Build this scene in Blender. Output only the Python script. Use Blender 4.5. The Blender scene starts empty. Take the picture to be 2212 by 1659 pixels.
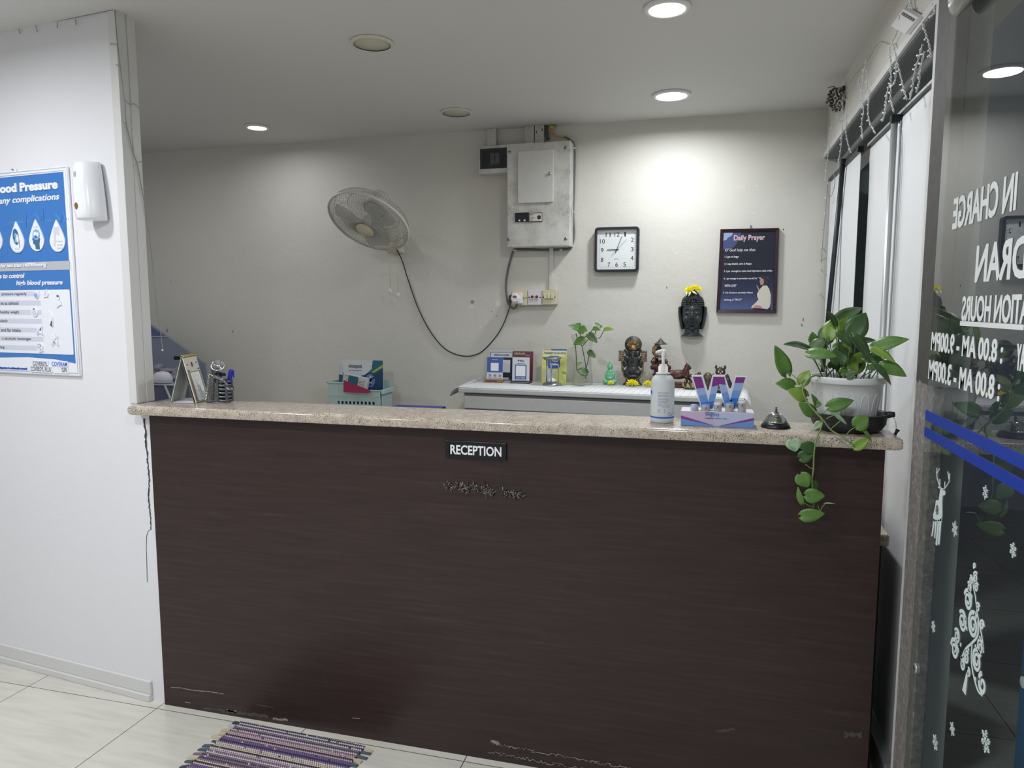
import bpy, bmesh, math, random
from mathutils import Matrix, Vector
PI = math.pi
scene = bpy.context.scene
col = scene.collection

# ------------------------------------------------------------------ camera, world, lights, exposure
cam_d = bpy.data.cameras.new('camera')
cam = bpy.data.objects.new('camera', cam_d)
col.objects.link(cam)
cam.location = (0, 0, 1.5)
cam.rotation_euler = (math.radians(90 - 6.146), 0, math.radians(15.037))
cam_d.sensor_width = 36
cam_d.lens = 25.25
cam_d.clip_start = .05
scene.camera = cam
scene.cycles.max_bounces = 10
scene.cycles.transparent_max_bounces = 24

scene.view_settings.view_transform = 'Standard'
scene.view_settings.look = 'None'
scene.view_settings.gamma = 1
scene.view_settings.use_curve_mapping = False
scene.view_settings.exposure = 0.28
world = bpy.data.worlds.new('night')
scene.world = world
world.use_nodes = True
world.node_tree.nodes['Background'].inputs[0].default_value = (.35, .42, .55, 1)
world.node_tree.nodes['Background'].inputs[1].default_value = .07

CEIL = 2.52
# ceiling downlights: x, y, power in watts (0 = off), radius of the lamp
DOWNLIGHTS = [
    (-.19, 3.68, 7.2, .072, 'main'), (-.157, 2.633, 8, .06, 'b'), (-2.496, 3.70, 1.6, .05, 'c'),
    (-3.25, 2.8, 4.2, .06, 'd'), (-2.5, 1.35, 11.5, .085, 'f'), (-1.3, .45, 19, .085, 'f'), (-.16, .6, 11, .085, 'f'), (-2.5, -.5, 16, .085, 'f'),  # lamp d is unseen, added to brighten the left of the back wall
]
def lamp(x, y, w, r, k):
    d = bpy.data.lights.new('downlight_lamp', 'AREA')
    d.shape = 'DISK'
    d.size = 2 * r
    d.energy = w
    d.color = (.93, .96, 1)
    d.spread = math.radians(166 if k == 'main' else 172)
    o = bpy.data.objects.new('downlight_lamp', d)
    col.objects.link(o)
    o.location = (x, y, CEIL - .012)
for x, y, w, r, k in DOWNLIGHTS:
    lamp(x, y, w, r, k)

# ------------------------------------------------------------------ materials
def lin(c):
    c = c / 255
    return c / 12.92 if c <= .04045 else ((c + .055) / 1.055) ** 2.4
def rgb(c):
    if isinstance(c, str):
        c = tuple(int(c[i:i + 2], 16) for i in (0, 2, 4))
    return tuple(lin(a) for a in c) + (1,)
MATS = {}
class NT:
    """small helper to build node trees"""
    def __init__(s, m):
        s.t = m.node_tree
        s.b = s.t.nodes['Principled BSDF']
        s.out = s.t.nodes['Material Output']
    def n(s, typ, **kw):
        nd = s.t.nodes.new(typ)
        for k, v in kw.items():
            if k[0] == '_':
                nd.inputs[int(k[1:])].default_value = v
            else:
                setattr(nd, k, v)
        return nd
    def l(s, a, b):
        s.t.links.new(a, b)
    def coord(s, scale=(1, 1, 1), loc=(0, 0, 0), kind='Object'):
        tc = s.n('ShaderNodeTexCoord')
        mp = s.n('ShaderNodeMapping')
        mp.inputs['Scale'].default_value = scale
        mp.inputs['Location'].default_value = loc
        s.l(tc.outputs[kind], mp.inputs[0])
        return mp.outputs[0]
    def noise(s, vec, scale, detail=4, rough=.6):
        nd = s.n('ShaderNodeTexNoise')
        nd.inputs['Scale'].default_value = scale
        nd.inputs['Detail'].default_value = detail
        nd.inputs['Roughness'].default_value = rough
        s.l(vec, nd.inputs['Vector'])
        return nd.outputs[0]
    def ramp(s, fac, stops):
        r = s.n('ShaderNodeValToRGB')
        e = r.color_ramp.elements
        while len(e) < len(stops):
            e.new(.5)
        for q, (p, c) in zip(e, stops):
            q.position = p
            q.color = c
        s.l(fac, r.inputs[0])
        return r.outputs[0]
    def mix(s, fac, a, b, mode='MIX'):
        m = s.n('ShaderNodeMix', data_type='RGBA', blend_type=mode)
        for i, v in ((0, fac), (6, a), (7, b)):
            if hasattr(v, 'is_linked'):
                s.l(v, m.inputs[i])
            else:
                m.inputs[i].default_value = v
        return m.outputs[2]
    def math(s, op, a, b=0):
        m = s.n('ShaderNodeMath', operation=op)
        for i, v in ((0, a), (1, b)):
            if hasattr(v, 'is_linked'):
                s.l(v, m.inputs[i])
            else:
                m.inputs[i].default_value = v
        return m.outputs[0]
    def bump(s, h, strength, dist=.005):
        b = s.n('ShaderNodeBump')
        b.inputs['Strength'].default_value = strength
        b.inputs['Distance'].default_value = dist
        s.l(h, b.inputs['Height'])
        s.l(b.outputs[0], s.b.inputs['Normal'])
def M(name, c='808080', rough=.5, metal=0, spec=.5, emit=None, alpha=1, trans=0, coat=0, grain=0, gscale=40, ior=1.45, bump=0):
    """plain material, with an optional fine procedural mottling"""
    if name in MATS:
        return MATS[name]
    m = bpy.data.materials.new(name)
    m.use_nodes = True
    t = NT(m)
    b = t.b
    b.inputs['Base Color'].default_value = rgb(c)
    b.inputs['Roughness'].default_value = rough
    b.inputs['Metallic'].default_value = metal
    b.inputs['Specular IOR Level'].default_value = spec
    b.inputs['Transmission Weight'].default_value = trans
    b.inputs['IOR'].default_value = ior
    b.inputs['Coat Weight'].default_value = coat
    b.inputs['Alpha'].default_value = alpha
    if emit:
        b.inputs['Emission Color'].default_value = rgb(c)
        b.inputs['Emission Strength'].default_value = emit
    if grain or bump:
        v = t.noise(t.coord(), gscale)
        if grain:
            cc = rgb(c)
            dk = tuple(a * (1 - grain) for a in cc[:3]) + (1,)
            lt = tuple(min(1, a * (1 + grain)) for a in cc[:3]) + (1,)
            t.l(t.ramp(v, [(.3, dk), (.7, lt)]), b.inputs['Base Color'])
        if bump:
            t.bump(v, bump)
    m.diffuse_color = rgb(c)
    MATS[name] = m
    return m
def newmat(name, rough=.5, spec=.5):
    m = bpy.data.materials.new(name)
    m.use_nodes = True
    t = NT(m)
    t.b.inputs['Roughness'].default_value = rough
    t.b.inputs['Specular IOR Level'].default_value = spec
    MATS[name] = m
    return m, t
def plaster(name, c, bump=.35, blotch=.05, rough=.75, spec=.3):
    m, t = newmat(name, rough, spec)
    v = t.coord()
    a = tuple(x * (1 - blotch) for x in rgb(c)[:3]) + (1,)
    t.l(t.ramp(t.noise(v, 1.7, 5), [(.3, a), (.7, rgb(c))]), t.b.inputs['Base Color'])
    h = t.math('ADD', t.math('MULTIPLY', t.noise(v, 9, 6, .65), 1.2), t.math('MULTIPLY', t.noise(v, 130, 3), .35))
    t.bump(h, bump, .006)
    return m
plaster('wall_paint', 'dad8cf', .5)
plaster('wall_paint_white', 'e9e9ed', .14, .02, .55)
plaster('ceiling_paint', 'd8d7d4', .08, .02, .6)
plaster('trim_paint', 'dcdcda', .15, .03, .5)

def tiles():
    m, t = newmat('floor_tile', .22, .5)
    v = t.coord()
    sp = t.n('ShaderNodeSeparateXYZ')
    t.l(v, sp.inputs[0])
    def line(o, off):
        f = t.math('FRACT', t.math('DIVIDE', t.math('SUBTRACT', o, off), .608))
        return t.math('LESS_THAN', t.math('ABSOLUTE', t.math('SUBTRACT', f, .5)), .4975)
    g = t.math('MULTIPLY', line(sp.outputs[0], -1.95), line(sp.outputs[1], 2.117))
    vein = t.noise(t.coord((1.1, 9, 1)), 3.2, 6, .6)
    c = t.ramp(vein, [(.3, rgb('cdc9bd')), (.52, rgb('d8d5ca')), (.72, rgb('dedbd2'))])
    t.l(t.mix(g, rgb('4b463f'), c), t.b.inputs['Base Color'])
    t.bump(g, .3, .002)
    return m
tiles()
def wood():
    m, t = newmat('dark_laminate', .36, .4)
    v = t.coord((1.3, 1, 26))
    n1 = t.noise(v, 3, 8, .7)
    n2 = t.noise(t.coord((.7, 1, 2.2)), 1.6, 3)
    n3 = t.noise(t.coord((4, 1, 300)), 3, 3)
    c1 = t.ramp(n1, [(.3, rgb('291f1e')), (.55, rgb('3b2e2c')), (.8, rgb('51433f'))])
    c2 = t.mix(t.math('MULTIPLY', n2, .55), c1, rgb('3a2422'))
    c3 = t.mix(t.math('MULTIPLY', n3, .35), c2, rgb('1b1615'))
    t.l(c3, t.b.inputs['Base Color'])
    t.bump(n3, .15, .001)
    return m
wood()
def granite():
    m, t = newmat('granite', .16, .5)
    v = t.coord()
    base = t.ramp(t.noise(v, 45, 5, .7), [(.3, rgb('a4978a')), (.5, rgb('bfb3a4')), (.7, rgb('d2c9bb'))])
    def specks(scale, th):
        vo = t.n('ShaderNodeTexVoronoi')
        vo.inputs['Scale'].default_value = scale
        t.l(v, vo.inputs['Vector'])
        return t.math('LESS_THAN', vo.outputs['Distance'], th)
    c = t.mix(t.math('MULTIPLY', specks(300, .34), t.math('GREATER_THAN', t.noise(v, 90, 2), .48)), base, rgb('5a4a3c'))
    c = t.mix(t.math('MULTIPLY', specks(220, .27), t.math('GREATER_THAN', t.noise(v, 60, 2), .52)), c, rgb('352a24'))
    c = t.mix(t.math('GREATER_THAN', t.noise(v, 16, 5, .75), .72), c, rgb('4a3128'))
    t.l(c, t.b.inputs['Base Color'])
    return m
granite()
def worn_steel():
    m, t = newmat('worn_steel', .6, .4)
    v = t.coord()
    sp = t.n('ShaderNodeSeparateXYZ')
    t.l(v, sp.inputs[0])
    up = t.math('GREATER_THAN', t.math('ADD', sp.outputs[2], t.math('MULTIPLY', t.noise(v, 40, 4), .04)), 1.33)
    worn = t.ramp(t.noise(v, 55, 8, .8), [(.35, rgb('6f6a66')), (.55, rgb('8f8a86')), (.72, rgb('c2bab6'))])
    paint = t.ramp(t.noise(v, 30, 4), [(.3, rgb('454240')), (.7, rgb('524f4d'))])
    t.l(t.mix(up, worn, paint), t.b.inputs['Base Color'])
    return m
worn_steel()
def glass(name, tint, ior=1.9, rough=0.0):
    """window glass: clear inside the sheet, Fresnel reflection where light meets its outer faces"""
    m = bpy.data.materials.new(name)
    m.use_nodes = True
    nt = m.node_tree
    nt.nodes.remove(nt.nodes['Principled BSDF'])
    t = NT.__new__(NT)
    t.t = nt
    out = nt.nodes['Material Output']
    fr = t.n('ShaderNodeFresnel')
    fr.inputs[0].default_value = ior
    geo = t.n('ShaderNodeNewGeometry')
    f = t.math('MULTIPLY', fr.outputs[0], t.math('SUBTRACT', 1, geo.outputs['Backfacing']))
    tr = t.n('ShaderNodeBsdfTransparent')
    tr.inputs[0].default_value = tint
    gl = t.n('ShaderNodeBsdfGlossy')
    gl.inputs['Roughness'].default_value = rough
    mx = t.n('ShaderNodeMixShader')
    t.l(f, mx.inputs[0])
    t.l(tr.outputs[0], mx.inputs[1])
    t.l(gl.outputs[0], mx.inputs[2])
    t.l(mx.outputs[0], out.inputs[0])
    MATS[name] = m
    return m
glass('door_glass', (.88, .92, .91, 1), 1.9)
glass('window_glass', (.8, .86, .85, 1), 1.8)
glass('clear_plastic', (.96, .97, .97, 1), 1.45, .05)
glass('vase_glass', (.965, .975, .965, 1), 1.5, .02)

M('white_plastic', 'e8e8e6', .35)
M('white_gloss', 'eef0f4', .22)
M('white_metal', 'dedfdd', .4)
M('off_white', 'd8d5c8', .5, grain=.04)
M('aged_plastic', 'd3cfb0', .5)
M('black_plastic', '16171b', .35)
M('dark_frame', '20242b', .35)
M('black_rubber', '1c1c1e', .7)
M('grey_cable', '6a6c6e', .55)
M('dark_cable', '3a3b3b', .5)
M('chrome', 'c4c6c8', .12, 1)
M('steel', 'a6a8a8', .3, 1)
M('aluminium', 'b9bcbc', .38, .6)
M('dark_steel', '4e5054', .4, .5)
M('paper', 'e6e7e8', .8)
M('ink', '30323a', .7)
M('print_white', 'f2f3f7', .6)
M('lamp_lit', 'ffffff', .5, emit=9)
M('lamp_lit_dim', 'fdfeff', .5, emit=3)
M('lamp_off', 'c9c6b4', .55)
M('yellow_petal', 'f2e81e', .6)
M('soil', '3a2f25', .9, grain=.4)
def leafmat(name, a, b, rough=.38):
    m, t = newmat(name, rough, .5)
    t.l(t.ramp(t.noise(t.coord(), 22, 4), [(.3, rgb(a)), (.7, rgb(b))]), t.b.inputs['Base Color'])
leafmat('leaf_dark', '33502a', '4a6b38')
leafmat('leaf_mid', '49702f', '638a40')
leafmat('leaf_light', '6f9433', '8aa84a')
leafmat('leaf_pale', '5f8a55', 'b5c9ad')
M('stem', '7d9356', .5)
M('stem_dark', '3f4a33', .6)

# ------------------------------------------------------------------ mesh helpers
class MB:
    def __init__(s):
        s.v, s.f, s.mi, s.sm, s.mats = [], [], [], [], []
    def slot(s, m):
        if m not in s.mats:
            s.mats.append(m)
        return s.mats.index(m)
    def add(s, vs, fs, m, smooth=False, X=None):
        o = len(s.v)
        if X is not None:
            vs = [X @ Vector(p) for p in vs]
        s.v += [tuple(p) for p in vs]
        k = s.slot(m)
        for f in fs:
            s.f.append([i + o for i in f])
            s.mi.append(k)
            s.sm.append(smooth)
        return s
    def box(s, a, b, m, X=None):
        x0, x1 = sorted((a[0], b[0])); y0, y1 = sorted((a[1], b[1])); z0, z1 = sorted((a[2], b[2]))
        return s.hexa([(x0, y0, z0), (x1, y0, z0), (x1, y1, z0), (x0, y1, z0), (x0, y0, z1), (x1, y0, z1), (x1, y1, z1), (x0, y1, z1)], m, X)
    def hexa(s, v, m, X=None):
        return s.add(v, [(0, 3, 2, 1), (4, 5, 6, 7), (0, 1, 5, 4), (1, 2, 6, 5), (2, 3, 7, 6), (3, 0, 4, 7)], m, False, X)
    def prism(s, poly, d0, d1, m, ax='y', X=None, smooth=False):
        """closed outline poly of 2D points, extruded from d0 to d1 along axis ax"""
        mk = {'y': lambda p, d: (p[0], d, p[1]), 'x': lambda p, d: (d, p[0], p[1]), 'z': lambda p, d: (p[0], p[1], d)}[ax]
        n = len(poly)
        s.add([mk(p, d0) for p in poly] + [mk(p, d1) for p in poly], [tuple(range(n)), tuple(range(2 * n - 1, n - 1, -1))], m, False, X)
        o = len(s.v) - 2 * n
        k = s.slot(m)
        for i in range(n):
            j = (i + 1) % n
            s.f.append([o + i, o + j, o + n + j, o + n + i]); s.mi.append(k); s.sm.append(smooth)
        return s
    def ring(s, rings, m, smooth=True, cap0=True, cap1=True, closed=False):
        """skin a list of equally long point rings"""
        n = len(rings[0])
        vs = [p for r in rings for p in r]
        fs = []
        R = len(rings)
        for i in range(R if closed else R - 1):
            j = (i + 1) % R
            for k in range(n):
                l = (k + 1) % n
                fs.append((i * n + k, i * n + l, j * n + l, j * n + k))
        if not closed:
            if cap0:
                fs.append(tuple(range(n - 1, -1, -1)))
            if cap1:
                fs.append(tuple((R - 1) * n + k for k in range(n)))
        return s.add(vs, fs, m, smooth)
    def tube(s, pts, r, m, n=6, smooth=True, closed=False):
        P = [Vector(p) for p in pts]
        rr = r if isinstance(r, (list, tuple)) else [r] * len(P)
        rings = []
        ref = None
        for i, p in enumerate(P):
            if closed:
                d = P[(i + 1) % len(P)] - P[i - 1]
            else:
                d = P[min(i + 1, len(P) - 1)] - P[max(i - 1, 0)]
            if d.length < 1e-9:
                d = Vector((0, 0, 1))
            d.normalize()
            if ref is None:
                ref = Vector((0, 0, 1)) if abs(d.z) < .9 else Vector((1, 0, 0))
            u = ref - d * ref.dot(d)
            if u.length < 1e-6:
                u = d.orthogonal()
            u.normalize()
            ref = u
            w = d.cross(u)
            rings.append([p + (u * math.cos(a) + w * math.sin(a)) * rr[i] for a in (2 * PI * k / n for k in range(n))])
        return s.ring(rings, m, smooth, closed=closed)
    def cyl(s, p, q, r, m, r2=None, n=20, smooth=True):
        return s.tube([p, q], [r, r if r2 is None else r2], m, n, smooth)
    def lathe(s, prof, m, c=(0, 0, 0), n=28, X=None, sy=1, caps=True, smooth=True):
        rings = []
        for r, z in prof:
            ps = [Vector((r * math.cos(2 * PI * k / n), sy * r * math.sin(2 * PI * k / n), z)) for k in range(n)]
            ps = [(X @ p if X is not None else p) + Vector(c) for p in ps]
            rings.append(ps)
        return s.ring(rings, m, smooth, caps, caps)
    def ball(s, c, r, m, n=14, k=8, X=None):
        r = r if isinstance(r, (list, tuple)) else (r, r, r)
        rings = []
        for i in range(k + 1):
            a = -PI / 2 + PI * i / k
            cr = max(math.cos(a), .02)
            ps = [Vector((r[0] * cr * math.cos(2 * PI * j / n), r[1] * cr * math.sin(2 * PI * j / n), r[2] * math.sin(a))) for j in range(n)]
            rings.append([(X @ p if X is not None else p) + Vector(c) for p in ps])
        return s.ring(rings, m)
    def text(s, body, a, b, d0, d1, m, bold=0, shear=0, ax='y', fit=True):
        """text fitted to the rectangle a (lower left) - b (upper right), extruded from d0 to d1 along ax"""
        vs, fs = glyphs(body, bold, shear)
        xs = [v[0] for v in vs]; ys = [v[1] for v in vs]
        if fit:
            sx = (b[0] - a[0]) / (max(xs) - min(xs)); sy = (b[1] - a[1]) / (max(ys) - min(ys)); oy = min(ys); ox = min(xs)
        zs = [v[2] for v in vs]
        z0, z1 = min(zs), max(zs)
        out = []
        for x, y, z in vs:
            u, w = a[0] + (x - ox) * sx, a[1] + (y - oy) * sy
            d = d0 + (d1 - d0) * ((z - z0) / (z1 - z0))
            out.append((u, d, w) if ax == 'y' else (d, u, w) if ax == 'x' else (u, w, d))
        return s.add(out, fs, m)
    def done(s, name, parent=None, local=False, bevel=0, seg=2, sub=0, remesh=0, label=None, smooth=None):
        me = bpy.data.meshes.new(name)
        vs = s.v
        org = Vector((0, 0, 0))
        if parent is not None and not local:
            iv = WM[parent.name].inverted()
            vs = [tuple(iv @ Vector(p)) for p in vs]
        elif parent is None and not local:
            lo = [min(p[i] for p in vs) for i in range(3)]; hi = [max(p[i] for p in vs) for i in range(3)]
            org = Vector(((lo[0] + hi[0]) / 2, (lo[1] + hi[1]) / 2, lo[2]))
            vs = [tuple(Vector(p) - org) for p in vs]
        me.from_pydata(vs, [], s.f)
        for m in s.mats:
            me.materials.append(MATS[m])
        me.polygons.foreach_set('material_index', s.mi)
        me.polygons.foreach_set('use_smooth', [bool(x) if smooth is None else smooth for x in s.sm])
        me.validate()
        bm = bmesh.new()
        bm.from_mesh(me)
        bmesh.ops.recalc_face_normals(bm, faces=bm.faces)
        bm.to_mesh(me)
        bm.free()
        me.update()
        o = bpy.data.objects.new(name, me)
        col.objects.link(o)
        o.location = org
        WM[o.name] = Matrix.Translation(org) if parent is None else WM[parent.name]
        if parent is not None:
            o.parent = parent
        if remesh:
            md = o.modifiers.new('remesh', 'REMESH'); md.mode = 'VOXEL'; md.voxel_size = remesh; md.use_smooth_shade = True
            sm_ = o.modifiers.new('smooth', 'SMOOTH'); sm_.iterations = 2
        if bevel:
            md = o.modifiers.new('bevel', 'BEVEL'); md.width = bevel; md.segments = seg; md.limit_method = 'ANGLE'; md.angle_limit = math.radians(40)
        if sub:
            md = o.modifiers.new('subsurf', 'SUBSURF'); md.levels = sub; md.render_levels = sub
        if label:
            o['label'] = label
        return o
WM = {}
GL = {}
def glyphs(body, bold=0, shear=0):
    k = (body, bold, shear)
    if k not in GL:
        cu = bpy.data.curves.new('t', 'FONT')
        cu.body = body
        cu.size = 1
        cu.offset = bold
        cu.shear = shear
        cu.extrude = .05
        cu.resolution_u = 3
        cu.align_x = 'LEFT'
        ob = bpy.data.objects.new('t', cu)
        col.objects.link(ob)
        bpy.context.view_layer.update()
        me = bpy.data.meshes.new_from_object(ob.evaluated_get(bpy.context.evaluated_depsgraph_get()))
        GL[k] = ([tuple(v.co) for v in me.vertices], [tuple(p.vertices) for p in me.polygons])
        bpy.data.objects.remove(ob)
        bpy.data.curves.remove(cu)
        bpy.data.meshes.remove(me)
    return GL[k]
def tag(o, label, cat, group=None):
    o['label'] = label
    o['category'] = cat
    if group:
        o['group'] = group
    return o
def thing(name, label, cat, loc=(0, 0, 0), rz=0, group=None):
    o = bpy.data.objects.new(name, None)
    o.empty_display_size = .05
    col.objects.link(o)
    o.location = loc
    o.rotation_euler = (0, 0, rz)
    WM[o.name] = Matrix.Translation(Vector(loc)) @ Matrix.Rotation(rz, 4, 'Z')
    return tag(o, label, cat, group)
def struct(o, label=None):
    o['kind'] = 'structure'
    if label:
        o['label'] = label
    return o
def sroot(name, loc=(0, 0, 0), label=None):
    o = bpy.data.objects.new(name, None)
    col.objects.link(o)
    o.location = loc
    WM[o.name] = Matrix.Translation(Vector(loc))
    return struct(o, label)
def spline(pts, n=8):
    """smooth curve through points (Catmull-Rom)"""
    P = [Vector(p) for p in pts]
    P = [P[0] * 2 - P[1]] + P + [P[-1] * 2 - P[-2]]
    out = []
    for i in range(1, len(P) - 2):
        a, b, c, d = P[i - 1:i + 3]
        for k in range(n):
            t = k / n
            out.append(.5 * ((2 * b) + (c - a) * t + (2 * a - 5 * b + 4 * c - d) * t * t + (3 * b - a - 3 * c + d) * t ** 3))
    return out + [P[-2]]
def ell(cx, cy, rx, ry, n=24, a0=0, a1=2 * PI):
    return [(cx + rx * math.cos(a0 + (a1 - a0) * i / n), cy + ry * math.sin(a0 + (a1 - a0) * i / n)) for i in range(n)]
def rrect(x0, y0, x1, y1, r, n=5):
    o = []
    for cx, cy, a in ((x1 - r, y1 - r, 0), (x0 + r, y1 - r, PI / 2), (x0 + r, y0 + r, PI), (x1 - r, y0 + r, 1.5 * PI)):
        o += [(cx + r * math.cos(a + PI / 2 * i / n), cy + r * math.sin(a + PI / 2 * i / n)) for i in range(n + 1)]
    return o
def frame_of(z, x=(1, 0, 0)):
    """rotation matrix whose local z axis is z"""
    z = Vector(z).normalized()
    x = Vector(x)
    x = (x - z * x.dot(z)).normalized()
    y = z.cross(x)
    return Matrix((x, y, z)).transposed()


# ------------------------------------------------------------------ the room
YW = 4.13
def RW(y):
    return .578 - .0115 * (YW - y)
def rw_hex(mb, y0, y1, z0, z1, o0, o1, m):
    return mb.hexa([(RW(y0) + o0, y0, z0), (RW(y0) + o1, y0, z0), (RW(y1) + o1, y1, z0), (RW(y1) + o0, y1, z0),
                    (RW(y0) + o0, y0, z1), (RW(y0) + o1, y0, z1), (RW(y1) + o1, y1, z1), (RW(y1) + o0, y1, z1)], m)
struct(MB().box((-4.6, -2.7, -.1), (3.2, 6, 0), 'floor_tile').done('floor', local=True))
struct(MB().box((-4.6, -2.7, CEIL), (.8, 4.3, CEIL + .1), 'ceiling_paint').done('ceiling', local=True))
mb = MB().box((-4.6, YW, 0), (.8, YW + .12, CEIL), 'wall_paint')
struct(mb.done('wall_back', local=True))
struct(MB().box((-4.6, -2.8, 0), (.8, -2.7, CEIL), 'wall_paint_white').done('wall_front', local=True))
struct(MB().box((-4.7, -2.8, 0), (-4.6, 4.3, CEIL), 'wall_paint_white').done('wall_west', local=True))
# beam over the glass front, with the solid part of that wall nearer than the door
mb = MB()
rw_hex(mb, -2.7, YW, 2.275, CEIL, 0, .2, 'wall_paint')
rw_hex(mb, -2.7, .25, 0, 2.275, 0, .2, 'wall_paint')
wr = struct(mb.done('wall_right', local=True))

# left partition wall: its face is turned a little towards the camera
def LWY(x):
    return 2.193 - .1109 * (x + 2.27)
mb = MB()
mb.prism([(-4.6, LWY(-4.6)), (-2.004, LWY(-2.004)), (-2.004, 2.242), (-4.6, LWY(-4.6) + .1)], 0, CEIL, 'wall_paint_white', 'z')
mb.prism([(-2.004, LWY(-2.004)), (-1.941, LWY(-1.941)), (-1.941, 2.3), (-2.004, 2.3)], 0, 1.112, 'wall_paint_white', 'z')
wl = sroot('wall_left')
o = mb.done('plaster_face', wl)
o['kind'] = 'structure'
# crack between wall and counter
random.seed(4)
cr = [(-1.9715,1.0934),(-1.9703,1.0506),(-1.9697,0.9992),(-1.967,0.9476),(-1.9672,0.9129),(-1.9634,0.8785),(-1.9677,0.8434),(-1.9727,0.7994),(-1.9694,0.7558),(-1.9676,0.7208),(-1.9684,0.6767)]
L, R_ = [], []
cr2 = []
for (x0, z0), (x1, z1) in zip(cr[:-1], cr[1:]):
    for k in range(6):
        cr2.append((x0 + (x1 - x0) * k / 6 + random.uniform(-.0022, .0022), z0 + (z1 - z0) * k / 6))
cr = cr2 + [cr[-1]]
for i, (x, z) in enumerate(cr):
    w = .0062 * (1 - .5 * i / len(cr))
    L.append((x - w * random.uniform(.4, 1.1), z)); R_.append((x + w * random.uniform(.4, 1.1), z))
for i, (x, z) in enumerate([(-1.9832,0.6702),(-1.9929,0.6481),(-1.998,0.6032),(-1.9995,0.5495),(-2.0028,0.4684)]):
    cr.append((x, z)); L.append((x - .0012, z)); R_.append((x + .0012, z))
M('crack_shadow', '46464a', .9)
mb = MB()
vs = [(x, LWY(x) - .001, z) for x, z in L] + [(x, LWY(x) - .001, z) for x, z in R_]
vb = [(x, LWY(x) + .002, z) for x, y, z in vs]
n = len(cr)
fs = []
for i in range(n - 1):
    fs += [(i, i + 1, n + i + 1, n + i)]
mb.add(vs, fs, 'crack_shadow')
mb.done('crack', wl, label='dark jagged crack where the wall meets the counter')
# corner trim on the wall end
mb = MB()
mb.prism([(-2.034, LWY(-2.034) - .006), (-2.004, LWY(-2.004) - .006), (-1.999, 2.158), (-1.999, 2.2), (-2.006, 2.2), (-2.006, 2.21), (-1.999, 2.21), (-1.999, 2.246), (-2.03, 2.246)], 1.1485, CEIL, 'trim_paint', 'z')
struct(mb.done('trim_1', local=True), 'white grooved corner trim down the end of the left wall')
mb = MB()
A, B = Vector((-4.6, LWY(-4.6), 0)), Vector((-2.006, LWY(-2.006), 0))
d = (B - A).normalized(); nn = Vector((d.y, -d.x, 0))
for t, z0, z1 in ((.012, .026, .078), (.02, 0, .026)):
    mb.hexa([A + nn * t + Vector((0, 0, z0)), B + nn * t + Vector((0, 0, z0)), B + Vector((0, 0, z0)), A + Vector((0, 0, z0)),
             A + nn * t + Vector((0, 0, z1)), B + nn * t + Vector((0, 0, z1)), B + Vector((0, 0, z1)), A + Vector((0, 0, z1))], 'trim_paint')
struct(mb.done('baseboard_left', local=True, bevel=.003))

# ------------------------------------------------------------------ glass front on the right
M('soffit_shade', '7b7f7f', .5)  # shade under the header is put into this colour
w1 = sroot('window_1', (0, 0, 0), 'tall fixed shop window behind the white banners')
mb = MB()
rw_hex(mb, 2.07, YW, 2.268, 2.292, -.01, 0, 'white_metal')
rw_hex(mb, 2.07, YW, 2.262, 2.2745, .001, .085, 'soffit_shade')
rw_hex(mb, 2.07, YW, 2.243, 2.262, .075, .1, 'white_metal')
rw_hex(mb, 4.09, YW, 0, 2.275, .06, .1, 'white_metal')
rw_hex(mb, 2.07, YW, 0, .06, .06, .1, 'white_metal')
rw_hex(mb, 2.065, 2.115, 0, 2.275, -.015, .1, 'trim_paint')
mb.done('window_frame', w1)
mb = MB()
rw_hex(mb, 2.1, 4.1, .05, 2.25, .082, .09, 'window_glass')
mb.done('pane', w1)
mb = MB()
q = (0.66,3.448,1.6281)
xg = RW(q[1]) + .0905
mb.box((xg, q[1] - .012, q[2] - .06), (xg + .0012, q[1] + .012, q[2] + .06), 'print_white')
for dz in (-.06, -.012, .038):
    mb.box((xg, q[1] + .012, q[2] + dz), (xg + .0012, q[1] + .075, q[2] + dz + .022), 'print_white')
mb.done('lettering', w1, label='white reversed letter seen in the gap between the banners')
mb = MB()
mb.box((.53, 1.912, 0), (.56, 2.06, 2.275), 'worn_steel')
struct(mb.done('trim_2', local=True, bevel=.004), 'worn grey steel post beside the glass door')

# glass door
GX = .512
d1 = sroot('door_1', (0, 0, 0), 'glass sliding door with white lettering and blue bands')
M('door_metal', '6b6d68', .42, .4, grain=.12, gscale=14)
mb = MB().box((GX - .012, .3, .0), (GX + .03, .36, 2.275), 'door_metal')
mb.done('door_frame', d1, bevel=.004)
MB().box((GX, .35, .012), (GX + .008, 1.888, 2.27), 'door_glass').done('pane', d1)
M('screw_cap', 'b9bab4', .4, .5)
q = (0.512,1.8377,0.6366)
mb = MB().cyl((GX, q[1], q[2]), (GX - .004, q[1], q[2]), .012, 'screw_cap')
mb.cyl((GX - .0038, q[1], q[2]), (GX - .0052, q[1], q[2]), .006, 'dark_steel', n=6)
mb.done('lock_cap', d1, label='small round lock cap at the edge of the glass door')
M('band_blue', '1b3a9c', .5)
MB().box((GX - .0015, .36, (1.901,1.2328)[1]), (GX, 1.887, (1.906,1.2568)[1]), 'band_blue').done('blue_band', d1, label='upper blue band across the glass door')
MB().box((GX - .0015, .36, (1.9004,1.1935)[1]), (GX, 1.887, (1.9052,1.2164)[1]), 'band_blue').done('blue_band', d1, label='lower blue band across the glass door')
M('vinyl_white', 'e4e8e6', .7)
M('vinyl_sticker', 'cfdcd8', .75)
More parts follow.
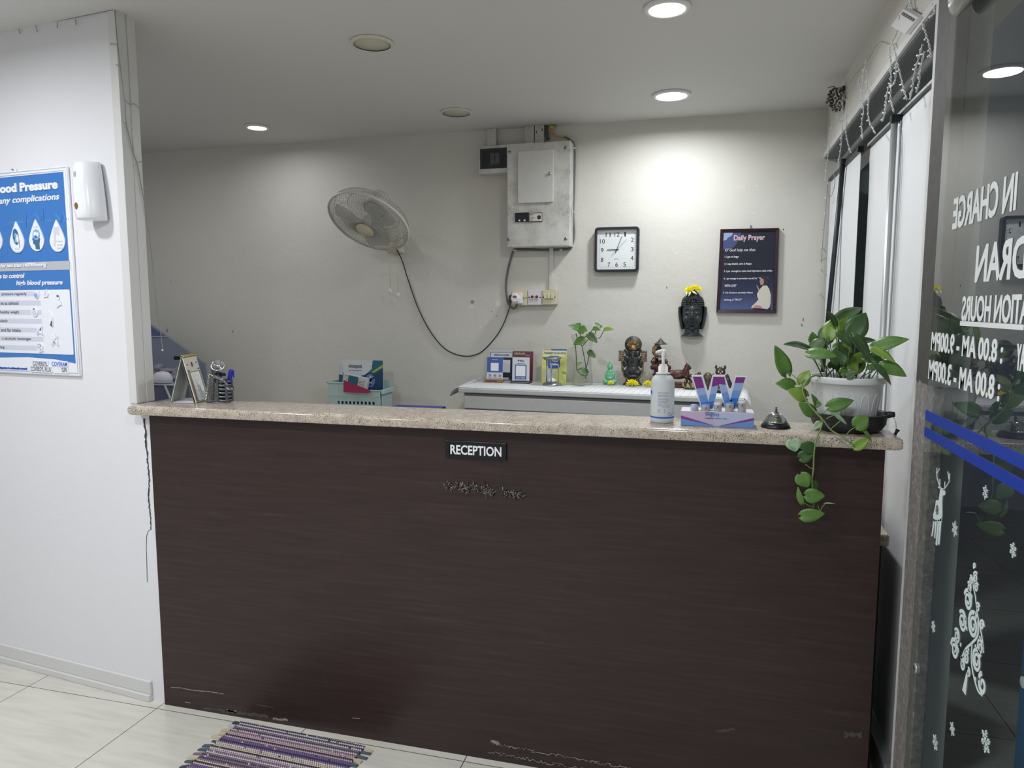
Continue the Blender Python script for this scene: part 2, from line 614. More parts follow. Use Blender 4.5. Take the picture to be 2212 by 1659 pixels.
def gtext(body, l, r, bold=.025):
    """lettering read from the street; l / r are the (y, z, z) ends in the plane of the glass as (y, bottom, top)"""
    mb = MB()
    y0, y1 = r[0], l[0]
    mb.text(body, (y0, (l[1] + r[1]) / 2), (y1, (l[2] + r[2]) / 2), GX - .0012, GX - .0004, 'vinyl_white', bold, 0, 'x')
    return mb
def yz(b, t):
    return ((b[0] + t[0]) / 2, b[1], t[1])
rows = [
    ('IN CHARGE', yz((1.7845,1.6691), (1.7738,1.7375)), yz((1.455,1.6613), (1.4399,1.7269))),
    ('NDRAN', yz((1.6202,1.5552), (1.6204,1.6227)), yz((1.31,1.5393), (1.3232,1.6152))),
    ('ATION HOURS', yz((1.6815,1.4722), (1.6853,1.5207)), yz((1.356,1.4689), (1.3654,1.5224))),
    (': 8.00 AM - 9.00PM', yz((1.8765,1.4008), (1.8786,1.4461)), yz((1.455,1.3951), (1.4586,1.4377))),
    ('AY', yz((1.3953,1.3935), (1.3996,1.4389)), yz((1.3582,1.3921), (1.3662,1.4367))),
    (': 8.00 AM - 3.00PM', yz((1.8838,1.3304), (1.8864,1.3784)), yz((1.4556,1.3303), (1.4596,1.3748))),
]
for body, l, r in rows:
    gtext(body, l, r).done('lettering', d1)
a, b = (1.6888,1.4663), (1.3781,1.463)
MB().box((GX - .0012, b[0], b[1] - .002), (GX - .0004, a[0], a[1] + .004), 'vinyl_white').done('underline', d1)
# stickers
def flake(c, r, style):
    mb = MB()
    def bar(p, q, w):
        p, q = Vector(p), Vector(q)
        dd = (q - p).normalized(); nn = Vector((-dd.y, dd.x)) * w
        mb.prism([tuple(p + nn), tuple(p - nn), tuple(q - nn), tuple(q + nn)], GX - .0012, GX - .0003, 'vinyl_sticker', 'x')
    for k in range(6):
        a = PI / 2 + k * PI / 3
        e = Vector((math.cos(a), math.sin(a)))
        cc = Vector(c)
        bar(cc, cc + e * r, r * .055)
        for f, ln in (((.42, .3), (.68, .26)) if style else ((.55, .36),)):
            for sgn in (-1, 1):
                e2 = Vector((math.cos(a + sgn * .9), math.sin(a + sgn * .9)))
                bar(cc + e * r * f, cc + e * r * f + e2 * r * ln, r * .05)
        if style != 1:
            mb.prism([tuple(cc + e * r * 1.0 + Vector(p) * r * .1) for p in ell(0, 0, 1, 1, 8)], GX - .0012, GX - .0003, 'vinyl_sticker', 'x')
    return mb
for c, r, st in (((1.491,1.1563), .0125, 0), ((1.6394,1.041), .0155, 2), ((1.3533,1.0915), .0135, 1),
                 ((1.7331,0.7875), .0135, 1), ((1.5747,0.6393), .0135, 2), ((1.6712,0.5503), .0165, 0), ((1.4063,0.7161), .0215, 1)):
    flake(c, r, st).done('snowflake_sticker', d1)
mb = MB()
def plate(pts, m='vinyl_sticker', d=0):
    mb.prism(pts, GX - .0012 - d, GX - .0003 - d, m, 'x')
plate([(1.7732,1.0506),(1.7699,1.0675),(1.7508,1.0725),(1.7463,1.0989),(1.7628,1.099),(1.7569,1.1026),(1.7407,1.1034),(1.725,1.1052),(1.7112,1.0994),(1.7132,1.0938),(1.7281,1.0889),(1.7282,1.0734),(1.7223,1.0438),(1.7264,1.0322),(1.7765,1.0164),(1.7827,1.0297)])
for L in ([(1.7777,1.0225),(1.7862,0.9788),(1.7796,0.9809),(1.7676,1.0233)], [(1.7644,1.0242),(1.7658,0.981),(1.7594,0.983),(1.7549,1.027)],
          [(1.7486,1.0289),(1.7534,0.97),(1.7435,0.9711),(1.7393,1.0316)], [(1.7362,1.0325),(1.7379,0.9761),(1.7284,0.9782),(1.7247,1.04)]):
    plate(L)
def flat_tube(pts, w, m='vinyl_sticker'):
    P = [Vector(p) for p in pts]
    Lp, Rp = [], []
    for i, p in enumerate(P):
        dd = (P[min(i + 1, len(P) - 1)] - P[max(i - 1, 0)])
        dd = dd.normalized() if dd.length > 1e-9 else Vector((0, 1))
        nn = Vector((-dd.y, dd.x))
        ww = w[i] if isinstance(w, list) else w
        Lp.append(p + nn * ww); Rp.append(p - nn * ww)
    n = len(P)
    vs = [(GX - .0012, p.x, p.y) for p in Lp + Rp] + [(GX - .0003, p.x, p.y) for p in Lp + Rp]
    fs = []
    for i in range(n - 1):
        fs += [(i, i + 1, n + i + 1, n + i), (2 * n + i, 3 * n + i, 3 * n + i + 1, 2 * n + i + 1),
               (i, 2 * n + i, 2 * n + i + 1, i + 1), (n + i, n + i + 1, 3 * n + i + 1, 3 * n + i)]
    fs += [(0, n, 3 * n, 2 * n), (n - 1, 3 * n - 1, 4 * n - 1, 2 * n - 1)]
    mb.add(vs, fs, m)
for L in ([(1.7401,1.1004),(1.7579,1.1076),(1.7733,1.1176),(1.7794,1.1311),(1.7778,1.1399)], [(1.7754,1.1278),(1.7615,1.1414)], [(1.751,1.1061),(1.7539,1.1201)],
          [(1.7274,1.1015),(1.708,1.1146),(1.6923,1.1285),(1.6928,1.1465)], [(1.6927,1.1304),(1.7053,1.1477)], [(1.7195,1.1097),(1.7189,1.1221)]):
    flat_tube(L, .0012)
c = (1.756,1.049)
for k in range(3):
    a = PI / 2 + k * PI / 3
    ex, ez = math.cos(a), math.sin(a)
    for f, ln, w in ((0, .0115, .0008),):
        mb.prism([(c[0] + ex * ln - ez * w, c[1] + ez * ln + ex * w), (c[0] + ex * ln + ez * w, c[1] + ez * ln - ex * w), (c[0] - ex * ln + ez * w, c[1] - ez * ln - ex * w), (c[0] - ex * ln - ez * w, c[1] - ez * ln + ex * w)], GX - .0017, GX - .0011, 'ink', 'x')
    for s in (-1, 1):
        for t in (-1, 1):
            b = a + t * .9
            p = (c[0] + s * ex * .006, c[1] + s * ez * .006); q = (p[0] + s * .005 * math.cos(b), p[1] + s * .005 * math.sin(b)); nx, nz = -math.sin(b) * .0006, math.cos(b) * .0006
            mb.prism([(p[0] + nx, p[1] + nz), (p[0] - nx, p[1] - nz), (q[0] - nx, q[1] - nz), (q[0] + nx, q[1] + nz)], GX - .0017, GX - .0011, 'ink', 'x')
mb.done('reindeer_sticker', d1, label='white reindeer sticker low on the glass door')
mb = MB()
def curl(c, r, turns, a0, sgn, w):
    pts, ws = [], []
    n = int(18 * turns)
    for i in range(n + 1):
        t = i / n
        rr = 1.08 * r * (1 - .8 * t)
        a = a0 + sgn * 2 * PI * turns * t
        pts.append((c[0] + rr * math.cos(a), c[1] + rr * math.sin(a)))
        ws.append(w * (1 - .45 * t))
    flat_tube(pts, [q * 1.3 for q in ws])
for c, r, tn, a0, sg, w in (
    ((1.5174,1.0052), .006, 1.3, -1.2, 1, .0013), ((1.5088,0.9855), .0105, 1.6, 2.2, -1, .0018), ((1.5312,0.9724), .008, 1.5, 1, 1, .0016),
    ((1.5357,0.9557), .010, 1.6, .5, 1, .0018), ((1.5008,0.9693), .009, 1.5, 2.5, -1, .0017), ((1.5382,0.9284), .0195, 1.9, .2, 1, .003),
    ((1.487,0.9348), .009, 1.5, 2.6, -1, .0016), ((1.5597,0.8755), .020, 1.9, .6, 1, .0028), ((1.5035,0.8928), .024, 2.0, 2.2, -1, .0034),
    ((1.4613,0.9115), .0095, 1.4, 3, -1, .002), ((1.5844,0.8332), .0145, 1.7, .5, 1, .0022), ((1.5924,0.8018), .020, 1.7, 0, 1, .0032),
    ((1.5246,0.8172), .0125, 1.7, 2.2, -1, .002), ((1.4624,0.8678), .014, 1.6, 2.6, -1, .0022), ((1.4731,0.8362), .021, 2.0, 2.4, -1, .003),
    ((1.5439,0.7942), .0125, 1.6, .8, 1, .002), ((1.5098,0.7943), .0085, 1.3, 1.2, 1, .0016), ((1.4393,0.8072), .018, 1.3, 1.2, -1, .0036)):
    curl(c, r, tn, a0, sg, w)
for L, w in (([(1.5198,0.9915),(1.5178,0.9682),(1.5018,0.9488),(1.4902,0.9261),(1.4721,0.9067),(1.4541,0.8861),(1.4456,0.8651)], .0013),
             ([(1.5528,0.7985),(1.5324,0.8306),(1.5019,0.8582),(1.4774,0.8843),(1.4803,0.9122)], .0026),
             ([(1.5015,0.8565),(1.5012,0.8287),(1.4864,0.8036),(1.4588,0.7859),(1.4356,0.7877)], .0018)):
    flat_tube([tuple(p)[:2] for p in spline([(a, b, 0) for a, b in L], 5)], w)
plate([(1.5192,0.7895),(1.5344,0.7451),(1.5158,0.7447),(1.5129,0.7833),(1.5075,0.7955)])
for c in ((1.5206,0.943), (1.4981,0.9163), (1.5435,0.8883), (1.5351,0.8721), (1.4655,0.8844), (1.4847,0.859), (1.5181,0.8374), (1.5715,0.8099), (1.561,0.8266), (1.4735,0.8001), (1.4561,0.8093)):
    plate([(c[0] + (.0048 if k % 2 == 0 else .002) * math.cos(k * PI / 5 + .3), c[1] + (.0048 if k % 2 == 0 else .002) * math.sin(k * PI / 5 + .3)) for k in range(10)])
mb.done('tree_sticker', d1, label='white swirling tree sticker low on the glass door')
# closer at the top of the door
M('closer_metal', 'b5b4ae', .25, .8)
q = (0.475,1.7612,2.1022)
mb = MB()
mb.ring([[(.49 + .02 * math.cos(a), y, q[2] + .034 + .034 * math.sin(a)) for a in (2 * PI * k / 18 for k in range(18))] for y in (q[1], q[1] - .004, q[1] - .3)], 'closer_metal')
mb.done('door_closer', d1, label='silver door closer at the top of the glass door')
# outside in the dark
M('blue_board', '3f6c94', .5)
q = (0.75,1.8905,0.5051)
mb = MB().box((.75, q[1] - .6, 0), (.785, q[1], 1.15), 'blue_board')
mb.cyl((.748, q[1] - .025, (0.75,1.8845,0.6196)[2]), (.744, q[1] - .025, (0.75,1.8845,0.6196)[2]), .014, 'print_white')
tag(mb.done('blue_signboard', bevel=.003), 'blue board standing outside beyond the glass door', 'board')
M('street_dark', '8d9396', .8)
struct(MB().box((3.2, -2.7, 0), (3.3, 6, 3), 'street_dark').done('wall_street', local=True))

# ------------------------------------------------------------------ ceiling lights
def downlight(x, y, w, r, kind):
    lab = {'main': 'brightest lit downlight in the ceiling above the clock', 'b': 'round white lit downlight in the ceiling nearest the camera on the right',
           'c': 'small lit downlight in the ceiling near the left wall', 'f': 'white downlight in the ceiling of the waiting area, out of view', 'd': 'added unseen fill downlight in the ceiling behind the left wall'}[kind]
    t = thing('ceiling_downlight', lab, 'ceiling light', (x, y, CEIL), 0, 'ceiling lights')
    MB().lathe([(r + .004, -.0005), (r + .022, -.0005), (r + .02, -.008), (r + .004, -.012), (r, -.006), (r, -.0005)], 'white_plastic', (x, y, CEIL), 40, caps=False).done('rim', t)
    MB().lathe([(.001, -.006), (r, -.006), (r, -.001), (.001, -.001)], 'lamp_lit' if kind != 'f' else 'lamp_lit', (x, y, CEIL), 32).done('diffuser', t)
for x, y, w, r, k in DOWNLIGHTS:
    downlight(x, y, w, r, k)
for x, y, r, lab in ((-1.297, 3.70, .075, 'unlit round beige downlight in the ceiling near the electrical box'), (-1.28, 2.672, .075, 'larger-looking unlit round beige downlight in the ceiling, nearer the camera')):
    t = thing('ceiling_downlight', lab, 'ceiling light', (x, y, CEIL), 0, 'ceiling lights')
    MB().lathe([(r - .003, -.0005), (r + .01, -.0005), (r + .008, -.007), (r - .003, -.01)], 'off_white', (x, y, CEIL), 40, caps=False).done('rim', t)
    MB().lathe([(.001, -.007), (r, -.007), (r, -.001), (.001, -.001)], 'lamp_off', (x, y, CEIL), 32).done('diffuser', t)


# ------------------------------------------------------------------ reception counter
SZ = 1.148     # top of the slab
rc = thing('reception_counter', 'dark wood reception counter with a speckled stone ledge on top', 'counter', (-.72, 2.2, 0))
MB().box((-1.94, 2.148, 0), (.488, 2.3, 1.114), 'dark_laminate').done('front_panel', rc)
mb = MB()
prof = [(2.105, 1.1345)] + [(2.1165 - .0115 * math.cos(a), 1.1365 + .0115 * math.sin(a)) for a in (PI / 8, PI / 4, 3 * PI / 8, PI / 2)] + [(2.325, 1.148), (2.325, 1.114), (2.110, 1.114)] + [(2.110 - .005 * math.cos(a), 1.119 - .005 * math.sin(a)) for a in (PI / 4, 0)]
rings = []
for x, s in ((-1.996, .5), (-1.992, .85), (-1.982, 1), (.5, 1), (.515, .93), (.522, .7)):
    cy, cz = 2.215, 1.131
    rings.append([(x, cy + (y - cy) * (1 - (1 - s) * .06), cz + (z - cz) * s) for y, z in prof])
mb.ring(rings, 'granite', smooth=True)
ct_ = mb.done('countertop', rc, smooth=True)
ct_.data.set_sharp_from_angle(angle=math.radians(30))
mb = MB()
mb.box((-2.5, 2.37, .765), (.565, 2.95, .803), 'granite')
mb.box((-3.6, 2.6, .785), (-1.3, 4.12, .823), 'granite')  # unseen back table under the basket, joined into the desk top
mb.done('work_surface', rc, bevel=.006, label='lower speckled stone desk top behind the counter, with an unseen back table joined on')
for lo, hi in (((.49, 2.4, 0), (.55, 2.9, .765)), ((-3.3, 2.98, 0), (-3.2, 4.05, .765)), ((-1.5, 2.98, 0), (-1.44, 4.05, .765))):
    MB().box(lo, hi, 'black_plastic').done('desk_support', rc)
# scuffs and torn tape low on the panel
M('scuff', '8f8a84', .8, grain=.3, gscale=120)
M('scuff_dark', '4c4744', .8, grain=.3, gscale=120)
M('tape_film', '3d3634', .2)
rnd = random.Random(7)
def jag(mb, pts, w, m, y=2.148):
    """torn strip along a polyline of (x, z)"""
    P = []
    for (x0, z0), (x1, z1) in zip(pts[:-1], pts[1:]):
        n = max(2, int(math.hypot(x1 - x0, z1 - z0) / .006))
        P += [(x0 + (x1 - x0) * i / n, z0 + (z1 - z0) * i / n) for i in range(n)]
    P.append(pts[-1])
    up = [(x, z + w * rnd.uniform(.15, 1)) for x, z in P]
    dn = [(x, z - w * rnd.uniform(.15, 1)) for x, z in P]
    mb.prism(up + dn[::-1], y - .0008, y + .0005, m)
for args in (
    ([(-1.9076,0.0737),(-1.8661,0.0779),(-1.805,0.0757),(-1.7443,0.0809),(-1.6785,0.0814)], .0025, 'scuff'),
    ([(-1.8488,0.0236),(-1.8243,0.0236)], .003, 'scuff'),
    ([(-1.6737,0.019),(-1.6245,0.0175)], .007, 'scuff'),
    ([(-1.4737,0.0176),(-1.413,0.02)], .006, 'scuff'),
    ([(-1.768,0.0137),(-1.6088,0.0181),(-1.4926,0.0218)], .009, 'scuff_dark'),
    ([(-1.5389,0.061),(-1.472,0.0586)], .003, 'scuff_dark'),
    ([(-1.2618,0.223),(-1.2527,0.1677)], .006, 'scuff_dark'),
    ([(-1.1549,0.069),(-1.1264,0.0701)], .002, 'scuff'),
    ([(0.0662,0.216),(0.1194,0.2335)], .006, 'scuff_dark'),
    ([(0.423,0.2664),(0.4682,0.2737)], .014, 'scuff_dark'),
):
    mb = MB()
    jag(mb, *args)
    mb.done('scuff_mark', rc)
mb = MB()
def loop(pts, r=.0012):
    mb.tube([(x, 2.1468, z) for x, z in pts], r, 'scuff', 5)
for k in range(34):
    x0, y0 = 1050 + k * 9.4, 1601 + k * 1.45
    bx, bz = -.652 + k * .0158, .0615 - k * .0004
    w = rnd.uniform(.012, .035)
    pts = [(bx + w * t + rnd.uniform(-.002, .002), bz + rnd.uniform(-.006, .006)) for t in (0, .3, .6, 1)]
    loop(pts, rnd.uniform(.0006, .0014))
jag(mb, [(-.65, .066), (-.62, .063)], .007, 'scuff')
jag(mb, [(-.21, .047), (-.16, .045)], .007, 'scuff')
for k in range(22):
    bx, bz = -.66 + k * .02, .027 - k * .0003
    pts = [(bx + .024 * t, bz + rnd.uniform(-.006, .006)) for t in (0, .3, .6, 1)]
    loop(pts, rnd.uniform(.0006, .0015))
mb.done('torn_tape', rc, label='torn strip of old tape along the foot of the panel')
# furry rest of adhesive under the sign
M('fluff', '7d7875', .9, grain=.4, gscale=200)
mb = MB()
for k in range(300):
    t = rnd.random()
    if .62 < t < .72:
        continue
    x = -.80 + .265 * t
    z = .926 - .018 * t + rnd.gauss(0, .0065)
    a = rnd.uniform(0, 2 * PI)
    ln = rnd.uniform(.003, .011) if rnd.random() < .88 else rnd.uniform(.012, .025)
    p = [(x, 2.147, z), (x + ln * .5 * math.cos(a), 2.144 - rnd.random() * .004, z + ln * .5 * math.sin(a)), (x + ln * math.cos(a + .8), 2.1465, z + ln * math.sin(a + .8))]
    mb.tube(p, rnd.uniform(.0006, .0021), rnd.choice(['fluff', 'scuff', 'scuff_dark', 'scuff_dark']), 4)
mb.done('adhesive_fluff', rc, label='frayed grey rest of adhesive below the sign')

# sign
M('sign_black', '14161c', .3)
sg = thing('reception_sign', 'black RECEPTION sign with white capitals on the dark panel', 'sign', (-.6965, 2.148, 1.045))
mb = MB().box((-.797, 2.141, 1.0175), (-.594, 2.1478, 1.073), 'sign_black')
mb.box((-.798, 2.139, 1.017), (-.784, 2.1478, 1.0735), 'sign_black')
mb.done('plate', sg, bevel=.0012)
MB().text('RECEPTION', (-.7795, 1.0295), (-.6095, 1.0605), 2.1395, 2.1412, 'print_white', .022).done('lettering', sg)

# ------------------------------------------------------------------ rag rug
M('rug_grey', '55545c', .95); M('rug_white', 'c9c4cc', .95); M('rug_pink', 'c0a8aa', .95); M('rug_purple', '756390', .95)
M('rug_cream', 'cbbfa4', .95); M('rug_mauve', '8f7789', .95); M('rug_dark', '443b4c', .95); M('rug_slate', '58656e', .95)
rt, rr_, rl = (-1.5864,2.1161,0.008), (-1.0826,2.0996,0.008), (-1.6172,1.8757,0.008)
U = Vector(rr_) - Vector(rt); V = Vector(rl) - Vector(rt)
U.z = V.z = 0
WID = U.length
u = U.normalized(); v = Vector((u.y, -u.x, 0))
if v.y > 0:
    v = -v
O = Vector((rt[0], rt[1], 0))
rug = thing('rag_rug', 'woven rag rug in purple, pink and cream stripes on the tiled floor', 'rug', tuple(O + u * WID / 2 + v * .3))
stripes = ['rug_dark', 'rug_white', 'rug_grey', 'rug_white', 'rug_mauve', 'rug_grey', 'rug_white', 'rug_mauve', 'rug_pink', 'rug_pink', 'rug_dark', 'rug_pink', 'rug_purple', 'rug_purple', 'rug_dark', 'rug_purple', 'rug_white', 'rug_cream', 'rug_cream', 'rug_dark',
           'rug_white', 'rug_pink', 'rug_mauve', 'rug_white', 'rug_mauve', 'rug_grey', 'rug_mauve', 'rug_grey', 'rug_mauve', 'rug_cream', 'rug_dark', 'rug_cream', 'rug_purple', 'rug_purple', 'rug_mauve', 'rug_pink', 'rug_white', 'rug_grey', 'rug_dark', 'rug_purple']
ROW = .0078
NR = 70
mb = MB()
mb.hexa([O + Vector((0, 0, .001)), O + u * WID + Vector((0, 0, .001)), O + u * WID + v * ROW * NR + Vector((0, 0, .001)), O + v * ROW * NR + Vector((0, 0, .001)),
         O + Vector((0, 0, .006)), O + u * WID + Vector((0, 0, .006)), O + u * WID + v * ROW * NR + Vector((0, 0, .006)), O + v * ROW * NR + Vector((0, 0, .006))], 'rug_dark')
rnd = random.Random(3)
for i in range(NR):
    m = stripes[i % len(stripes)]
    n = 62
    for k in range(n):
        c = O + u * (WID * (k + .5 + (.5 if i % 2 else 0)) / (n + .5)) + v * (ROW * (i + .5)) + Vector((0, 0, .0062))
        mm = m if rnd.random() < .96 else rnd.choice(['rug_white', 'rug_mauve', 'rug_dark'])
        a, b, h = u * WID / n * .46, v * ROW * .5, Vector((0, 0, .0042))
        sk = u * .0012
        mb.add([c - a - sk, c - b, c + a + sk, c + b, c + h - a * .45 - b * .3, c + h + a * .45 - b * .3, c + h + a * .45 + b * .3, c + h - a * .45 + b * .3],
               [(0, 1, 5, 4), (1, 2, 6, 5), (2, 3, 7, 6), (3, 0, 4, 7), (4, 5, 6, 7)], mm, True)
mb.done('weave', rug)
for side in (0, 1):
    for i in range(0, NR, 3):
        m = rnd.choice(['rug_slate', 'rug_slate', 'rug_grey', 'rug_cream', stripes[i % len(stripes)]])
        p = O + v * (ROW * (i + 1)) + (u * WID if side else Vector((0, 0, 0)))
        d = (u if side else -u) * rnd.uniform(.022, .042) + v * rnd.uniform(-.006, .006)
        w = v * ROW * rnd.uniform(.8, 1.3)
        z0, z1 = Vector((0, 0, .002)), Vector((0, 0, rnd.uniform(.004, .009)))
        mb = MB()
        mb.hexa([p - w * .6 + z0, p + w * .6 + z0, p + d + w + z0 * .6, p + d - w + z0 * .6, p - w * .5 + z0 + z1, p + w * .5 + z0 + z1, p + d + w * .9 + z1 * .8, p + d - w * .6 + z1 * .5], m)
        mb.done('fringe', rug)


# ------------------------------------------------------------------ wall fan
FC, FN, FR = Vector((-1.796, 3.662, 1.960)), Vector((-.1188, -.5767, -.8083)).normalized(), .227
F = frame_of(FN)
def fp(r, a, h):
    return FC + F @ Vector((r * math.cos(a), r * math.sin(a), h))
fan = thing('wall_fan', 'white caged fan tilted down from the back wall', 'fan', (-1.83, 4.12, 1.83))
M('fan_white', 'd9d8d0', .4); M('fan_cream', 'd6d0b4', .45); M('fan_blade', 'c4c5c0', .3, alpha=.35); M('fan_wire', 'aeaea6', .4)
mb = MB()
mb.ring([[fp(FR + dr, a, h) for dr, h in ((0, -.008), (.006, -.006), (.006, .006), (0, .008), (-.003, 0))] for a in (2 * PI * k / 72 for k in range(72))], 'fan_white', closed=True)
mb.done('rim', fan)
mb = MB()
NW = 100
for k in range(NW):
    a = 2 * PI * k / NW
    mb.tube([fp(r, a + .35 * (1 - r / FR), h) for r, h in ((.048, .058), (.09, .055), (.14, .047), (.185, .034), (.215, .016), (FR, .002))], .0013, 'fan_wire', 4)
for rr, h in ((.12, .0505), (.19, .031)):
    mb.tube([fp(rr, 2 * PI * k / 60, h) for k in range(60)], .0011, 'fan_wire', 4, closed=True)
mb.done('front_guard', fan)
mb = MB()
for k in range(72):
    a = 2 * PI * k / 72
    mb.tube([fp(r, a - .3 * (1 - r / FR), h) for r, h in ((FR, -.004), (.222, -.03), (.2, -.062), (.14, -.082), (.06, -.088))], .0010, 'fan_wire', 3)
for rr, h in ((.213, -.045), (.15, -.08), (.06, -.088)):
    mb.tube([fp(rr, 2 * PI * k / 60, h) for k in range(60)], .0014, 'fan_wire', 4, closed=True)
mb.done('rear_guard', fan)
mb = MB()
mb.lathe([(.001, .064), (.022, .064), (.026, .0625), (.027, .0605), (.044, .061), (.051, .058), (.052, .05), (.001, .05)], 'fan_cream', FC, 32, F)
mb.done('hub_cap', fan)
mb = MB()
for k in range(3):
    a0 = k * 2 * PI / 3 + .4
    up, dn = [], []
    for i in range(9):
        t = i / 8
        r = .03 + .165 * t
        w = .32 + .42 * math.sin(PI * min(1, t * .8 + .15))
        pit = .02 - .012 * t
        up.append((fp(r, a0 + w, .008 - pit), fp(r, a0 + w, .006 - pit)))
        dn.append((fp(r, a0 - w * .55, .008 + pit), fp(r, a0 - w * .55, .006 + pit)))
    for i in range(8):
        q = [up[i], up[i + 1], dn[i + 1], dn[i]]
        mb.hexa([q[0][1], q[1][1], q[2][1], q[3][1], q[0][0], q[1][0], q[2][0], q[3][0]], 'fan_blade')
mb.lathe([(.001, .03), (.03, .028), (.038, .015), (.038, -.02), (.001, -.022)], 'fan_blade', FC, 24, F)
mb.done('blade_set', fan)
mb = MB()
mb.lathe([(.055, -.088), (.064, -.092), (.066, -.13), (.06, -.17), (.048, -.192), (.001, -.196)], 'fan_white', FC, 28, F)
mb.done('motor_housing', fan)
mb = MB()
a, b = FC - FN * .13, Vector((-1.835, 4.11, 1.90))
mb.tube(spline([a, a + Vector((-.02, .07, -.09)), Vector((-1.835, 3.98, 1.97)), Vector((-1.835, 4.06, 1.90))], 4), [.03] * 5 + [.027] * 8, 'fan_white', 12)
mb.prism([(-1.885, 1.83), (-1.89, 1.96), (-1.80, 1.96), (-1.787, 1.826)], 4.09, 4.129, 'fan_white')
mb.prism([(4.09, 1.82), (4.03, 1.845), (4.03, 1.885), (4.09, 1.95)], -1.883, -1.793, 'fan_cream', 'x')
mb.done('wall_bracket', fan, bevel=.004)
for i, (x, z0, z1) in enumerate(((-1.857, 1.83, 1.597), (-1.805, 1.83, 1.574))):
    mb = MB().cyl((x, 4.06, z0), (x, 4.06, z1), .0018, 'aged_plastic', n=5)
    cd = mb.done('pull_cord', fan)
    MB().lathe([(.001, 0), (.0095, .002), (.010, .026), (.004, .032), (.001, .032)], 'white_plastic', (x, 4.06, z1 - .02), 12).done('pull_knob', fan)
# its dark supply cable, hanging in a big loop to the socket
mb = MB()
pts = [(-1.80, 4.03, 1.845)] + [(-1.7884,4.085,1.7806),(-1.769,4.12,1.6761),(-1.7028,4.122,1.4931),(-1.6231,4.122,1.3467),(-1.5281,4.122,1.2432),(-1.4153,4.122,1.2028),(-1.3122,4.122,1.2213),(-1.2247,4.122,1.3003),(-1.1669,4.122,1.3835),(-1.1292,4.12,1.4739),(-1.1095,4.1,1.5336),(-1.0902,4.07,1.5601)]
mb.tube(spline(pts, 6), .0034, 'dark_cable', 6)
tag(mb.done('power_cable', local=False), 'thin dark cable hanging in a long loop from fan to socket', 'cable')

# ------------------------------------------------------------------ distribution board and its neighbours
M('board_dirty', 'cfcdc6', .5, grain=.16, gscale=9)
def dirty():
    m, t = newmat('grimy_white', .5, .4)
    v = t.coord()
    n = t.math('ADD', t.math('MULTIPLY', t.noise(v, 7, 5, .65), .75), t.math('MULTIPLY', t.noise(v, 90, 5, .8), .3))
    t.l(t.ramp(n, [(.36, rgb('8e8c86')), (.47, rgb('c4c2bc')), (.6, rgb('d7d6d0'))]), t.b.inputs['Base Color'])
dirty()
M('door_white', 'd3d2cd', .45, grain=.05, gscale=8)
db = thing('distribution_board', 'tall grimy white electrical box high on the back wall', 'electrical box', (-.925, 4.13, 1.838))
MB().box((-1.109, 4.02, 1.838), (-.745, 4.129, 2.411), 'grimy_white').done('cabinet_body', db, bevel=.004)
MB().box((-1.044, 4.008, 2.080), (-.839, 4.0195, 2.366), 'door_white').done('door', db, bevel=.003)
MB().cyl((-.856, 4.008, 2.235), (-.856, 3.996, 2.235), .008, 'chrome', n=14).done('knob', db)
for x, z in ((-1.094, 2.367), (-.772, 2.372), (-1.098, 1.882), (-.768, 1.878)):
    mb = MB().lathe([(.001, 0), (.009, 0), (.0085, .003), (.001, .004)], 'steel', (x, 4.0195, z), 12, Matrix.Rotation(PI / 2, 3, 'X'))
    mb.box((x - .006, 4.0145, z - .001), (x + .006, 4.0157, z + .001), 'black_plastic')
    mb.done('screw', db)
q0, q1 = (-1.0597,2.0286), (-0.9812,1.9772)
mb = MB().box((q0[0], 4.013, q1[1]), (q1[0], 4.0195, q0[1]), 'black_plastic')
for k in range(2):
    mb.box((q0[0] + .02 + .03 * k, 4.0122, q1[1] + .004), (q0[0] + .03 + .03 * k, 4.013, q1[1] + .012), 'print_white')
mb.done('label_plate', db, label='black label on the electrical box')
q0, q1 = (-0.9786,2.0258), (-0.9035,1.9748)
mb = MB().box((q0[0], 4.0165, q1[1]), (q1[0], 4.0195, q0[1]), 'black_plastic')
mb.box((q0[0] + .002, 4.0158, q1[1] + .004), (q1[0] - .002, 4.0165, q0[1] - .003), 'off_white')
for k in range(5):
    mb.box((q0[0] + .005, 4.0153, q1[1] + .009 + .008 * k), (q0[0] + .02 + .006 * (k % 3), 4.0158, q1[1] + .011 + .008 * k), 'ink')
mb.ball((q1[0] - .018, 4.0158, q1[1] + .025), (.011, .001, .012), 'ink')
mb.done('label_plate', db, label='pale printed label on the electrical box')
bk = thing('breaker_box', 'small breaker box with a smoky window beside the big electrical box', 'electrical box', (-1.203, 4.13, 2.262))
mb = MB()
mb.box((-1.291, 4.06, 2.402), (-1.1145, 4.129, 2.418), 'grimy_white')
mb.box((-1.291, 4.055, 2.262), (-1.1145, 4.129, 2.288), 'grimy_white')
mb.box((-1.291, 4.06, 2.285), (-1.281, 4.129, 2.405), 'grimy_white')
mb.box((-1.122, 4.06, 2.285), (-1.1145, 4.129, 2.405), 'grimy_white')
mb.box((-1.281, 4.10, 2.285), (-1.122, 4.129, 2.405), 'dark_steel')
mb.done('case', bk, bevel=.002)
mb = MB()
mb.box((-1.275, 4.08, 2.325), (-1.128, 4.1, 2.372), 'black_plastic')
for k in range(2):
    mb.box((-1.225 + .03 * k, 4.072, 2.318), (-1.2 + .03 * k, 4.1, 2.378), 'grimy_white')
mb.done('breaker_row', bk)
M('smoky', '4a4f54', .15, trans=.0, alpha=.4)
MB().box((-1.281, 4.058, 2.289), (-1.122, 4.062, 2.401), 'smoky').done('window', bk, bevel=.001)
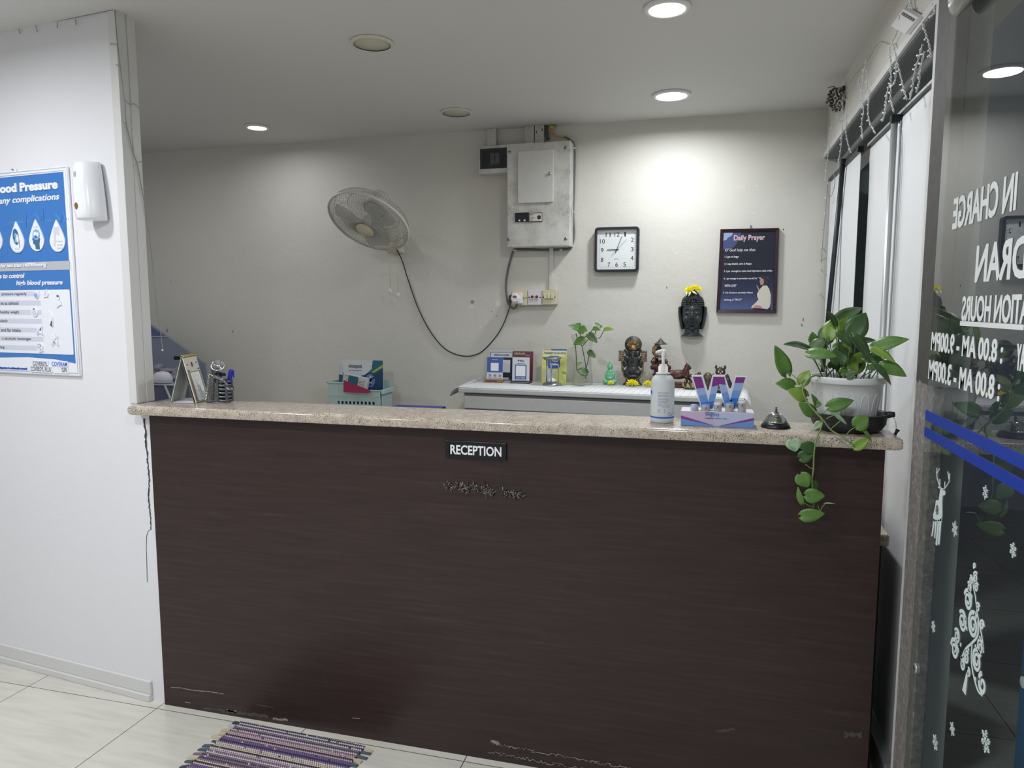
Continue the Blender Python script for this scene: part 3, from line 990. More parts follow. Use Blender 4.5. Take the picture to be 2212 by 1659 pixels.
for x0, x1, z0, lab in ((-1.246, -1.193, 2.419, 'white cable duct rising from the small breaker box to the ceiling'), (-1.021, -.969, 2.412, 'left one of the two white cable ducts above the tall electrical box'), (-.964, -.912, 2.412, 'right one of the two white cable ducts above the tall electrical box')):
    mb = MB().box((x0, 4.085, z0), (x1, 4.129, CEIL - .001), 'grimy_white')
    if x0 == -.964:
        mb.box((x0 + .006, 4.084, 2.475), (x0 + .011, 4.0852, 2.49), 'black_plastic'); mb.box((x1 - .012, 4.084, 2.485), (x1 - .007, 4.0852, 2.5), 'black_plastic')
    tag(mb.done('cable_duct', bevel=.002), lab, 'cable duct', 'cable ducts at the electrical boxes')
mb = MB().box((-.8825, 4.112, 1.598), (-.8585, 4.129, 1.837), 'door_white')
tag(mb.done('cable_duct', bevel=.002), 'thin white cable duct running down from the electrical box to the switches', 'cable duct', 'cable ducts at the electrical boxes')
# loose earth wire above the board
M('wire_yellow', 'b8ad42', .5); M('wire_orange', 'c79a4c', .6); M('wire_green', '56604a', .5)
ew = thing('earth_wire', 'loose yellow and grey wires curling over the electrical box', 'cable', (-.88, 4.11, 2.42))
mb = MB().tube(spline([(-0.891,4.11,2.4412),(-0.902,4.11,2.4851),(-0.8968,4.11,2.5204),(-0.87,4.11,2.5263),(-0.854,4.11,2.5151)], 5), .009, 'wire_green', 7)
mb.done('sleeve', ew)
mb = MB().tube([(-0.8828,4.095,2.5109),(-0.8534,4.095,2.5015)], .011, 'wire_yellow', 8)
mb.done('tape', ew)
mb = MB().tube(spline([(-0.8774,4.095,2.5055),(-0.8719,4.095,2.4773),(-0.8532,4.095,2.461),(-0.8186,4.095,2.4514),(-0.7948,4.095,2.4474)], 5), .005, 'wire_orange', 7)
mb.done('wire', ew)
# grey cable round the board, down to the socket
mb = MB()
pts = [(-0.7938,4.09,2.4463),(-0.7719,4.1,2.437),(-0.7481,4.115,2.4136),(-0.7402,4.118,2.3631),(-0.7413,4.118,2.1845),(-0.7453,4.118,2.0303),(-0.7391,4.118,1.9264),(-0.7492,4.118,1.8538),(-0.7758,4.118,1.8282),(-0.9007,4.118,1.8256),(-1.0526,4.118,1.8314),(-1.0945,4.118,1.8269),(-1.1142,4.118,1.7764),(-1.134,4.118,1.6961),(-1.1426,4.118,1.6152),(-1.1342,4.118,1.5392),(-1.1179,4.11,1.5066),(-1.0955,4.1,1.4903),(-1.0732,4.09,1.4984),(-1.065,4.08,1.5199)]
mb.tube(spline(pts, 5), .0062, 'grey_cable', 7)
gc = thing('mains_cable', 'thick grey cable running round the electrical box down to the socket', 'cable', (-.9, 4.12, 1.6))
mb.done('cable', gc)
for p in [(-0.7431,4.118,2.3886),(-0.7507,4.118,2.0356),(-0.8136,4.118,1.8238),(-1.0889,4.118,1.8268)]:
    MB().box((p[0] - .009, 4.108, p[2] - .004), (p[0] + .009, 4.129, p[2] + .004), 'white_plastic').done('cable_clip', gc, bevel=.002)
# the three plates
def plate_thing(name, x0, x1, z0, z1, m, lab, cat):
    t = thing(name, lab, cat, ((x0 + x1) / 2, 4.13, z0), 0, 'wall plates under the electrical box')
    MB().box((x0, 4.085, z0), (x1, 4.129, z1), m).done('back_box', t, bevel=.004)
    mb = MB().box((x0 + .001, 4.079, z0 + .001), (x1 - .001, 4.085, z1 - .001), m)
    for x in (x0 + .008, x1 - .008):
        mb.cyl((x, 4.0788, (z0 + z1) / 2), (x, 4.0775, (z0 + z1) / 2), .0035, 'black_plastic', n=10)
    mb.done('face_plate', t, bevel=.002)
    return t
M('plate_white', 'dcd9dc', .4); M('switch_red', '7d2a3c', .3)
so = plate_thing('wall_socket', -1.097, -1.003, 1.508, 1.596, 'aged_plastic', 'yellowed socket plate on the left, with the white adaptor plugged in', 'socket')
MB().box((-1.024, 4.07, 1.551), (-1.012, 4.079, 1.562), 'aged_plastic').done('switch', so, bevel=.001)
sw = plate_thing('switch_plate', -1.001, -.918, 1.510, 1.597, 'plate_white', 'white plate with two dark red switches between two yellowed plates', 'switch')
for x in (-.972, -.945):
    mb = MB().box((x - .010, 4.072, 1.542), (x + .010, 4.079, 1.567), 'plate_white')
    mb.cyl((x, 4.072, 1.557), (x, 4.069, 1.557), .0085, 'switch_red', n=14)
    mb.done('switch', sw, bevel=.001)
ls = plate_thing('light_switch', -.916, -.832, 1.512, 1.597, 'aged_plastic', 'yellowed plate with three rocker switches at the end of the duct', 'switch')
for x in (-.895, -.875, -.855):
    MB().prism([(4.079, 1.54), (4.066, 1.548), (4.07, 1.575), (4.079, 1.575)], x - .008, x + .008, 'aged_plastic', 'x').done('rocker', ls, bevel=.0015)
ad = thing('plug_adaptor', 'white multi-plug adaptor with a small red light in the left socket', 'adaptor', (-1.062, 4.079, 1.516))
MB().box((-1.088, 4.045, 1.518), (-1.028, 4.0785, 1.581), 'white_plastic').done('adaptor_body', ad, bevel=.004)
M('led_red', 'ff3348', .4, emit=1.2)
MB().ball((-1.047, 4.043, 1.574), (.0045, .003, .0045), 'led_red', 10, 6).done('indicator', ad)
mb = MB().lathe([(.001, .022), (.02, .022), (.027, .014), (.028, 0), (.001, 0)], 'white_plastic', (-1.065, 4.045, 1.548), 8, Matrix.Rotation(PI / 2, 3, 'X'), smooth=False)
mb.box((-1.076, 4.0222, 1.55), (-1.054, 4.023, 1.563), 'grey_cable')
mb.done('plug', ad, label='white three-pin plug')
mb = MB().box((-1.106, 4.05, 1.525), (-1.089, 4.0785, 1.566), 'black_plastic')
mb.done('black_plug', ad, bevel=.003, label='black plug in the side of the adaptor')

# ------------------------------------------------------------------ wall clock
ck = thing('wall_clock', 'square black-rimmed wall clock with a white face on the back wall', 'clock', (-.494, 4.13, 1.694), 0)
cx, cz, hw = -.4925, 1.8185, .1235
outer = rrect(cx - hw, cz - hw, cx + hw, cz + hw, .018, 6)
inner = rrect(cx - hw + .013, cz - hw + .013, cx + hw - .013, cz + hw - .013, .008, 6)
mb = MB()
mb.ring([[(x, 4.129, z) for x, z in outer], [(x, 4.086, z) for x, z in outer], [(x * .98 + cx * .02, 4.082, z * .98 + cz * .02) for x, z in outer], [(x, 4.082, z) for x, z in inner], [(x, 4.102, z) for x, z in inner]], 'dark_frame', smooth=False, cap1=False)
mb.done('rim', ck)
M('clock_face', 'e6ebea', .5)
mb = MB().prism(inner, 4.1, 4.104, 'clock_face')
mb.done('face', ck)
mb = MB()
for h, (dx, dz) in {12: (0, .083), 1: (.045, .083), 2: (.085, .052), 3: (.085, 0), 4: (.085, -.048), 5: (.045, -.083), 6: (0, -.083), 7: (-.043, -.083), 8: (-.082, -.055), 9: (-.082, -.002), 10: (-.081, .047), 11: (-.05, .083)}.items():
    w = .0125 * (2 if h > 9 else 1) * (.55 if h == 1 else 1)
    hgt = .024
    mb.text(str(h), (cx + dx - w / 2 - .001, cz + dz - hgt / 2), (cx + dx + w / 2 + .001, cz + dz + hgt / 2), 4.0992, 4.0998, 'ink', 0)
mb.text('QUARTZ', (cx - .012, cz - .055), (cx + .012, cz - .051), 4.0992, 4.0998, 'ink')
for k in range(60):
    a = k * PI / 30
    s, c = math.sin(a), math.cos(a)
    e = .1 / max(abs(s), abs(c))
    ln = .007 if k % 5 == 0 else .0045
    p = (cx + s * e, cz + c * e); q = (cx + s * (e - ln), cz + c * (e - ln))
    n = Vector((c, -s)) * .0006
    mb.prism([(p[0] + n.x, p[1] + n.y), (p[0] - n.x, p[1] - n.y), (q[0] - n.x, q[1] - n.y), (q[0] + n.x, q[1] + n.y)], 4.0992, 4.0998, 'ink')
mb.done('numerals', ck)
def hand(name, ang, ln, back, w, y):
    d = Vector((math.sin(ang), math.cos(ang))); n = Vector((d.y, -d.x)) * w
    c = Vector((cx, cz))
    pts = [c - d * back + n, c - d * back - n, c + d * ln - n * .8, c + d * ln + n * .8]
    MB().prism([tuple(p) for p in pts], y, y + .0008, 'black_plastic').done(name, ck)
hand('hour_hand', math.radians(268), .055, .012, .0022, 4.0965)
hand('minute_hand', math.radians(21), .08, .02, .0016, 4.095)
hand('second_hand', math.radians(44), .078, .045, .0005, 4.0935)
MB().cyl((cx, 4.0925, cz), (cx, 4.099, cz), .004, 'black_plastic', n=12).done('pin', ck)

# ------------------------------------------------------------------ framed prayer
M('frame_wood', '35202a', .35, grain=.15); M('print_navy', '1f2333', .35); M('print_blue', '45507c', .4); M('print_pale', '9aa6c8', .4)
M('print_pink', 'd9b9c4', .5); M('skin_print', 'b98d84', .6); M('cream_print', 'd2cfbf', .6)
pf = thing('framed_prayer', 'dark framed Daily Prayer print with a kneeling figure in white', 'picture', (.21, 4.13, 1.465))
TL, TR, BR, BL = (.0634, 1.9161), (.363, 1.915), (.3656, 1.4635), (.0545, 1.467)
def pq(s, t):
    """point of the picture: s, t from 0 to 1, lower left to upper right"""
    a = Vector(BL).lerp(Vector(BR), s); b = Vector(TL).lerp(Vector(TR), s)
    return tuple(a.lerp(b, t))
mb = MB()
o4 = [pq(0, 0), pq(1, 0), pq(1, 1), pq(0, 1)]
i4 = [pq(.055, .036), pq(.945, .036), pq(.945, .964), pq(.055, .964)]
mb.ring([[(x, 4.129, z) for x, z in o4], [(x, 4.108, z) for x, z in o4], [(x * .97 + .03 * y0, 4.104, z * .97 + .03 * z0) for (x, z), (y0, z0) in zip(o4, i4)], [(x, 4.112, z) for x, z in i4], [(x, 4.118, z) for x, z in i4]], 'frame_wood', smooth=False, cap1=False)
mb.done('frame', pf)
PY = 4.1165
mb = MB()
def pr(pts, m, y):
    mb.prism([pq(*p) for p in pts], PY - y, PY - y + .0004, m)
pr([(.05, .03), (.95, .03), (.95, .97), (.05, .97)], 'print_navy', 0)
m_, t_ = newmat('print_night', .35, .5)
sp_ = t_.n('ShaderNodeSeparateXYZ'); t_.l(t_.coord(), sp_.inputs[0])
t_.l(t_.ramp(t_.math('ADD', t_.math('MULTIPLY', sp_.outputs[2], 2.0), t_.math('MULTIPLY', t_.noise(t_.coord(), 12, 3), .12)), [(.08, rgb('56628e')), (.3, rgb('2c3352')), (.5, rgb('1c2030'))]), t_.b.inputs['Base Color'])
pr([(.06, .04), (.94, .04), (.94, .96), (.06, .96)], 'print_night', .0005)
pr([(.06, .96), (.36, .96), (.34, .88), (.25, .79), (.12, .74), (.06, .77)], 'print_blue', .001)
pr([(.06, .96), (.22, .96), (.21, .93), (.17, .91), (.13, .9), (.12, .875), (.06, .865)], 'print_pale', .0015)
mb.done('print', pf)
mb = MB()
def ptx(s, a, b, m='print_white', bold=0, sh=0):
    A_, B_ = pq(*a), pq(*b)
    MB().text(s, A_, B_, PY - .0024, PY - .0018, m, bold, sh).done('lettering', pf)
ptx('Daily Prayer', (.24, .845), (.77, .93), 'print_pink', .03)
ptx("O' God help me that:", (.10, .725), (.62, .772), 'print_white', 0, .2)
for s, t, x1 in (('1. I get no Angry.', .66, .34), ('2. I stay blissful, calm & Happy.', .575, .565), ('3. I get  strength to raise mind high above daily trifles.', .49, .915), ('4. I get energy to surrender my-self to " THY WILL', .402, .855), ('WITH LOVE"', .318, .32), ('5. I do all actions earnestly without', .232, .60), ('thinking of "FRUIT"', .146, .42)):
    ptx(s, (.12 if s[0] in 'Wt' else .10, t - .006), (x1, t + .026), 'print_white', .012)
mb = MB()
pr([(.62, .045), (.9, .045), (.905, .08), (.62, .07)], 'print_navy', .0018)
pr([(.58, .065), (.6, .09), (.66, .13), (.70, .165), (.68, .19), (.67, .23), (.70, .27), (.73, .3), (.77, .33), (.83, .33), (.87, .29), (.90, .22), (.90, .12), (.885, .07), (.85, .05), (.8, .055), (.7, .06)], 'cream_print', .0024)
pr([(.62, .058), (.63, .085), (.67, .098), (.73, .09), (.78, .06)], 'skin_print', .003)
pr([(.70, .26), (.68, .29), (.66, .32), (.655, .335), (.67, .33), (.69, .305), (.71, .285)], 'skin_print', .003)
pr([(.72, .34), (.715, .365), (.705, .375), (.715, .40), (.73, .42), (.77, .42), (.78, .37), (.765, .335)], 'skin_print', .003)
pr([(.73, .415), (.72, .435), (.76, .455), (.82, .445), (.85, .41), (.85, .36), (.83, .335), (.79, .335), (.785, .39), (.765, .41)], 'ink', .0035)
mb.done('kneeling_figure', pf, label='printed kneeling figure in a white robe')
mb = MB().tube([(.215, 4.12, 1.912), (.219, 4.115, 1.93), (.224, 4.12, 1.912)], .0018, 'steel', 5)
mb.cyl((.219, 4.129, 1.932), (.219, 4.11, 1.932), .003, 'steel', n=8)
mb.done('hanger', pf)

# ------------------------------------------------------------------ carved head on the wall
M('bronze_dark', '3b4142', .38, .25, grain=.12, gscale=30)
M('bindi', 'c9938a', .4)
hd = thing('carved_head', 'black carved head with beaded hair hanging between clock and framed print', 'sculpture', (-.071, 4.13, 1.335))
HX, HZ = -.072, 1.452     # centre of the face
mb = MB()
# face mask
rings = []
for z, w, d in ((-.083, .006, .03), (-.079, .022, .048), (-.066, .036, .064), (-.045, .047, .076), (-.02, .053, .082), (.005, .056, .084), (.03, .056, .08), (.052, .054, .074), (.07, .05, .066)):
    rings.append([(HX + w * math.cos(a), 4.129 - d * max(0, math.sin(a)) ** .75, HZ + z) for a in (PI * k / 16 for k in range(17))])
mb.ring(rings, 'bronze_dark', True, True, True)
def X(p, r, m='bronze_dark', n=12, k=8):
    mb.ball((HX + p[0], 4.129 - p[1], HZ + p[2]), r, m, n, k)
X((0, .083, -.012), (.0085, .016, .010))
mb.tube([(HX, 4.129 - .084, HZ + .03), (HX, 4.129 - .09, HZ + .005), (HX, 4.129 - .099, HZ - .012)], [.0045, .006, .0085], 'bronze_dark', 8)
for s in (-1, 1):
    X((s * .0085, .084, -.014), (.006, .008, .005))
    X((s * .0235, .073, .014), (.0155, .0075, .007))
    mb.tube([(HX + s * x, 4.129 - y, HZ + z) for x, y, z in ((.008, .083, .016), (.016, .0835, .0115), (.025, .079, .012), (.036, .068, .0165))], .0016, 'bronze_dark', 5)
    mb.tube([(HX + s * x, 4.129 - y, HZ + z) for x, y, z in ((.003, .086, .027), (.012, .084, .037), (.024, .079, .039), (.04, .064, .031))], .0028, 'bronze_dark', 6)
    X((s * .03, .058, -.02), (.02, .022, .024))
    mb.ring([[(HX + s * (x + dx), 4.129 - y, HZ + z) for dx, y in ((-.009, .012), (.002, .03), (.010, .03), (.013, .012))] for x, z in ((.058, .05), (.065, .042), (.064, .01), (.058, -.025), (.051, -.06), (.047, -.075))], 'bronze_dark', True)
X((0, .079, -.042), (.0135, .0095, .0042)); X((0, .078, -.0495), (.011, .010, .005)); X((0, .068, -.069), (.014, .014, .010))
# neck
rings = []
for z, w, d in ((-.115, .062, .06), (-.108, .052, .054), (-.095, .041, .048), (-.08, .037, .046), (-.06, .035, .044)):
    rings.append([(HX + w * math.cos(a), 4.129 - d * max(0, math.sin(a)) ** .8, HZ + z) for a in (PI * k / 14 for k in range(15))])
mb.ring(rings, 'bronze_dark', True)
mb.done('face', hd)
mb = MB()
rnd = random.Random(5)
for i in range(13):
    t = i / 12
    if t < .62:
        tt = t / .62
        w = .059 * math.cos(tt * .98); d = .07 * math.cos(tt * .9); z = .054 + .048 * math.sin(tt * PI / 2)
    else:
        tt = (t - .62) / .38
        w = .033 * math.cos(tt * 1.35); d = .045 * math.cos(tt * 1.2); z = .104 + .034 * tt
    n = max(4, int(PI * w / .0088))
    for k in range(n + 1):
        a = PI * (k + .5 * (i % 2)) / n
        if a > PI:
            continue
        mb.ball((HX + w * math.cos(a), 4.127 - d * max(0, math.sin(a)), HZ + z), .0052, 'bronze_dark', 7, 4)
mb.ring([[(HX + w * math.cos(a), 4.129 - d * math.sin(a), HZ + z) for a in (PI * k / 12 for k in range(13))] for w, d, z in ((.056, .068, .05), (.052, .062, .08), (.034, .044, .1), (.03, .04, .12), (.012, .02, .138))], 'bronze_dark', True)
mb.done('beaded_hair', hd)
MB().ball((HX, 4.129 - .0835, HZ + .0445), (.0045, .003, .0045), 'bindi', 10, 6).done('forehead_dot', hd)

def blossom(mb, c, r, rnd, up=(0, -.3, 1), n=34):
    Fm = frame_of(up)
    for k in range(n):
        lay = k / n
        a = k * 2.39996
        el = .15 + 1.25 * lay
        rr = r * (1 - .45 * lay) * rnd.uniform(.85, 1.12)
        d = Vector((math.cos(a) * math.cos(el), math.sin(a) * math.cos(el), math.sin(el) * .8))
        s = Vector((-math.sin(a), math.cos(a), 0)) * r * .11
        b = d * r * .12
        pts = [b, d * rr * .6 + s, d * rr + Vector((0, 0, r * .08)), d * rr * .6 - s]
        pts2 = [p + Vector((0, 0, -r * .05)) for p in pts]
        P = [Vector(c) + Fm @ p for p in pts + pts2]
        mb.add(P, [(0, 1, 2, 3), (7, 6, 5, 4), (0, 4, 5, 1), (1, 5, 6, 2), (2, 6, 7, 3), (3, 7, 4, 0)], 'yellow_petal')
    mb.ball(c, r * .25, 'yellow_petal', 8, 5)
rnd = random.Random(2)
mb = MB()
blossom(mb, (-.092, 4.075, 1.588), .033, rnd, (-.35, -.7, .6)); blossom(mb, (-.048, 4.08, 1.594), .03, rnd, (.35, -.6, .7)); blossom(mb, (-.07, 4.085, 1.6), .028, rnd, (0, -.6, .8))
M('petal_white', 'eeeecb', .6)
for p, q in (((-.083, 4.045, 1.58), (-.093, 4.04, 1.556)), ((-.075, 4.05, 1.583), (-.05, 4.04, 1.567)), ((-.106, 4.05, 1.58), (-.104, 4.04, 1.56))):
    mb.tube([p, ((p[0] + q[0]) / 2, p[1] - .004, (p[2] + q[2]) / 2), q], [.003, .006, .002], 'petal_white', 6)
tag(mb.done('yellow_flowers'), 'yellow blossoms laid on top of the carved black head', 'flower', 'yellow flowers')

# dents and scuffs in the plaster
M('plaster_scuff', '9d9b93', .9); M('plaster_hole', '55534e', .9); M('plaster_patch', 'e3e1d9', .9)
rnd = random.Random(77)
wb = bpy.data.objects['wall_back']
WM[wb.name] = Matrix.Identity(4)
mb = MB()
def dent(c, rx, rz, m, n=9):
    mb.prism([(c[0] + rx * rnd.uniform(.6, 1.1) * math.cos(2 * PI * k / n), c[1] + rz * rnd.uniform(.6, 1.1) * math.sin(2 * PI * k / n)) for k in range(n)], 4.1293, 4.1305, m)
for c, rx, rz, m in (((-1.3566,1.5289), .016, .012, 'plaster_scuff'), ((-1.3627,1.5013), .02, .012, 'plaster_patch'), ((-3.0263,1.3376), .006, .012, 'plaster_scuff'), ((-3.4973,1.6737), .002, .016, 'plaster_scuff'), ((-3.5442,1.3365), .01, .014, 'plaster_scuff'),
                     ((-0.2153,1.6059), .003, .007, 'plaster_hole'), ((0.3859,1.9091), .003, .006, 'plaster_hole'), ((-1.2351,1.471), .003, .004, 'plaster_hole'), ((-1.2064,1.4463), .003, .004, 'plaster_hole'), ((0.504,1.4311), .003, .012, 'plaster_hole'), ((0.4982,1.4014), .003, .010, 'plaster_hole'),
                     ((0.1623,2.1377), .03, .004, 'plaster_patch'), ((0.2424,2.1415), .012, .007, 'plaster_patch'), ((-0.1691,1.7911), .01, .004, 'plaster_patch'), ((0.3878,1.4207), .012, .004, 'plaster_patch'), ((0.2378,1.9987), .012, .004, 'plaster_patch'), ((-1.5655,2.1055), .004, .012, 'plaster_patch'), ((-1.3051,1.3796), .008, .008, 'plaster_patch'), ((-1.1975,1.5204), .02, .02, 'plaster_patch')):
    dent(c, rx, rz, m)
o = mb.done('plaster_mark', wb)
o['kind'] = 'structure'


# ------------------------------------------------------------------ poster and air freshener on the left wall
PZ = -.11042
def lwthing(name, label, cat, u, z, group=None):
    return thing(name, label, cat, (-2.27 + .9939 * u, 2.193 - .1102 * u, z), PZ, group)
ps = thing('health_poster', 'blue and white raised plastic blood pressure poster on the left wall', 'poster', (-2.27, 2.193, 0), PZ)
M('poster_white', 'eef0f8', .3); M('poster_blue', '3f7bc4', .35); M('poster_silver', 'b9bdc2', .3); M('poster_teal', '3d6f94', .4); M('poster_sky', '7fb3ec', .4); M('poster_lilac', 'd5d6e6', .4); M('poster_text', '5b6270', .5); M('poster_cobalt', '2458c8', .35)
UL = -.62
zt, zb = (0.0076,2.013)[1], (0.0132,1.2365)[1]
ur = (-0.0014,1.6079)[0]
mb = MB()
y0 = -.001
mb.prism(rrect(UL, zb, ur, zt, .008), y0, -.008, 'poster_white')
mb.done('board', ps, local=True, bevel=.002)
mb = MB()
# raised rim
for d in (.004, .014):
    mb.tube([(UL, -.0085, zt - d), (ur - d, -.0085, zt - d), (ur - d, -.0085, zb + d), (UL, -.0085, zb + d)], .0028, 'poster_white', 6, smooth=True)
mb.done('raised_rim', ps, local=True)
mb = MB()
def pp(pts, m, k, dd=.0006):
    mb.prism(pts, -.0082 - k, -.0082 - k - dd, m)
zA, zB_, zC, zD = (-0.0135,1.993)[1], (-0.0199,1.6695)[1], (-0.023,1.6372)[1], (-0.0142,1.3109)[1]
uR = ur - .024
pp([(UL, zB_), (uR, zB_), (uR, zA), (UL, zA)], 'poster_blue', 0)
pp([(UL, zC), (uR + .004, zC), (uR + .004, zB_), (UL, zB_)], 'poster_silver', 0, .002)
pp([(UL, zD + .02), (UL, zC), (uR, zC), (uR, (-0.0116,1.2865)[1]), (-0.1299,1.2992), (-0.2841,1.3042), (-0.446,1.2983)], 'poster_blue', 0)
wp = (-0.0282,1.3193); wt = (-0.0299,1.5637)
pp(rrect(UL, wp[1], wp[0] - .002, wt[1], .006), 'poster_white', .0006, .0015)
zs = [(-0.3636,1.5488)[1],(-0.3674,1.5146)[1],(-0.3714,1.4785)[1],(-0.3753,1.4441)[1],(-0.3791,1.4096)[1],(-0.383,1.3749)[1],(-0.3869,1.3401)[1]]
for z in zs:
    pp([(UL, z - .009), (-.19, z - .009), (-.19, z + .009), (UL, z + .009)], 'poster_lilac', .0021, .0004)
mb.done('printed_fields', ps, local=True)
# drops
for px, dark in (((-0.4187,1.7716), 0), ((-0.295,1.7638), 1), ((-0.1866,1.7669), 2), ((-0.0747,1.7612), 3)):
    mb = MB()
    cu, czz = px
    w, h = .0405, .062
    out = []
    for k in range(28):
        a = 2 * PI * k / 28 + PI / 2
        s = math.sin(a); c = math.cos(a)
        out.append((cu + w * c * (1 if s < 0 else (1 - s) ** .55), czz - .014 + (h * 1.22 * s if s > 0 else h * .7 * s)))
    mb.prism(out, -.009, -.0125, 'poster_white')
    def el(dx, dz, rx, rz, m, k=.0128, rot=0):
        mb.prism([(cu + dx + x * math.cos(rot) - z * math.sin(rot), czz + dz + x * math.sin(rot) + z * math.cos(rot)) for x, z in ell(0, 0, rx, rz, 18)], -.0124, -k, m)
    if dark == 0:
        el(.0, -.02, .028, .03, 'poster_cobalt'); el(.004, -.012, .016, .02, 'poster_sky', .0131)
    elif dark == 1:
        el(-.004, .003, .017, .031, 'poster_teal', .0129, .12); el(.003, -.003, .009, .016, 'poster_white', .0133, .2); el(-.005, .008, .006, .01, 'poster_sky', .0133); el(-.006, -.012, .006, .008, 'poster_sky', .0133)
        mb.prism([(cu + .011, czz + .002), (cu + .013, czz + .002), (cu + .016, czz - .04), (cu + .013, czz - .04)], -.0124, -.013, 'poster_teal')
        mb.text('Kidney', (cu - .013, czz - .048), (cu + .013, czz - .04), -.0124, -.0128, 'poster_silver'); mb.text('disease', (cu - .014, czz - .058), (cu + .014, czz - .051), -.0124, -.0128, 'poster_silver')
    elif dark == 2:
        mb.prism([(cu - .018, czz - .002), (cu - .022, czz - .015), (cu - .018, czz - .018), (cu - .018, czz - .03), (cu - .008, czz - .034), (cu - .006, czz - .05), (cu + .016, czz - .052), (cu + .016, czz - .03), (cu + .022, czz - .01)], -.0124, -.0129, 'poster_teal')
        el(.002, .004, .02, .02, 'poster_sky', .0132); el(-.004, .008, .009, .007, 'poster_white', .0135, .4); el(.009, .004, .006, .009, 'poster_white', .0135, -.4); el(0, -.004, .008, .005, 'poster_teal', .0135)
        mb.text('Stroke', (cu - .013, czz + .029), (cu + .013, czz + .037), -.0124, -.0128, 'poster_silver')
    else:
        mb.prism([(cu - .014, czz + .034), (cu + .016, czz + .034), (cu + .014, czz + .002), (cu + .002, czz + .004), (cu - .004, czz + .012), (cu - .007, czz - .02), (cu - .012, czz - .04), (cu - .022, czz - .034), (cu - .016, czz - .01)], -.0124, -.0131, 'poster_lilac')
        for i, s in enumerate(('Peripheral', 'vascular', 'disease')):
            mb.text(s, (cu - .004, czz - .024 - .012 * i), (cu + .028, czz - .016 - .012 * i), -.0124, -.0128, 'poster_silver')
    mb.done('drop_emblem', ps, local=True)
# heart trace
mb = MB()
tr = [(-0.3896,1.7919),(-0.3278,1.8228),(-0.2601,1.8217),(-0.2455,1.8142),(-0.2382,1.8588),(-0.2395,1.7983),(-0.2287,1.8273),(-0.2142,1.8198),(-0.1905,1.8514),(-0.1678,1.8264),(-0.158,1.8242),(-0.1433,1.8696),(-0.1424,1.8048),(-0.1327,1.8265),(-0.1183,1.8208),(-0.0986,1.82),(-0.0814,1.8446),(-0.0589,1.8233),(-0.0531,1.8079),(-0.0364,1.8543),(-0.0306,1.8137),(-0.0196,1.8266),(-0.0106,1.8195)]
mb.tube([(a, -.0089, b) for a, b in tr], .0009, 'poster_sky', 4)
mb.done('heart_trace', ps, local=True)
mb = MB()
def pt(s, a, b, m='poster_white', bold=.02, sh=0, dd=.002, k=.0086):
    MB().text(s, a, b, -k, -k - dd, m, bold, sh).done('lettering', ps, local=True)
pt('ood Pressure', ((-0.37,1.9403)[0], (-0.2175,1.9333)[1]), ((-0.0542,1.9473)[0], (-0.2139,1.9672)[1]), 'poster_white', .045, 0, .004)
pt('many complications', ((-0.4201,1.8992)[0], (-0.2223,1.8873)[1]), ((-0.0514,1.9003)[0], (-0.2191,1.918)[1]), 'poster_white', .02, .22)
pt('n for less than 140/90mmHg', ((-0.416,1.6554)[0], (-0.2737,1.6473)[1]), ((-0.1399,1.655)[0], (-0.2716,1.6666)[1]), 'poster_white', .03, .2, .003, .0102)
pt('s to control', ((-0.4126,1.6141)[0], (-0.3303,1.6093)[1]), ((-0.2691,1.6172)[0], (-0.3282,1.6288)[1]), 'poster_white', .025, .22)
pt('high blood pressure', ((-0.3195,1.5878)[0], (-0.2036,1.5776)[1]), ((-0.0644,1.5882)[0], (-0.2013,1.6004)[1]), 'poster_white', .025, .22)
for s, x1, z in zip(('pressure regularly', 'ne as advised', 'healthy weight', 'gularly', 't and fat intake', 'n alcoholic beverages', 'king'), (58, 40, 42, 17, 45, 67, 10), zs):
    u1 = {58: (-0.2642,1.541)[0], 40: (-0.3143,1.5145)[0], 42: (-0.3129,1.4787)[0], 17: (-0.3833,1.4441)[0], 45: (-0.3123,1.4103)[0], 67: (-0.2581,1.3769)[0], 10: (-0.414,1.3396)[0]}[x1]
    pt(s, (u1 - .0079 * len(s), z - .008), (u1, z + .006), 'poster_text', .012, 0, .0005, .0107)
lg = (((-0.2562,1.2705), (-0.1739,1.2909), 'COVERSYL', 'poster_text'), ((-0.1503,1.2719), (-0.0679,1.292), 'COVERAM', 'poster_cobalt'), ((-0.269,1.2484), (-0.1581,1.2699), 'COVERSYL PLUS', 'poster_text'), ((-0.145,1.2488), (-0.0674,1.2708), 'SR', 'poster_text'))
for a, b, s, m in lg:
    mb = MB()
    pp(rrect(a[0] - .001, a[1] - .002, b[0] + .003, b[1] + .002, .002), 'poster_white', .0003, .003)
    mb.done('name_tab', ps, local=True)
    x0 = a[0] if s != 'SR' else a[0] * .4 + b[0] * .6
    pt(s, (x0, a[1] + .002), (b[0], b[1] - .002), m, .012, 0, .0004, .0116)
pt('leading partner in cardiovascular research', ((-0.4679,1.2513)[0], (-0.3967,1.2516)[1]), ((-0.2948,1.253)[0], (-0.3955,1.2627)[1]), 'poster_cobalt', .01)
mb = MB()
def icon(poly, m='poster_white', h=.004, k=.0105):
    mb.prism([q for q in poly], -k, -k - h, m)
def c2(pu, pz, r, rz=None, n=16):
    return ell(pu, pz, r, rz or r, n)
a = (-0.2071,1.5442); b = (-0.1558,1.5474)
icon(c2(a[0], a[1], .012, .013)); icon(c2(a[0] - .001, a[1] - .001, .009, .009), 'poster_sky', .001, .0146); icon([(b[0] - .012, b[1] - .012), (b[0] + .01, b[1] - .01), (b[0] + .014, b[1] + .002), (b[0] + .006, b[1] + .018), (b[0] - .006, b[1] + .014)])
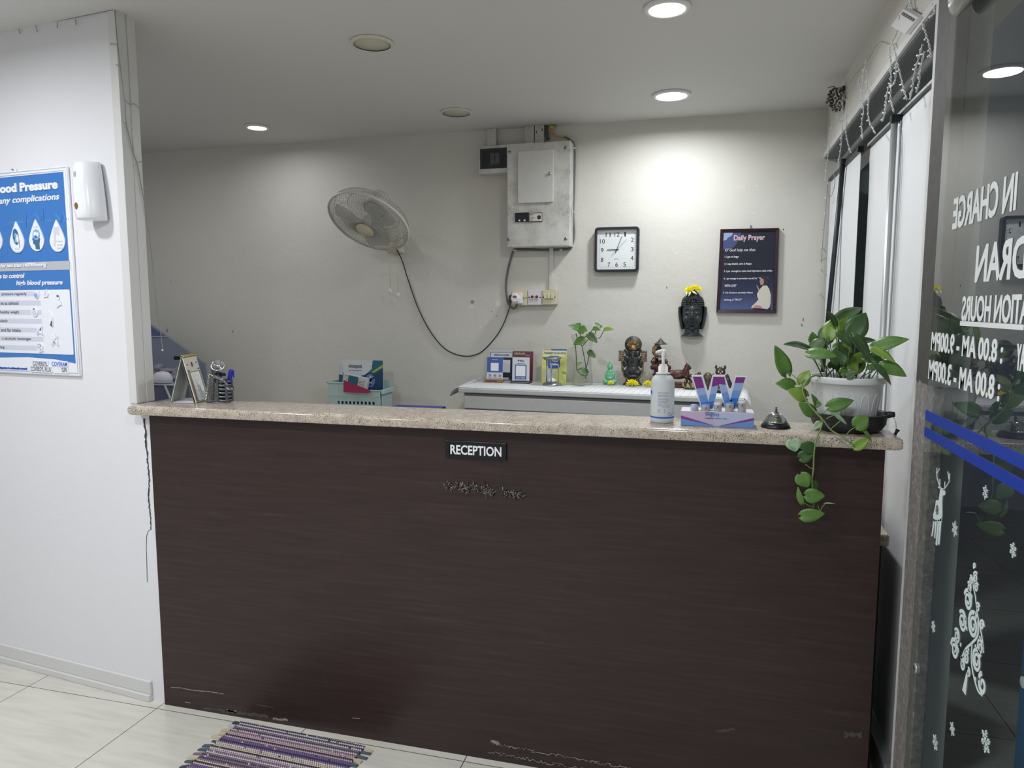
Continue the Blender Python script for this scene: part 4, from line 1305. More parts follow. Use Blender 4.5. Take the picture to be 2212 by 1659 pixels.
icon([(b[0] - .004, b[1] - .002), (b[0] + .003, b[1] - .002), (b[0] + .004, b[1] + .012), (b[0] - .002, b[1] + .012)], 'poster_lilac', .001, .0146)
mb.done('raised_icon', ps, local=True); mb = MB()
a = (-0.0892,1.5366); icon(c2(a[0], a[1] - .003, .006, .008)); icon(c2(a[0], a[1] + .003, .006, .004), 'poster_text', .001, .0146)
mb.done('raised_icon', ps, local=True); mb = MB()
a = (-0.0889,1.514); icon([(a[0] - .02, a[1] - .004), (a[0] - .012, a[1] - .018), (a[0] + .006, a[1] - .008), (a[0] + .015, a[1] - .008), (a[0] + .012, a[1] + .008), (a[0], a[1] + .009), (a[0] - .006, a[1] + .002)])
mb.done('raised_icon', ps, local=True); mb = MB()
a = (-0.2241,1.4789); icon(c2(a[0], a[1], .018, .017)); icon(c2(a[0], a[1] - .002, .012, .009), 'poster_lilac', .001, .0146); icon(c2(a[0], a[1] + .012, .004, .003), 'poster_text', .001, .0146)
mb.done('raised_icon', ps, local=True); mb = MB()
a = (-0.1349,1.4528); icon([(a[0] - .012, a[1] + .032), (a[0] - .006, a[1] + .03), (a[0] + .008, a[1] + .006), (a[0] + .008, a[1] - .026), (a[0] - .008, a[1] - .026), (a[0] - .002, a[1] - .004), (a[0] - .006, a[1] + .01)]); icon([(a[0] - .006, a[1] - .025), (a[0] + .006, a[1] - .025), (a[0] + .006, a[1] - .006), (a[0] + .001, a[1] - .008)], 'poster_text', .001, .0146)
def cross(a, r):
    for s in (-1, 1):
        n = Vector((.0014, .0014 * -s))
        icon([(a[0] - r + n.x, a[1] - r * s + n.y), (a[0] - r - n.x, a[1] - r * s - n.y), (a[0] + r - n.x, a[1] + r * s - n.y), (a[0] + r + n.x, a[1] + r * s + n.y)], 'poster_white', .002, .0152)
mb.done('raised_icon', ps, local=True); mb = MB()
a = (-0.2027,1.4115); icon([(a[0] - .011, a[1] - .014), (a[0] + .011, a[1] - .014), (a[0] + .014, a[1] + .009), (a[0] + .004, a[1] + .009), (a[0] + .0, a[1] + .02), (a[0] - .004, a[1] + .009), (a[0] - .014, a[1] + .009)]); icon([(a[0] + .001, a[1] - .002), (a[0] + .01, a[1] - .002), (a[0] + .01, a[1] + .008), (a[0] + .001, a[1] + .008)], 'poster_cobalt', .001, .0146); cross(a, .017)
mb.done('raised_icon', ps, local=True); mb = MB()
a = (-0.1226,1.3737); icon([(a[0] - .006, a[1] - .012), (a[0] + .014, a[1] - .012), (a[0] + .014, a[1] + .004), (a[0] + .006, a[1] + .006), (a[0] + .004, a[1] + .022), (a[0], a[1] + .022), (a[0] - .006, a[1] + .004)]); icon([(a[0] - .004, a[1] - .01), (a[0] + .004, a[1] - .01), (a[0] + .004, a[1] + .004), (a[0] - .004, a[1] + .004)], 'poster_teal', .001, .0146); cross(a, .018)
mb.done('raised_icon', ps, local=True); mb = MB()
a = (-0.2071,1.3437)
for k in range(20):
    p, q = 2 * PI * k / 20, 2 * PI * (k + 1) / 20
    icon([(a[0] + .016 * math.cos(p), a[1] + .018 * math.sin(p)), (a[0] + .016 * math.cos(q), a[1] + .018 * math.sin(q)), (a[0] + .012 * math.cos(q), a[1] + .014 * math.sin(q)), (a[0] + .012 * math.cos(p), a[1] + .014 * math.sin(p))])
icon([(a[0] - .016, a[1] + .012), (a[0] - .012, a[1] + .016), (a[0] + .018, a[1] - .012), (a[0] + .016, a[1] - .016)])
icon([(a[0] - .004, a[1] - .014), (a[0] + .001, a[1] + .012), (a[0] + .004, a[1] + .012), (a[0] + .001, a[1] - .014)], 'poster_lilac')
mb.done('raised_icon', ps, local=True)
mb = MB()
a = (-0.2952,2.0221)
mb.prism(c2(a[0], zt + .004, .014, .008), -.002, -.006, 'poster_white'); mb.cyl((a[0], -.002, zt + .006), (a[0], -.012, zt + .006), .003, 'steel', n=8)
mb.done('hanging_tab', ps, local=True)

af = lwthing('air_freshener', 'white plastic air freshener dispenser beside the blue poster', 'dispenser', .162, 1.805)
mb = MB()
rings = []
for z, x0, x1, d in ((0, .026, .122, .066), (.004, .02, .128, .076), (.012, .018, .13, .08), (.10, .010, .124, .078), (.18, .004, .112, .068), (.205, .002, .106, .06), (.211, .006, .102, .054)):
    rings.append([(u - .09, -y, z) for u, y in ((x0, 0), (x0 - .002 + .004, d * .55), (x0 + .008, d * .88), (x0 + .022, d), (x1 - .05, d), (x1 - .03, d * .88), (x1 - .008, d * .4), (x1, 0))])
mb.ring(rings, 'white_gloss', True)
mb.done('housing', af, local=True, sub=1)
MB().prism(c2(-.05, .16, .006, .011), -.06, -.0715, 'poster_silver').done('sensor_lens', af, local=True, bevel=.001)
M('gold_foil', 'a58a54', .35, .7)
rnd = random.Random(9)
mb = MB()
mb.prism([(-.04 + rnd.uniform(.006, .010) * math.cos(k * PI / 7), .05 + rnd.uniform(.009, .014) * math.sin(k * PI / 7)) for k in range(14)], -.07, -.0802, 'gold_foil')
mb.done('sticker', af, local=True, label='small gold sticker')

# ------------------------------------------------------------------ light string along the top and end of the left wall
fl = thing('string_lights', 'unlit string of tiny lights along the top of the left wall and down its end', 'string lights', (-2.02, 2.15, 2.4))
M('wire_clear', '8f9194', .4); M('bulb_clear', 'a9abab', .25)
mb = MB()
pts = [(-4.2, LWY(-4.2) - .006, 2.49), (-3.2, LWY(-3.2) - .006, 2.495)] + [(-2.27 + .9939 * a, 2.193 - .1102 * a - .006, b) for a, b in [(-0.3122,2.535),(-0.2113,2.5288),(-0.1252,2.5236),(-0.0407,2.5216),(0.0534,2.5197),(0.1792,2.5192),(0.2657,2.5192)]]
mb.tube(spline(pts, 4), .0016, 'wire_clear', 5)
p2 = [(-2.27 + .9939 * a, 2.193 - .1102 * a - .008, b) for a, b in [(0.2758,2.5159),(0.2767,2.4732),(0.2798,2.4041),(0.285,2.3343),(0.291,2.2719),(0.2985,2.2013)]]
p2 += [(-1.993,2.1741,2.1458),(-1.993,2.1871,2.0932),(-1.993,2.1987,2.0476),(-1.993,2.2137,2.015),(-1.993,2.2236,1.9712),(-1.993,2.2312,1.9232),(-1.993,2.2427,1.8671),(-1.993,2.2532,1.7932),(-1.993,2.2609,1.7097),(-1.993,2.2663,1.6251)] + [(-1.985,2.2615,1.5565),(-1.985,2.2694,1.4705),(-1.985,2.2775,1.4183),(-1.985,2.2815,1.3745),(-1.985,2.2838,1.3394)]
mb.tube(spline(p2, 4), .0018, 'wire_clear', 5)
mb.tube(spline([(-1.993,2.1698,2.2281),(-1.993,2.1919,2.2135),(-1.993,2.2181,2.2204),(-1.993,2.2436,2.2109)], 4), .0012, 'wire_clear', 4)
mb.done('wire', fl)
mb = MB()
for a, b in zip([(-0.2127,2.5253),(-0.1193,2.5192),(-0.0067,2.515),(0.0843,2.5135)], [(-0.2028,2.5012),(-0.112,2.4956),(-0.0087,2.4946),(0.087,2.4928)]):
    p, q = [(-2.27 + .9939 * c[0], 2.193 - .1102 * c[0] - .008, c[1]) for c in (a, b)]
    mb.tube([p, q], [.0012, .002], 'bulb_clear', 5)
for a, b in zip([(0.282,2.4016),(0.2888,2.324),(0.3006,2.143)], [(0.2473,2.4075),(0.27,2.3355),(0.288,2.1504)]):
    p, q = [(-2.27 + .9939 * c[0], 2.193 - .1102 * c[0] - .01, c[1]) for c in (a, b)]
    mb.tube([p, q], [.0012, .0022], 'bulb_clear', 5)
for a, b in zip([(-1.99,2.2126,2.0146),(-1.99,2.2278,1.9226),(-1.99,2.2394,1.8665),(-1.99,2.2498,1.7928),(-1.99,2.2585,1.6926),(-1.99,2.2663,1.608),(-1.99,2.266,1.5394)], [(-1.985,2.2273,2.0204),(-1.985,2.2432,1.933),(-1.985,2.2458,1.8755),(-1.985,2.2626,1.794),(-1.985,2.2411,1.6879),(-1.985,2.2916,1.6123),(-1.985,2.248,1.5306)]):
    mb.tube([a, b], [.0012, .0024], 'bulb_clear', 5)
mb.ball((-1.985,2.2835,1.3359), .004, 'print_white', 8, 5)
mb.done('bulbs', fl)


# ------------------------------------------------------------------ things on the stone ledge
S = SZ + .0002
# desk calendar
cl = thing('desk_calendar', 'white tent-shaped desk calendar with a gold spiral at the left end of the ledge', 'calendar', (-1.84, 2.27, S))
A0, B0 = Vector((-1.893, 2.203, S)), Vector((-1.797, 2.215, S))
dirn = Vector((-.043, .124, 0))
T0 = Vector((-1.843, 2.209, S + .168))
A1, B1, T1 = A0 + dirn, B0 + dirn, T0 + dirn
M('calendar_grey', 'b9c0bd', .6); M('calendar_edge', '54534f', .7); M('calendar_cream', 'd9d5c8', .7); M('calendar_tan', '9b9076', .7); M('gold_wire', 'b9a75c', .3, .8)
def slabq(mb, p, q, r, s, th, m):
    """board with corners p q r s and thickness th"""
    n = (q - p).cross(s - p).normalized() * th
    mb.hexa([p, q, r, s, p + n, q + n, r + n, s + n], m)
mb = MB(); slabq(mb, A0, A1, T1, T0, .0028, 'calendar_grey'); slabq(mb, A0 + Vector((-.003, 0, 0)), A1 + Vector((-.003, 0, 0)), T1 + Vector((-.003, 0, 0)), T0 + Vector((-.003, 0, 0)), .0012, 'calendar_edge')
mb.done('rear_board', cl)
mb = MB(); slabq(mb, B0, T0, T1, B1, .0028, 'calendar_edge')
mb.done('front_board', cl)
mb = MB(); slabq(mb, A0 + Vector((.004, .004, .001)), B0 + Vector((-.004, .004, .001)), B1 + Vector((-.004, 0, .001)), A1 + Vector((.004, 0, .001)), .0015, 'paper')
mb.done('base_board', cl)
off = (B1 - B0).cross(T0 - B0).normalized()
if off.x < 0:
    off = -off
def cq(s, t, k=0):
    return (B0.lerp(B1, s)).lerp(T0.lerp(T1, s), t) + off * (.0034 + k)
mb = MB()
def cbox(s0, t0, s1, t1, m, k, th=.0008):
    a, b, c, d = cq(s0, t0, k), cq(s1, t0, k), cq(s1, t1, k), cq(s0, t1, k)
    n = off * th
    mb.hexa([a, b, c, d, a + n, b + n, c + n, d + n], m)
cbox(.0, .0, 1, .97, 'calendar_cream', 0, .003)
mb.done('page_pad', cl)
mb = MB()
cbox(.04, .02, .96, .66, 'calendar_tan', .003)
cbox(.2, .03, .84, .64, 'print_white', .0036)
for k in range(1, 6):
    cbox(.2, .03 + .105 * k, .84, .034 + .105 * k, 'calendar_grey', .0042, .0003)
for k in range(1, 5):
    cbox(.2 + .128 * k, .03, .204 + .128 * k, .64, 'calendar_grey', .0042, .0003)
for s in (.42, .5, .57):
    cbox(s, .05, s + .05, .33 + .18 * (.57 - s), 'calendar_grey', .0046, .0003)
cbox(.6, .03, .8, .2, 'calendar_grey', .0046, .0003)
cbox(.44, .76, .55, .86, 'calendar_edge', .0036, .0003); cbox(.08, .81, .22, .825, 'calendar_edge', .0036, .0003); cbox(.8, .83, .94, .845, 'calendar_edge', .0036, .0003); cbox(.06, .67, .18, .70, 'calendar_edge', .0036, .0003); cbox(.84, .68, .96, .71, 'calendar_edge', .0036, .0003)
mb.done('page_print', cl)
mb = MB()
for k in range(22):
    p = T0.lerp(T1, (k + .5) / 22) + Vector((.002, 0, .001))
    mb.tube([p + Vector((.0055 * math.cos(a), 0, .0055 * math.sin(a))) for a in (2 * PI * j / 10 for j in range(10))], .0009, 'gold_wire', 4, closed=True)
mb.tube([T0 + Vector((.002, 0, .0062)), T1 + Vector((.002, 0, .0062))], .0018, 'gold_wire', 6)
mb.done('spiral_binding', cl)

# spring-man pen holder
M('pewter', '6e7275', .3, .85)
M('pewter_dark', '3b3e41', .4, .7)
ph = thing('pen_holder', 'metal spring-bodied figure holding a slatted pen cup beside the calendar', 'pen holder', (-1.73, 2.27, S))
PX, PYY = -1.715, 2.275
mb = MB().lathe([(.001, 0), (.048, 0), (.049, .002), (.046, .0035), (.001, .004)], 'pewter', (-1.737, 2.268, S), 30, sy=.62)
mb.done('base_plate', ph)
mb = MB()
for z in (0, .014, .028, .042, .056, .070):
    mb.lathe([(.0255, .004 + z), (.0275, .004 + z), (.0275, .012 + z), (.0255, .012 + z)], 'pewter', (PX, PYY, S), 26, caps=False)
for k in range(5):
    a = k * 2 * PI / 5 - .6
    mb.box((PX + .026 * math.cos(a) - .004, PYY + .026 * math.sin(a) - .004, S + .003), (PX + .026 * math.cos(a) + .004, PYY + .026 * math.sin(a) + .004, S + .085), 'pewter')
mb.lathe([(.001, .004), (.026, .004), (.026, .006), (.001, .006)], 'pewter_dark', (PX, PYY, S), 26)
mb.done('pen_cup', ph)
def coil(p, q, r, turns, wire, m):
    p, q = Vector(p), Vector(q)
    Fm = frame_of(q - p); L = (q - p).length
    n = int(turns * 9)
    return MB().tube([p + Fm @ Vector((r * math.cos(2 * PI * turns * i / n), r * math.sin(2 * PI * turns * i / n), L * i / n)) for i in range(n + 1)], wire, m, 4)
coil((-1.772, 2.245, S + .006), (-1.755, 2.25, S + .10), .0058, 17, .0016, 'chrome').done('spring_leg', ph)
coil((-1.757, 2.262, S + .006), (-1.748, 2.262, S + .10), .0058, 16, .0014, 'pewter').done('spring_leg', ph)
coil((-1.757, 2.248, S + .104), (-1.694, 2.245, S + .086), .0055, 14, .0015, 'chrome').done('spring_arm', ph)
coil((-1.735, 2.27, S + .105), (-1.70, 2.262, S + .104), .0055, 8, .0015, 'pewter_dark').done('spring_arm', ph)
mb = MB()
Hf = frame_of((.15, -.85, .5))
mb.lathe([(.001, -.012), (.014, -.009), (.022, -.002), (.0255, .006), (.0265, .008), (.0245, .0075), (.016, .0), (.001, -.004)], 'chrome', (-1.718, 2.255, S + .135), 28, Hf, sy=.82)
mb.tube([(-1.745, 2.262, S + .09), (-1.74, 2.264, S + .11), (-1.728, 2.262, S + .122)], .006, 'pewter', 8)
mb.done('spoon_head', ph)
mb = MB().tube([(-1.697, 2.248, S + .084), (-1.680, 2.252, S + .064)], .0016, 'chrome', 6)
mb.lathe([(.001, -.001), (.0135, -.001), (.0135, .001), (.001, .001)], 'pewter', (-1.673, 2.254, S + .056), 20, frame_of((.5, -.4, .6)))
mb.done('disc_hand', ph)
M('pen_blue', '2a2fae', .3); M('pen_black', '24272a', .4)
def pen(p, q, r, m, lab):
    mb = MB().tube([p, Vector(p).lerp(Vector(q), .55), Vector(p).lerp(Vector(q), .56), Vector(p).lerp(Vector(q), .94), q], [r, r, r * 1.25, r * 1.25, r * .7], m, 10)
    mb.box((q[0] + r, q[1] - .001, q[2] - .03), (q[0] + r * 1.8, q[1] + .001, q[2] - .004), m)
    tag(mb.done('pen'), lab, 'pen', 'pens in the spring-man holder')
pen((-1.712, 2.283, S + .007), (-1.687, 2.283, S + .122), .0065, 'pen_blue', 'blue capped pen leaning to the right in the spring-man holder')
pen((-1.716, 2.295, S + .007), (-1.752, 2.302, S + .11), .0038, 'pen_blue', 'blue pen half hidden behind the head of the spring-man holder')
pen((-1.722, 2.276, S + .007), (-1.768, 2.284, S + .122), .0055, 'pen_black', 'black pen leaning left towards the calendar')

# sanitizer bottle
M('bottle_plastic', 'e2e8ea', .35, trans=.25, ior=1.3, alpha=1); M('bottle_blue', '2f63c8', .5); M('print_grey', '8a93a8', .6)
sb = thing('sanitizer_bottle', 'translucent pump bottle with a blue band on the stone ledge', 'bottle', (-.121, 2.225, S))
bx, by, br = -.121, 2.225, .0355
MB().lathe([(.001, 0), (.031, 0), (.0345, .003), (br, .012), (br, .118), (.0345, .128), (.030, .138), (.022, .1455), (.014, .148), (.014, .151), (.001, .151)], 'bottle_plastic', (bx, by, S), 40).done('bottle_body', sb)
def cylmap(a, z, k=.0003):
    return (bx + (br + k) * math.sin(a), by - (br + k) * math.cos(a), S + z)
mb = MB()
def strip(a0, a1, z0, z1, m):
    n = max(2, int((a1 - a0) / .08))
    lo = [cylmap(a0 + (a1 - a0) * i / n, z0) for i in range(n + 1)]; hi = [cylmap(a0 + (a1 - a0) * i / n, z1) for i in range(n + 1)]
    lo2 = [cylmap(a0 + (a1 - a0) * i / n, z0, .00005) for i in range(n + 1)]; hi2 = [cylmap(a0 + (a1 - a0) * i / n, z1, .00005) for i in range(n + 1)]
    mb.ring([[lo[i], hi[i], hi2[i], lo2[i]] for i in range(n + 1)], m, False)
strip(-1.7, 1.7, .0155, .0205, 'bottle_blue')
rnd = random.Random(11)
z = .0935
for grp in (2, 2, 6, 2, 1):
    for j in range(grp):
        strip(-.33, -.33 + .28, z, z + .0011, 'bottle_blue') if j == 0 and grp > 1 else None
        strip(-.33 + (.32 if j == 0 else 0), .75 - rnd.uniform(0, .35), z, z + .0010, 'print_grey')
        z -= .0031
    z -= .002
for j in range(4):
    strip(-.33, -.1, z - .003 * j, z - .003 * j + .001, 'print_grey'); strip(.2, .33, z - .003 * j, z - .003 * j + .001, 'print_grey')
strip(-1.45, -1.0, .088, .098, 'bottle_blue')
for k in range(26):
    a, zz = rnd.uniform(.5, 1.05), .022 + rnd.uniform(0, .011)
    strip(a, a + .05, zz, zz + rnd.uniform(.0006, .0018), 'bottle_blue')
mb.done('label_print', sb)
mb = MB()
mb.lathe([(.001, .149), (.022, .149), (.0225, .1515), (.0145, .153), (.0145, .171), (.0115, .1715), (.0115, .177), (.0065, .178), (.001, .178)], 'white_plastic', (bx, by, S), 28)
mb.done('collar', sb)
mb = MB()
mb.lathe([(.001, .177), (.0055, .177), (.0045, .186), (.0055, .2), (.007, .205), (.008, .2215), (.001, .2225)], 'white_plastic', (bx, by, S), 18)
mb.tube([(bx + .004, by, S + .2175), (bx - .008, by - .004, S + .217), (bx - .018, by - .007, S + .2155), (bx - .0225, by - .0085, S + .2125)], [.0058, .0055, .0042, .0032], 'white_plastic', 10)
mb.done('pump_head', sb)

# W-shaped display stand
ws = thing('display_stand', 'lilac and blue display stand with a large W and five sample pots', 'display stand', (.04, 2.2, S))
M('stand_white', 'dcdce2', .4); M('stand_purple', '7b2f86', .4); M('stand_sky', '93acd8', .4); M('stand_blue1', '6a97d2', .4); M('stand_blue2', '4c84cd', .4); M('stand_blue3', '3b70c0', .4)
M('stand_lilac', 'c2b2cf', .4); M('stand_lav', 'b9c0dc', .4); M('stand_magenta', '8c3f92', .4)
outW = [(-0.0369,1.2961),(-0.0039,1.2977),(0.0128,1.2472),(0.0239,1.2984),(0.0589,1.2992),(0.0752,1.253),(0.0895,1.2972),(0.1206,1.2959),(0.0908,1.197),(0.0638,1.196),(0.0428,1.2746),(0.0281,1.1961),(-0.0052,1.1949)]
MB().prism(outW, 2.2, 2.212, 'stand_white').done('letter_board', ws)
mb = MB()
def bandq(p, q, r, s, m, k=0):
    mb.prism([p, q, r, s], 2.1995 - k, 2.1985 - k, m)
L_ = lambda a, b, t: (a[0] + (b[0] - a[0]) * t, a[1] + (b[1] - a[1]) * t)
def stroke(l0, l1, r0, r1, cuts):
    for (a, b), m in cuts:
        bandq(L_(l0, l1, a[0]), L_(l0, l1, b[0]), L_(r0, r1, b[1]), L_(r0, r1, a[1]), m)
l0, l1, r0, r1 = (-0.0323,1.2922), (-0.0026,1.1977), (-0.0078,1.2928), (0.0142,1.2178)
stroke(l0, l1, r0, r1, ((((0, 0), (.38, .43)), 'stand_purple'), (((.38, .43), (.6, .7)), 'stand_sky'), (((.6, .7), (.82, 1)), 'stand_blue1')))
bandq(L_(l0, l1, .82), l1, (0.0261,1.1988), (0.0142,1.2178), 'stand_blue3')
bandq((0.0267,1.2933), (0.0222,1.2638), (0.0425,1.2699), (0.0425,1.2937), 'stand_purple')
bandq((0.0425,1.2937), (0.0425,1.2727), (0.062,1.2711), (0.0576,1.2941), 'stand_purple')
l0, l1, r0, r1 = (0.0222,1.2638), (0.0142,1.2178), (0.0413,1.2678), (0.0267,1.1988)
stroke(l0, l1, r0, r1, ((((0, 0), (.48, .36)), 'stand_sky'), (((.48, .36), (1, .66)), 'stand_blue1'), (((1, .66), (1, 1)), 'stand_blue3')))
l0, l1, r0, r1 = (0.0452,1.2693), (0.0644,1.2002), (0.062,1.2711), (0.0761,1.2241)
stroke(l0, l1, r0, r1, ((((0, 0), (.36, .42)), 'stand_sky'), (((.36, .42), (.7, .85)), 'stand_blue1'), (((.7, .85), (1, 1)), 'stand_blue2')))
l0, l1, r0, r1 = (0.0909,1.2938), (0.0761,1.2227), (0.1168,1.2945), (0.0912,1.2011)
stroke(l0, l1, r0, r1, ((((0, 0), (.24, .18)), 'stand_purple'), (((.24, .18), (.55, .42)), 'stand_sky'), (((.55, .42), (.86, .68)), 'stand_blue1'), (((.86, .68), (1, 1)), 'stand_blue3')))
bandq((0.0761,1.2241), (0.065,1.2002), (0.0899,1.2011), (0.0799,1.2283), 'stand_blue3')
mb.done('letter_print', ws)
mb = MB().box((-.0635, 2.172, S), (.1435, 2.255, 1.193), 'stand_white')
mb.done('base_box', ws, bevel=.0015)
mb = MB()
fy = 2.1715
def fb(p, m, k=0):
    mb.prism([(-.063 + .206 * a, S + .0015 + .0425 * b) for a, b in p], fy - k, fy - k + .0006, m)
fb([(0, 0), (1, 0), (1, 1), (0, 1)], 'stand_lav')
fb([(0, .3), (.5, .06), (.38, 1), (0, 1)], 'stand_lilac', .0003)
fb([(.62, 1), (.5, .06), (1, .5), (1, 1)], 'stand_lav', .0003)
fb([(0, .46), (0, .68), (.46, .06), (.4, .1)], 'stand_magenta', .0006); fb([(1, .5), (1, .7), (.54, .06), (.6, .1)], 'stand_magenta', .0006)
fb([(0, 0), (0, .46), (.46, .04), (.46, 0)], 'stand_blue1', .0008); fb([(1, 0), (1, .5), (.54, .04), (.54, 0)], 'stand_blue1', .0008); fb([(.44, 0), (.5, .05), (.56, 0)], 'stand_lav', .001)
mb.done('front_print', ws)
mb = MB()
mb.text('ONCE-WEEKLY', (.006, 1.1885), (.033, 1.191), fy - .0014, fy - .001, 'ink', .02)
mb.text('wegovy', (.006, 1.1765), (.046, 1.1875), fy - .0014, fy - .001, 'stand_blue3', 0)
mb.text('semaglutide injection 2.4 mg', (.006, 1.171), (.067, 1.1755), fy - .0014, fy - .001, 'ink', 0)
mb.done('lettering', ws)
rnd = random.Random(1)
for k, (x, zt_, capm) in enumerate(((-.025, 1.2085, 'stand_sky'), (.008, 1.2125, 'stand_blue1'), (.0415, 1.217, 'stand_white'), (.0755, 1.2205, 'stand_blue2'), (.110, 1.2245, 'stand_white'))):
    mb = MB().lathe([(.001, 1.1932), (.0115, 1.1932), (.0115, zt_ - .0045), (.0119, zt_ - .0044), (.0119, zt_ - .0025)], 'stand_white', (x, 2.186, 0), 22)
    vt = mb.done('sample_pot', ws)
    MB().lathe([(.0119, zt_ - .0025), (.0121, zt_ - .002), (.0121, zt_), (.009, zt_ + .002), (.001, zt_ + .002)], capm, (x, 2.186, 0), 22).done('pot_cap', vt)
    if k:
        mb = MB().text(str(k + 1), (x - .0018, zt_ - .0125), (x + .0018, zt_ - .0075), 2.1738, 2.1744, 'ink', .02)
        mb.text('STEP UP', (x - .006, zt_ - .0155), (x + .006, zt_ - .0137), 2.1738, 2.1744, 'print_grey')
        mb.done('lettering', vt)
mb = MB()
for x in (.001, .095):
    mb.box((x, 2.214, 1.285), (x + .006, 2.2165, 1.305), 'clear_plastic')
mb.done('clear_tab', ws)

# call bell
cb = thing('call_bell', 'chrome desk call bell with a black base on the stone ledge', 'bell', (.2065, 2.21, S))
MB().lathe([(.001, 0), (.0405, 0), (.0415, .002), (.0405, .0055), (.034, .0155), (.001, .016)], 'black_plastic', (.2065, 2.21, S), 36).done('base', cb)
MB().lathe([(.0325, .016), (.0335, .0165), (.0335, .0195), (.0315, .0215), (.0285, .03), (.0225, .038), (.013, .0445), (.001, .0465)], 'chrome', (.2065, 2.21, S), 40).done('dome', cb)
MB().lathe([(.0045, .0455), (.0045, .0475), (.003, .048), (.003, .0505), (.0042, .0515), (.0042, .054), (.002, .0545), (.002, .058), (.0042, .0585), (.0042, .0598), (.001, .06)], 'pewter', (.2065, 2.21, S), 14).done('striker', cb)

# ------------------------------------------------------------------ potted pothos in its tray
M('tray_black', '2b2c30', .45); M('pot_white', 'd7d9da', .35)
tr_ = thing('plant_tray', 'dark shallow tray under the white plant pot', 'tray', (.403, 2.222, S))
mb = MB()
prof = [(.001, 0), (.078, 0), (.088, .006), (.098, .022), (.1015, .046), (.108, .051), (.1085, .053), (.104, .0535), (.0985, .05), (.0945, .024), (.083, .009), (.001, .006)]
mb.lathe(prof, 'tray_black', (.403, 2.222, S), 48, sy=.98)
mb.tube([(.492, 2.19, S + .05), (.505, 2.185, S + .053), (.515, 2.185, S + .054)], [.010, .009, .007], 'tray_black', 8)
mb.done('dish', tr_)
pp_ = thing('potted_pothos', 'pothos plant in a white ribbed pot, trailing over the front of the counter', 'potted plant', (.3945, 2.222, S + .009))
POT = (.3945, 2.222, S + .0092)
mb = MB()
N = 96
prof = [(.068, 0), (.077, .002), (.080, .03), (.090, .10), (.0955, .128), (.0985, .1285), (.1005, .131), (.1005, .146), (.099, .1475), (.0965, .1465), (.094, .135), (.088, .10)]
rings = []
for i, (r, z) in enumerate(prof):
    ps = []
    for k in range(N):
        a = 2 * PI * k / N
        rr = r
        ps.append((POT[0] + rr * math.cos(a), POT[1] + rr * math.sin(a), POT[2] + z))
    rings.append(ps)
mb.ring(rings, 'pot_white', True, True, False)
mb.done('pot', pp_)
mb = MB()
for k in range(14):
    a0 = 2 * PI * (k + .45) / 14
    pts = []
    for j in range(17):
        t = j / 16
        ang = a0 + .165 * math.cos(PI * t)
        zz = .02 + .085 * math.sin(PI * t) ** .62
        r = .0785 + (zz - .02) / .108 * .0152
        pts.append((POT[0] + r * math.cos(ang), POT[1] + r * math.sin(ang), POT[2] + zz))
    mb.tube(pts, .0013, 'pot_white', 5)
mb.done('arch_relief', pp_)
mb = MB().lathe([(.001, .126), (.092, .124), (.092, .118), (.001, .118)], 'soil', POT, 28)
mb.done('soil', pp_)
def leaf(mb, base, tip, w, m, nrm=(0, -1, .35), fold=.25, droop=.12, heart=.16):
    base, tip = Vector(base), Vector(tip)
    ax = tip - base; L = ax.length; ax.normalize()
    n = Vector(nrm); n = (n - ax * n.dot(ax))
    if n.length < .05:
        n = ax.orthogonal()
    n.normalize()
    sd = ax.cross(n)
    rows = []
    K = 10
    for i in range(K + 1):
        t = i / K
        hw = w * .5 * (math.sin(PI * min(1, t ** .62 * .985 + .015)) ** .8) if 0 < t < 1 else (.12 * w if t == 0 else .004 * w)
        c = base + ax * L * t + n * (droop * L * (math.sin(PI * t) * .5 - .25 * t))
        row = []
        for s in (-1, -.55, 0, .55, 1):
            back = -heart * L * abs(s) ** 1.5 * max(0, 1 - t * 3.2)
            row.append(c + sd * hw * s + n * (fold * hw * (abs(s) - .35)) + ax * back)
        rows.append(row)
    vs = [p for r in rows for p in r]
    fs = [(i * 5 + j, i * 5 + j + 1, i * 5 + j + 6, i * 5 + j + 5) for i in range(K) for j in range(4)]
    o = len(vs)
    th = n * .0006
    vs += [p - th for p in vs]
    fs += [tuple(reversed([a + o for a in f])) for f in fs]
    edge = [i * 5 for i in range(K + 1)] + [K * 5 + j for j in range(1, 5)] + [i * 5 + 4 for i in range(K - 1, -1, -1)] + [3, 2, 1]
    for a, b in zip(edge, edge[1:] + edge[:1]):
        fs.append((a, b, b + o, a + o))
    mb.add(vs, fs, m, True)
D, I, G, P_ = 'leaf_dark', 'leaf_mid', 'leaf_light', 'leaf_pale'
U_ = (-.2, -.75, .6)
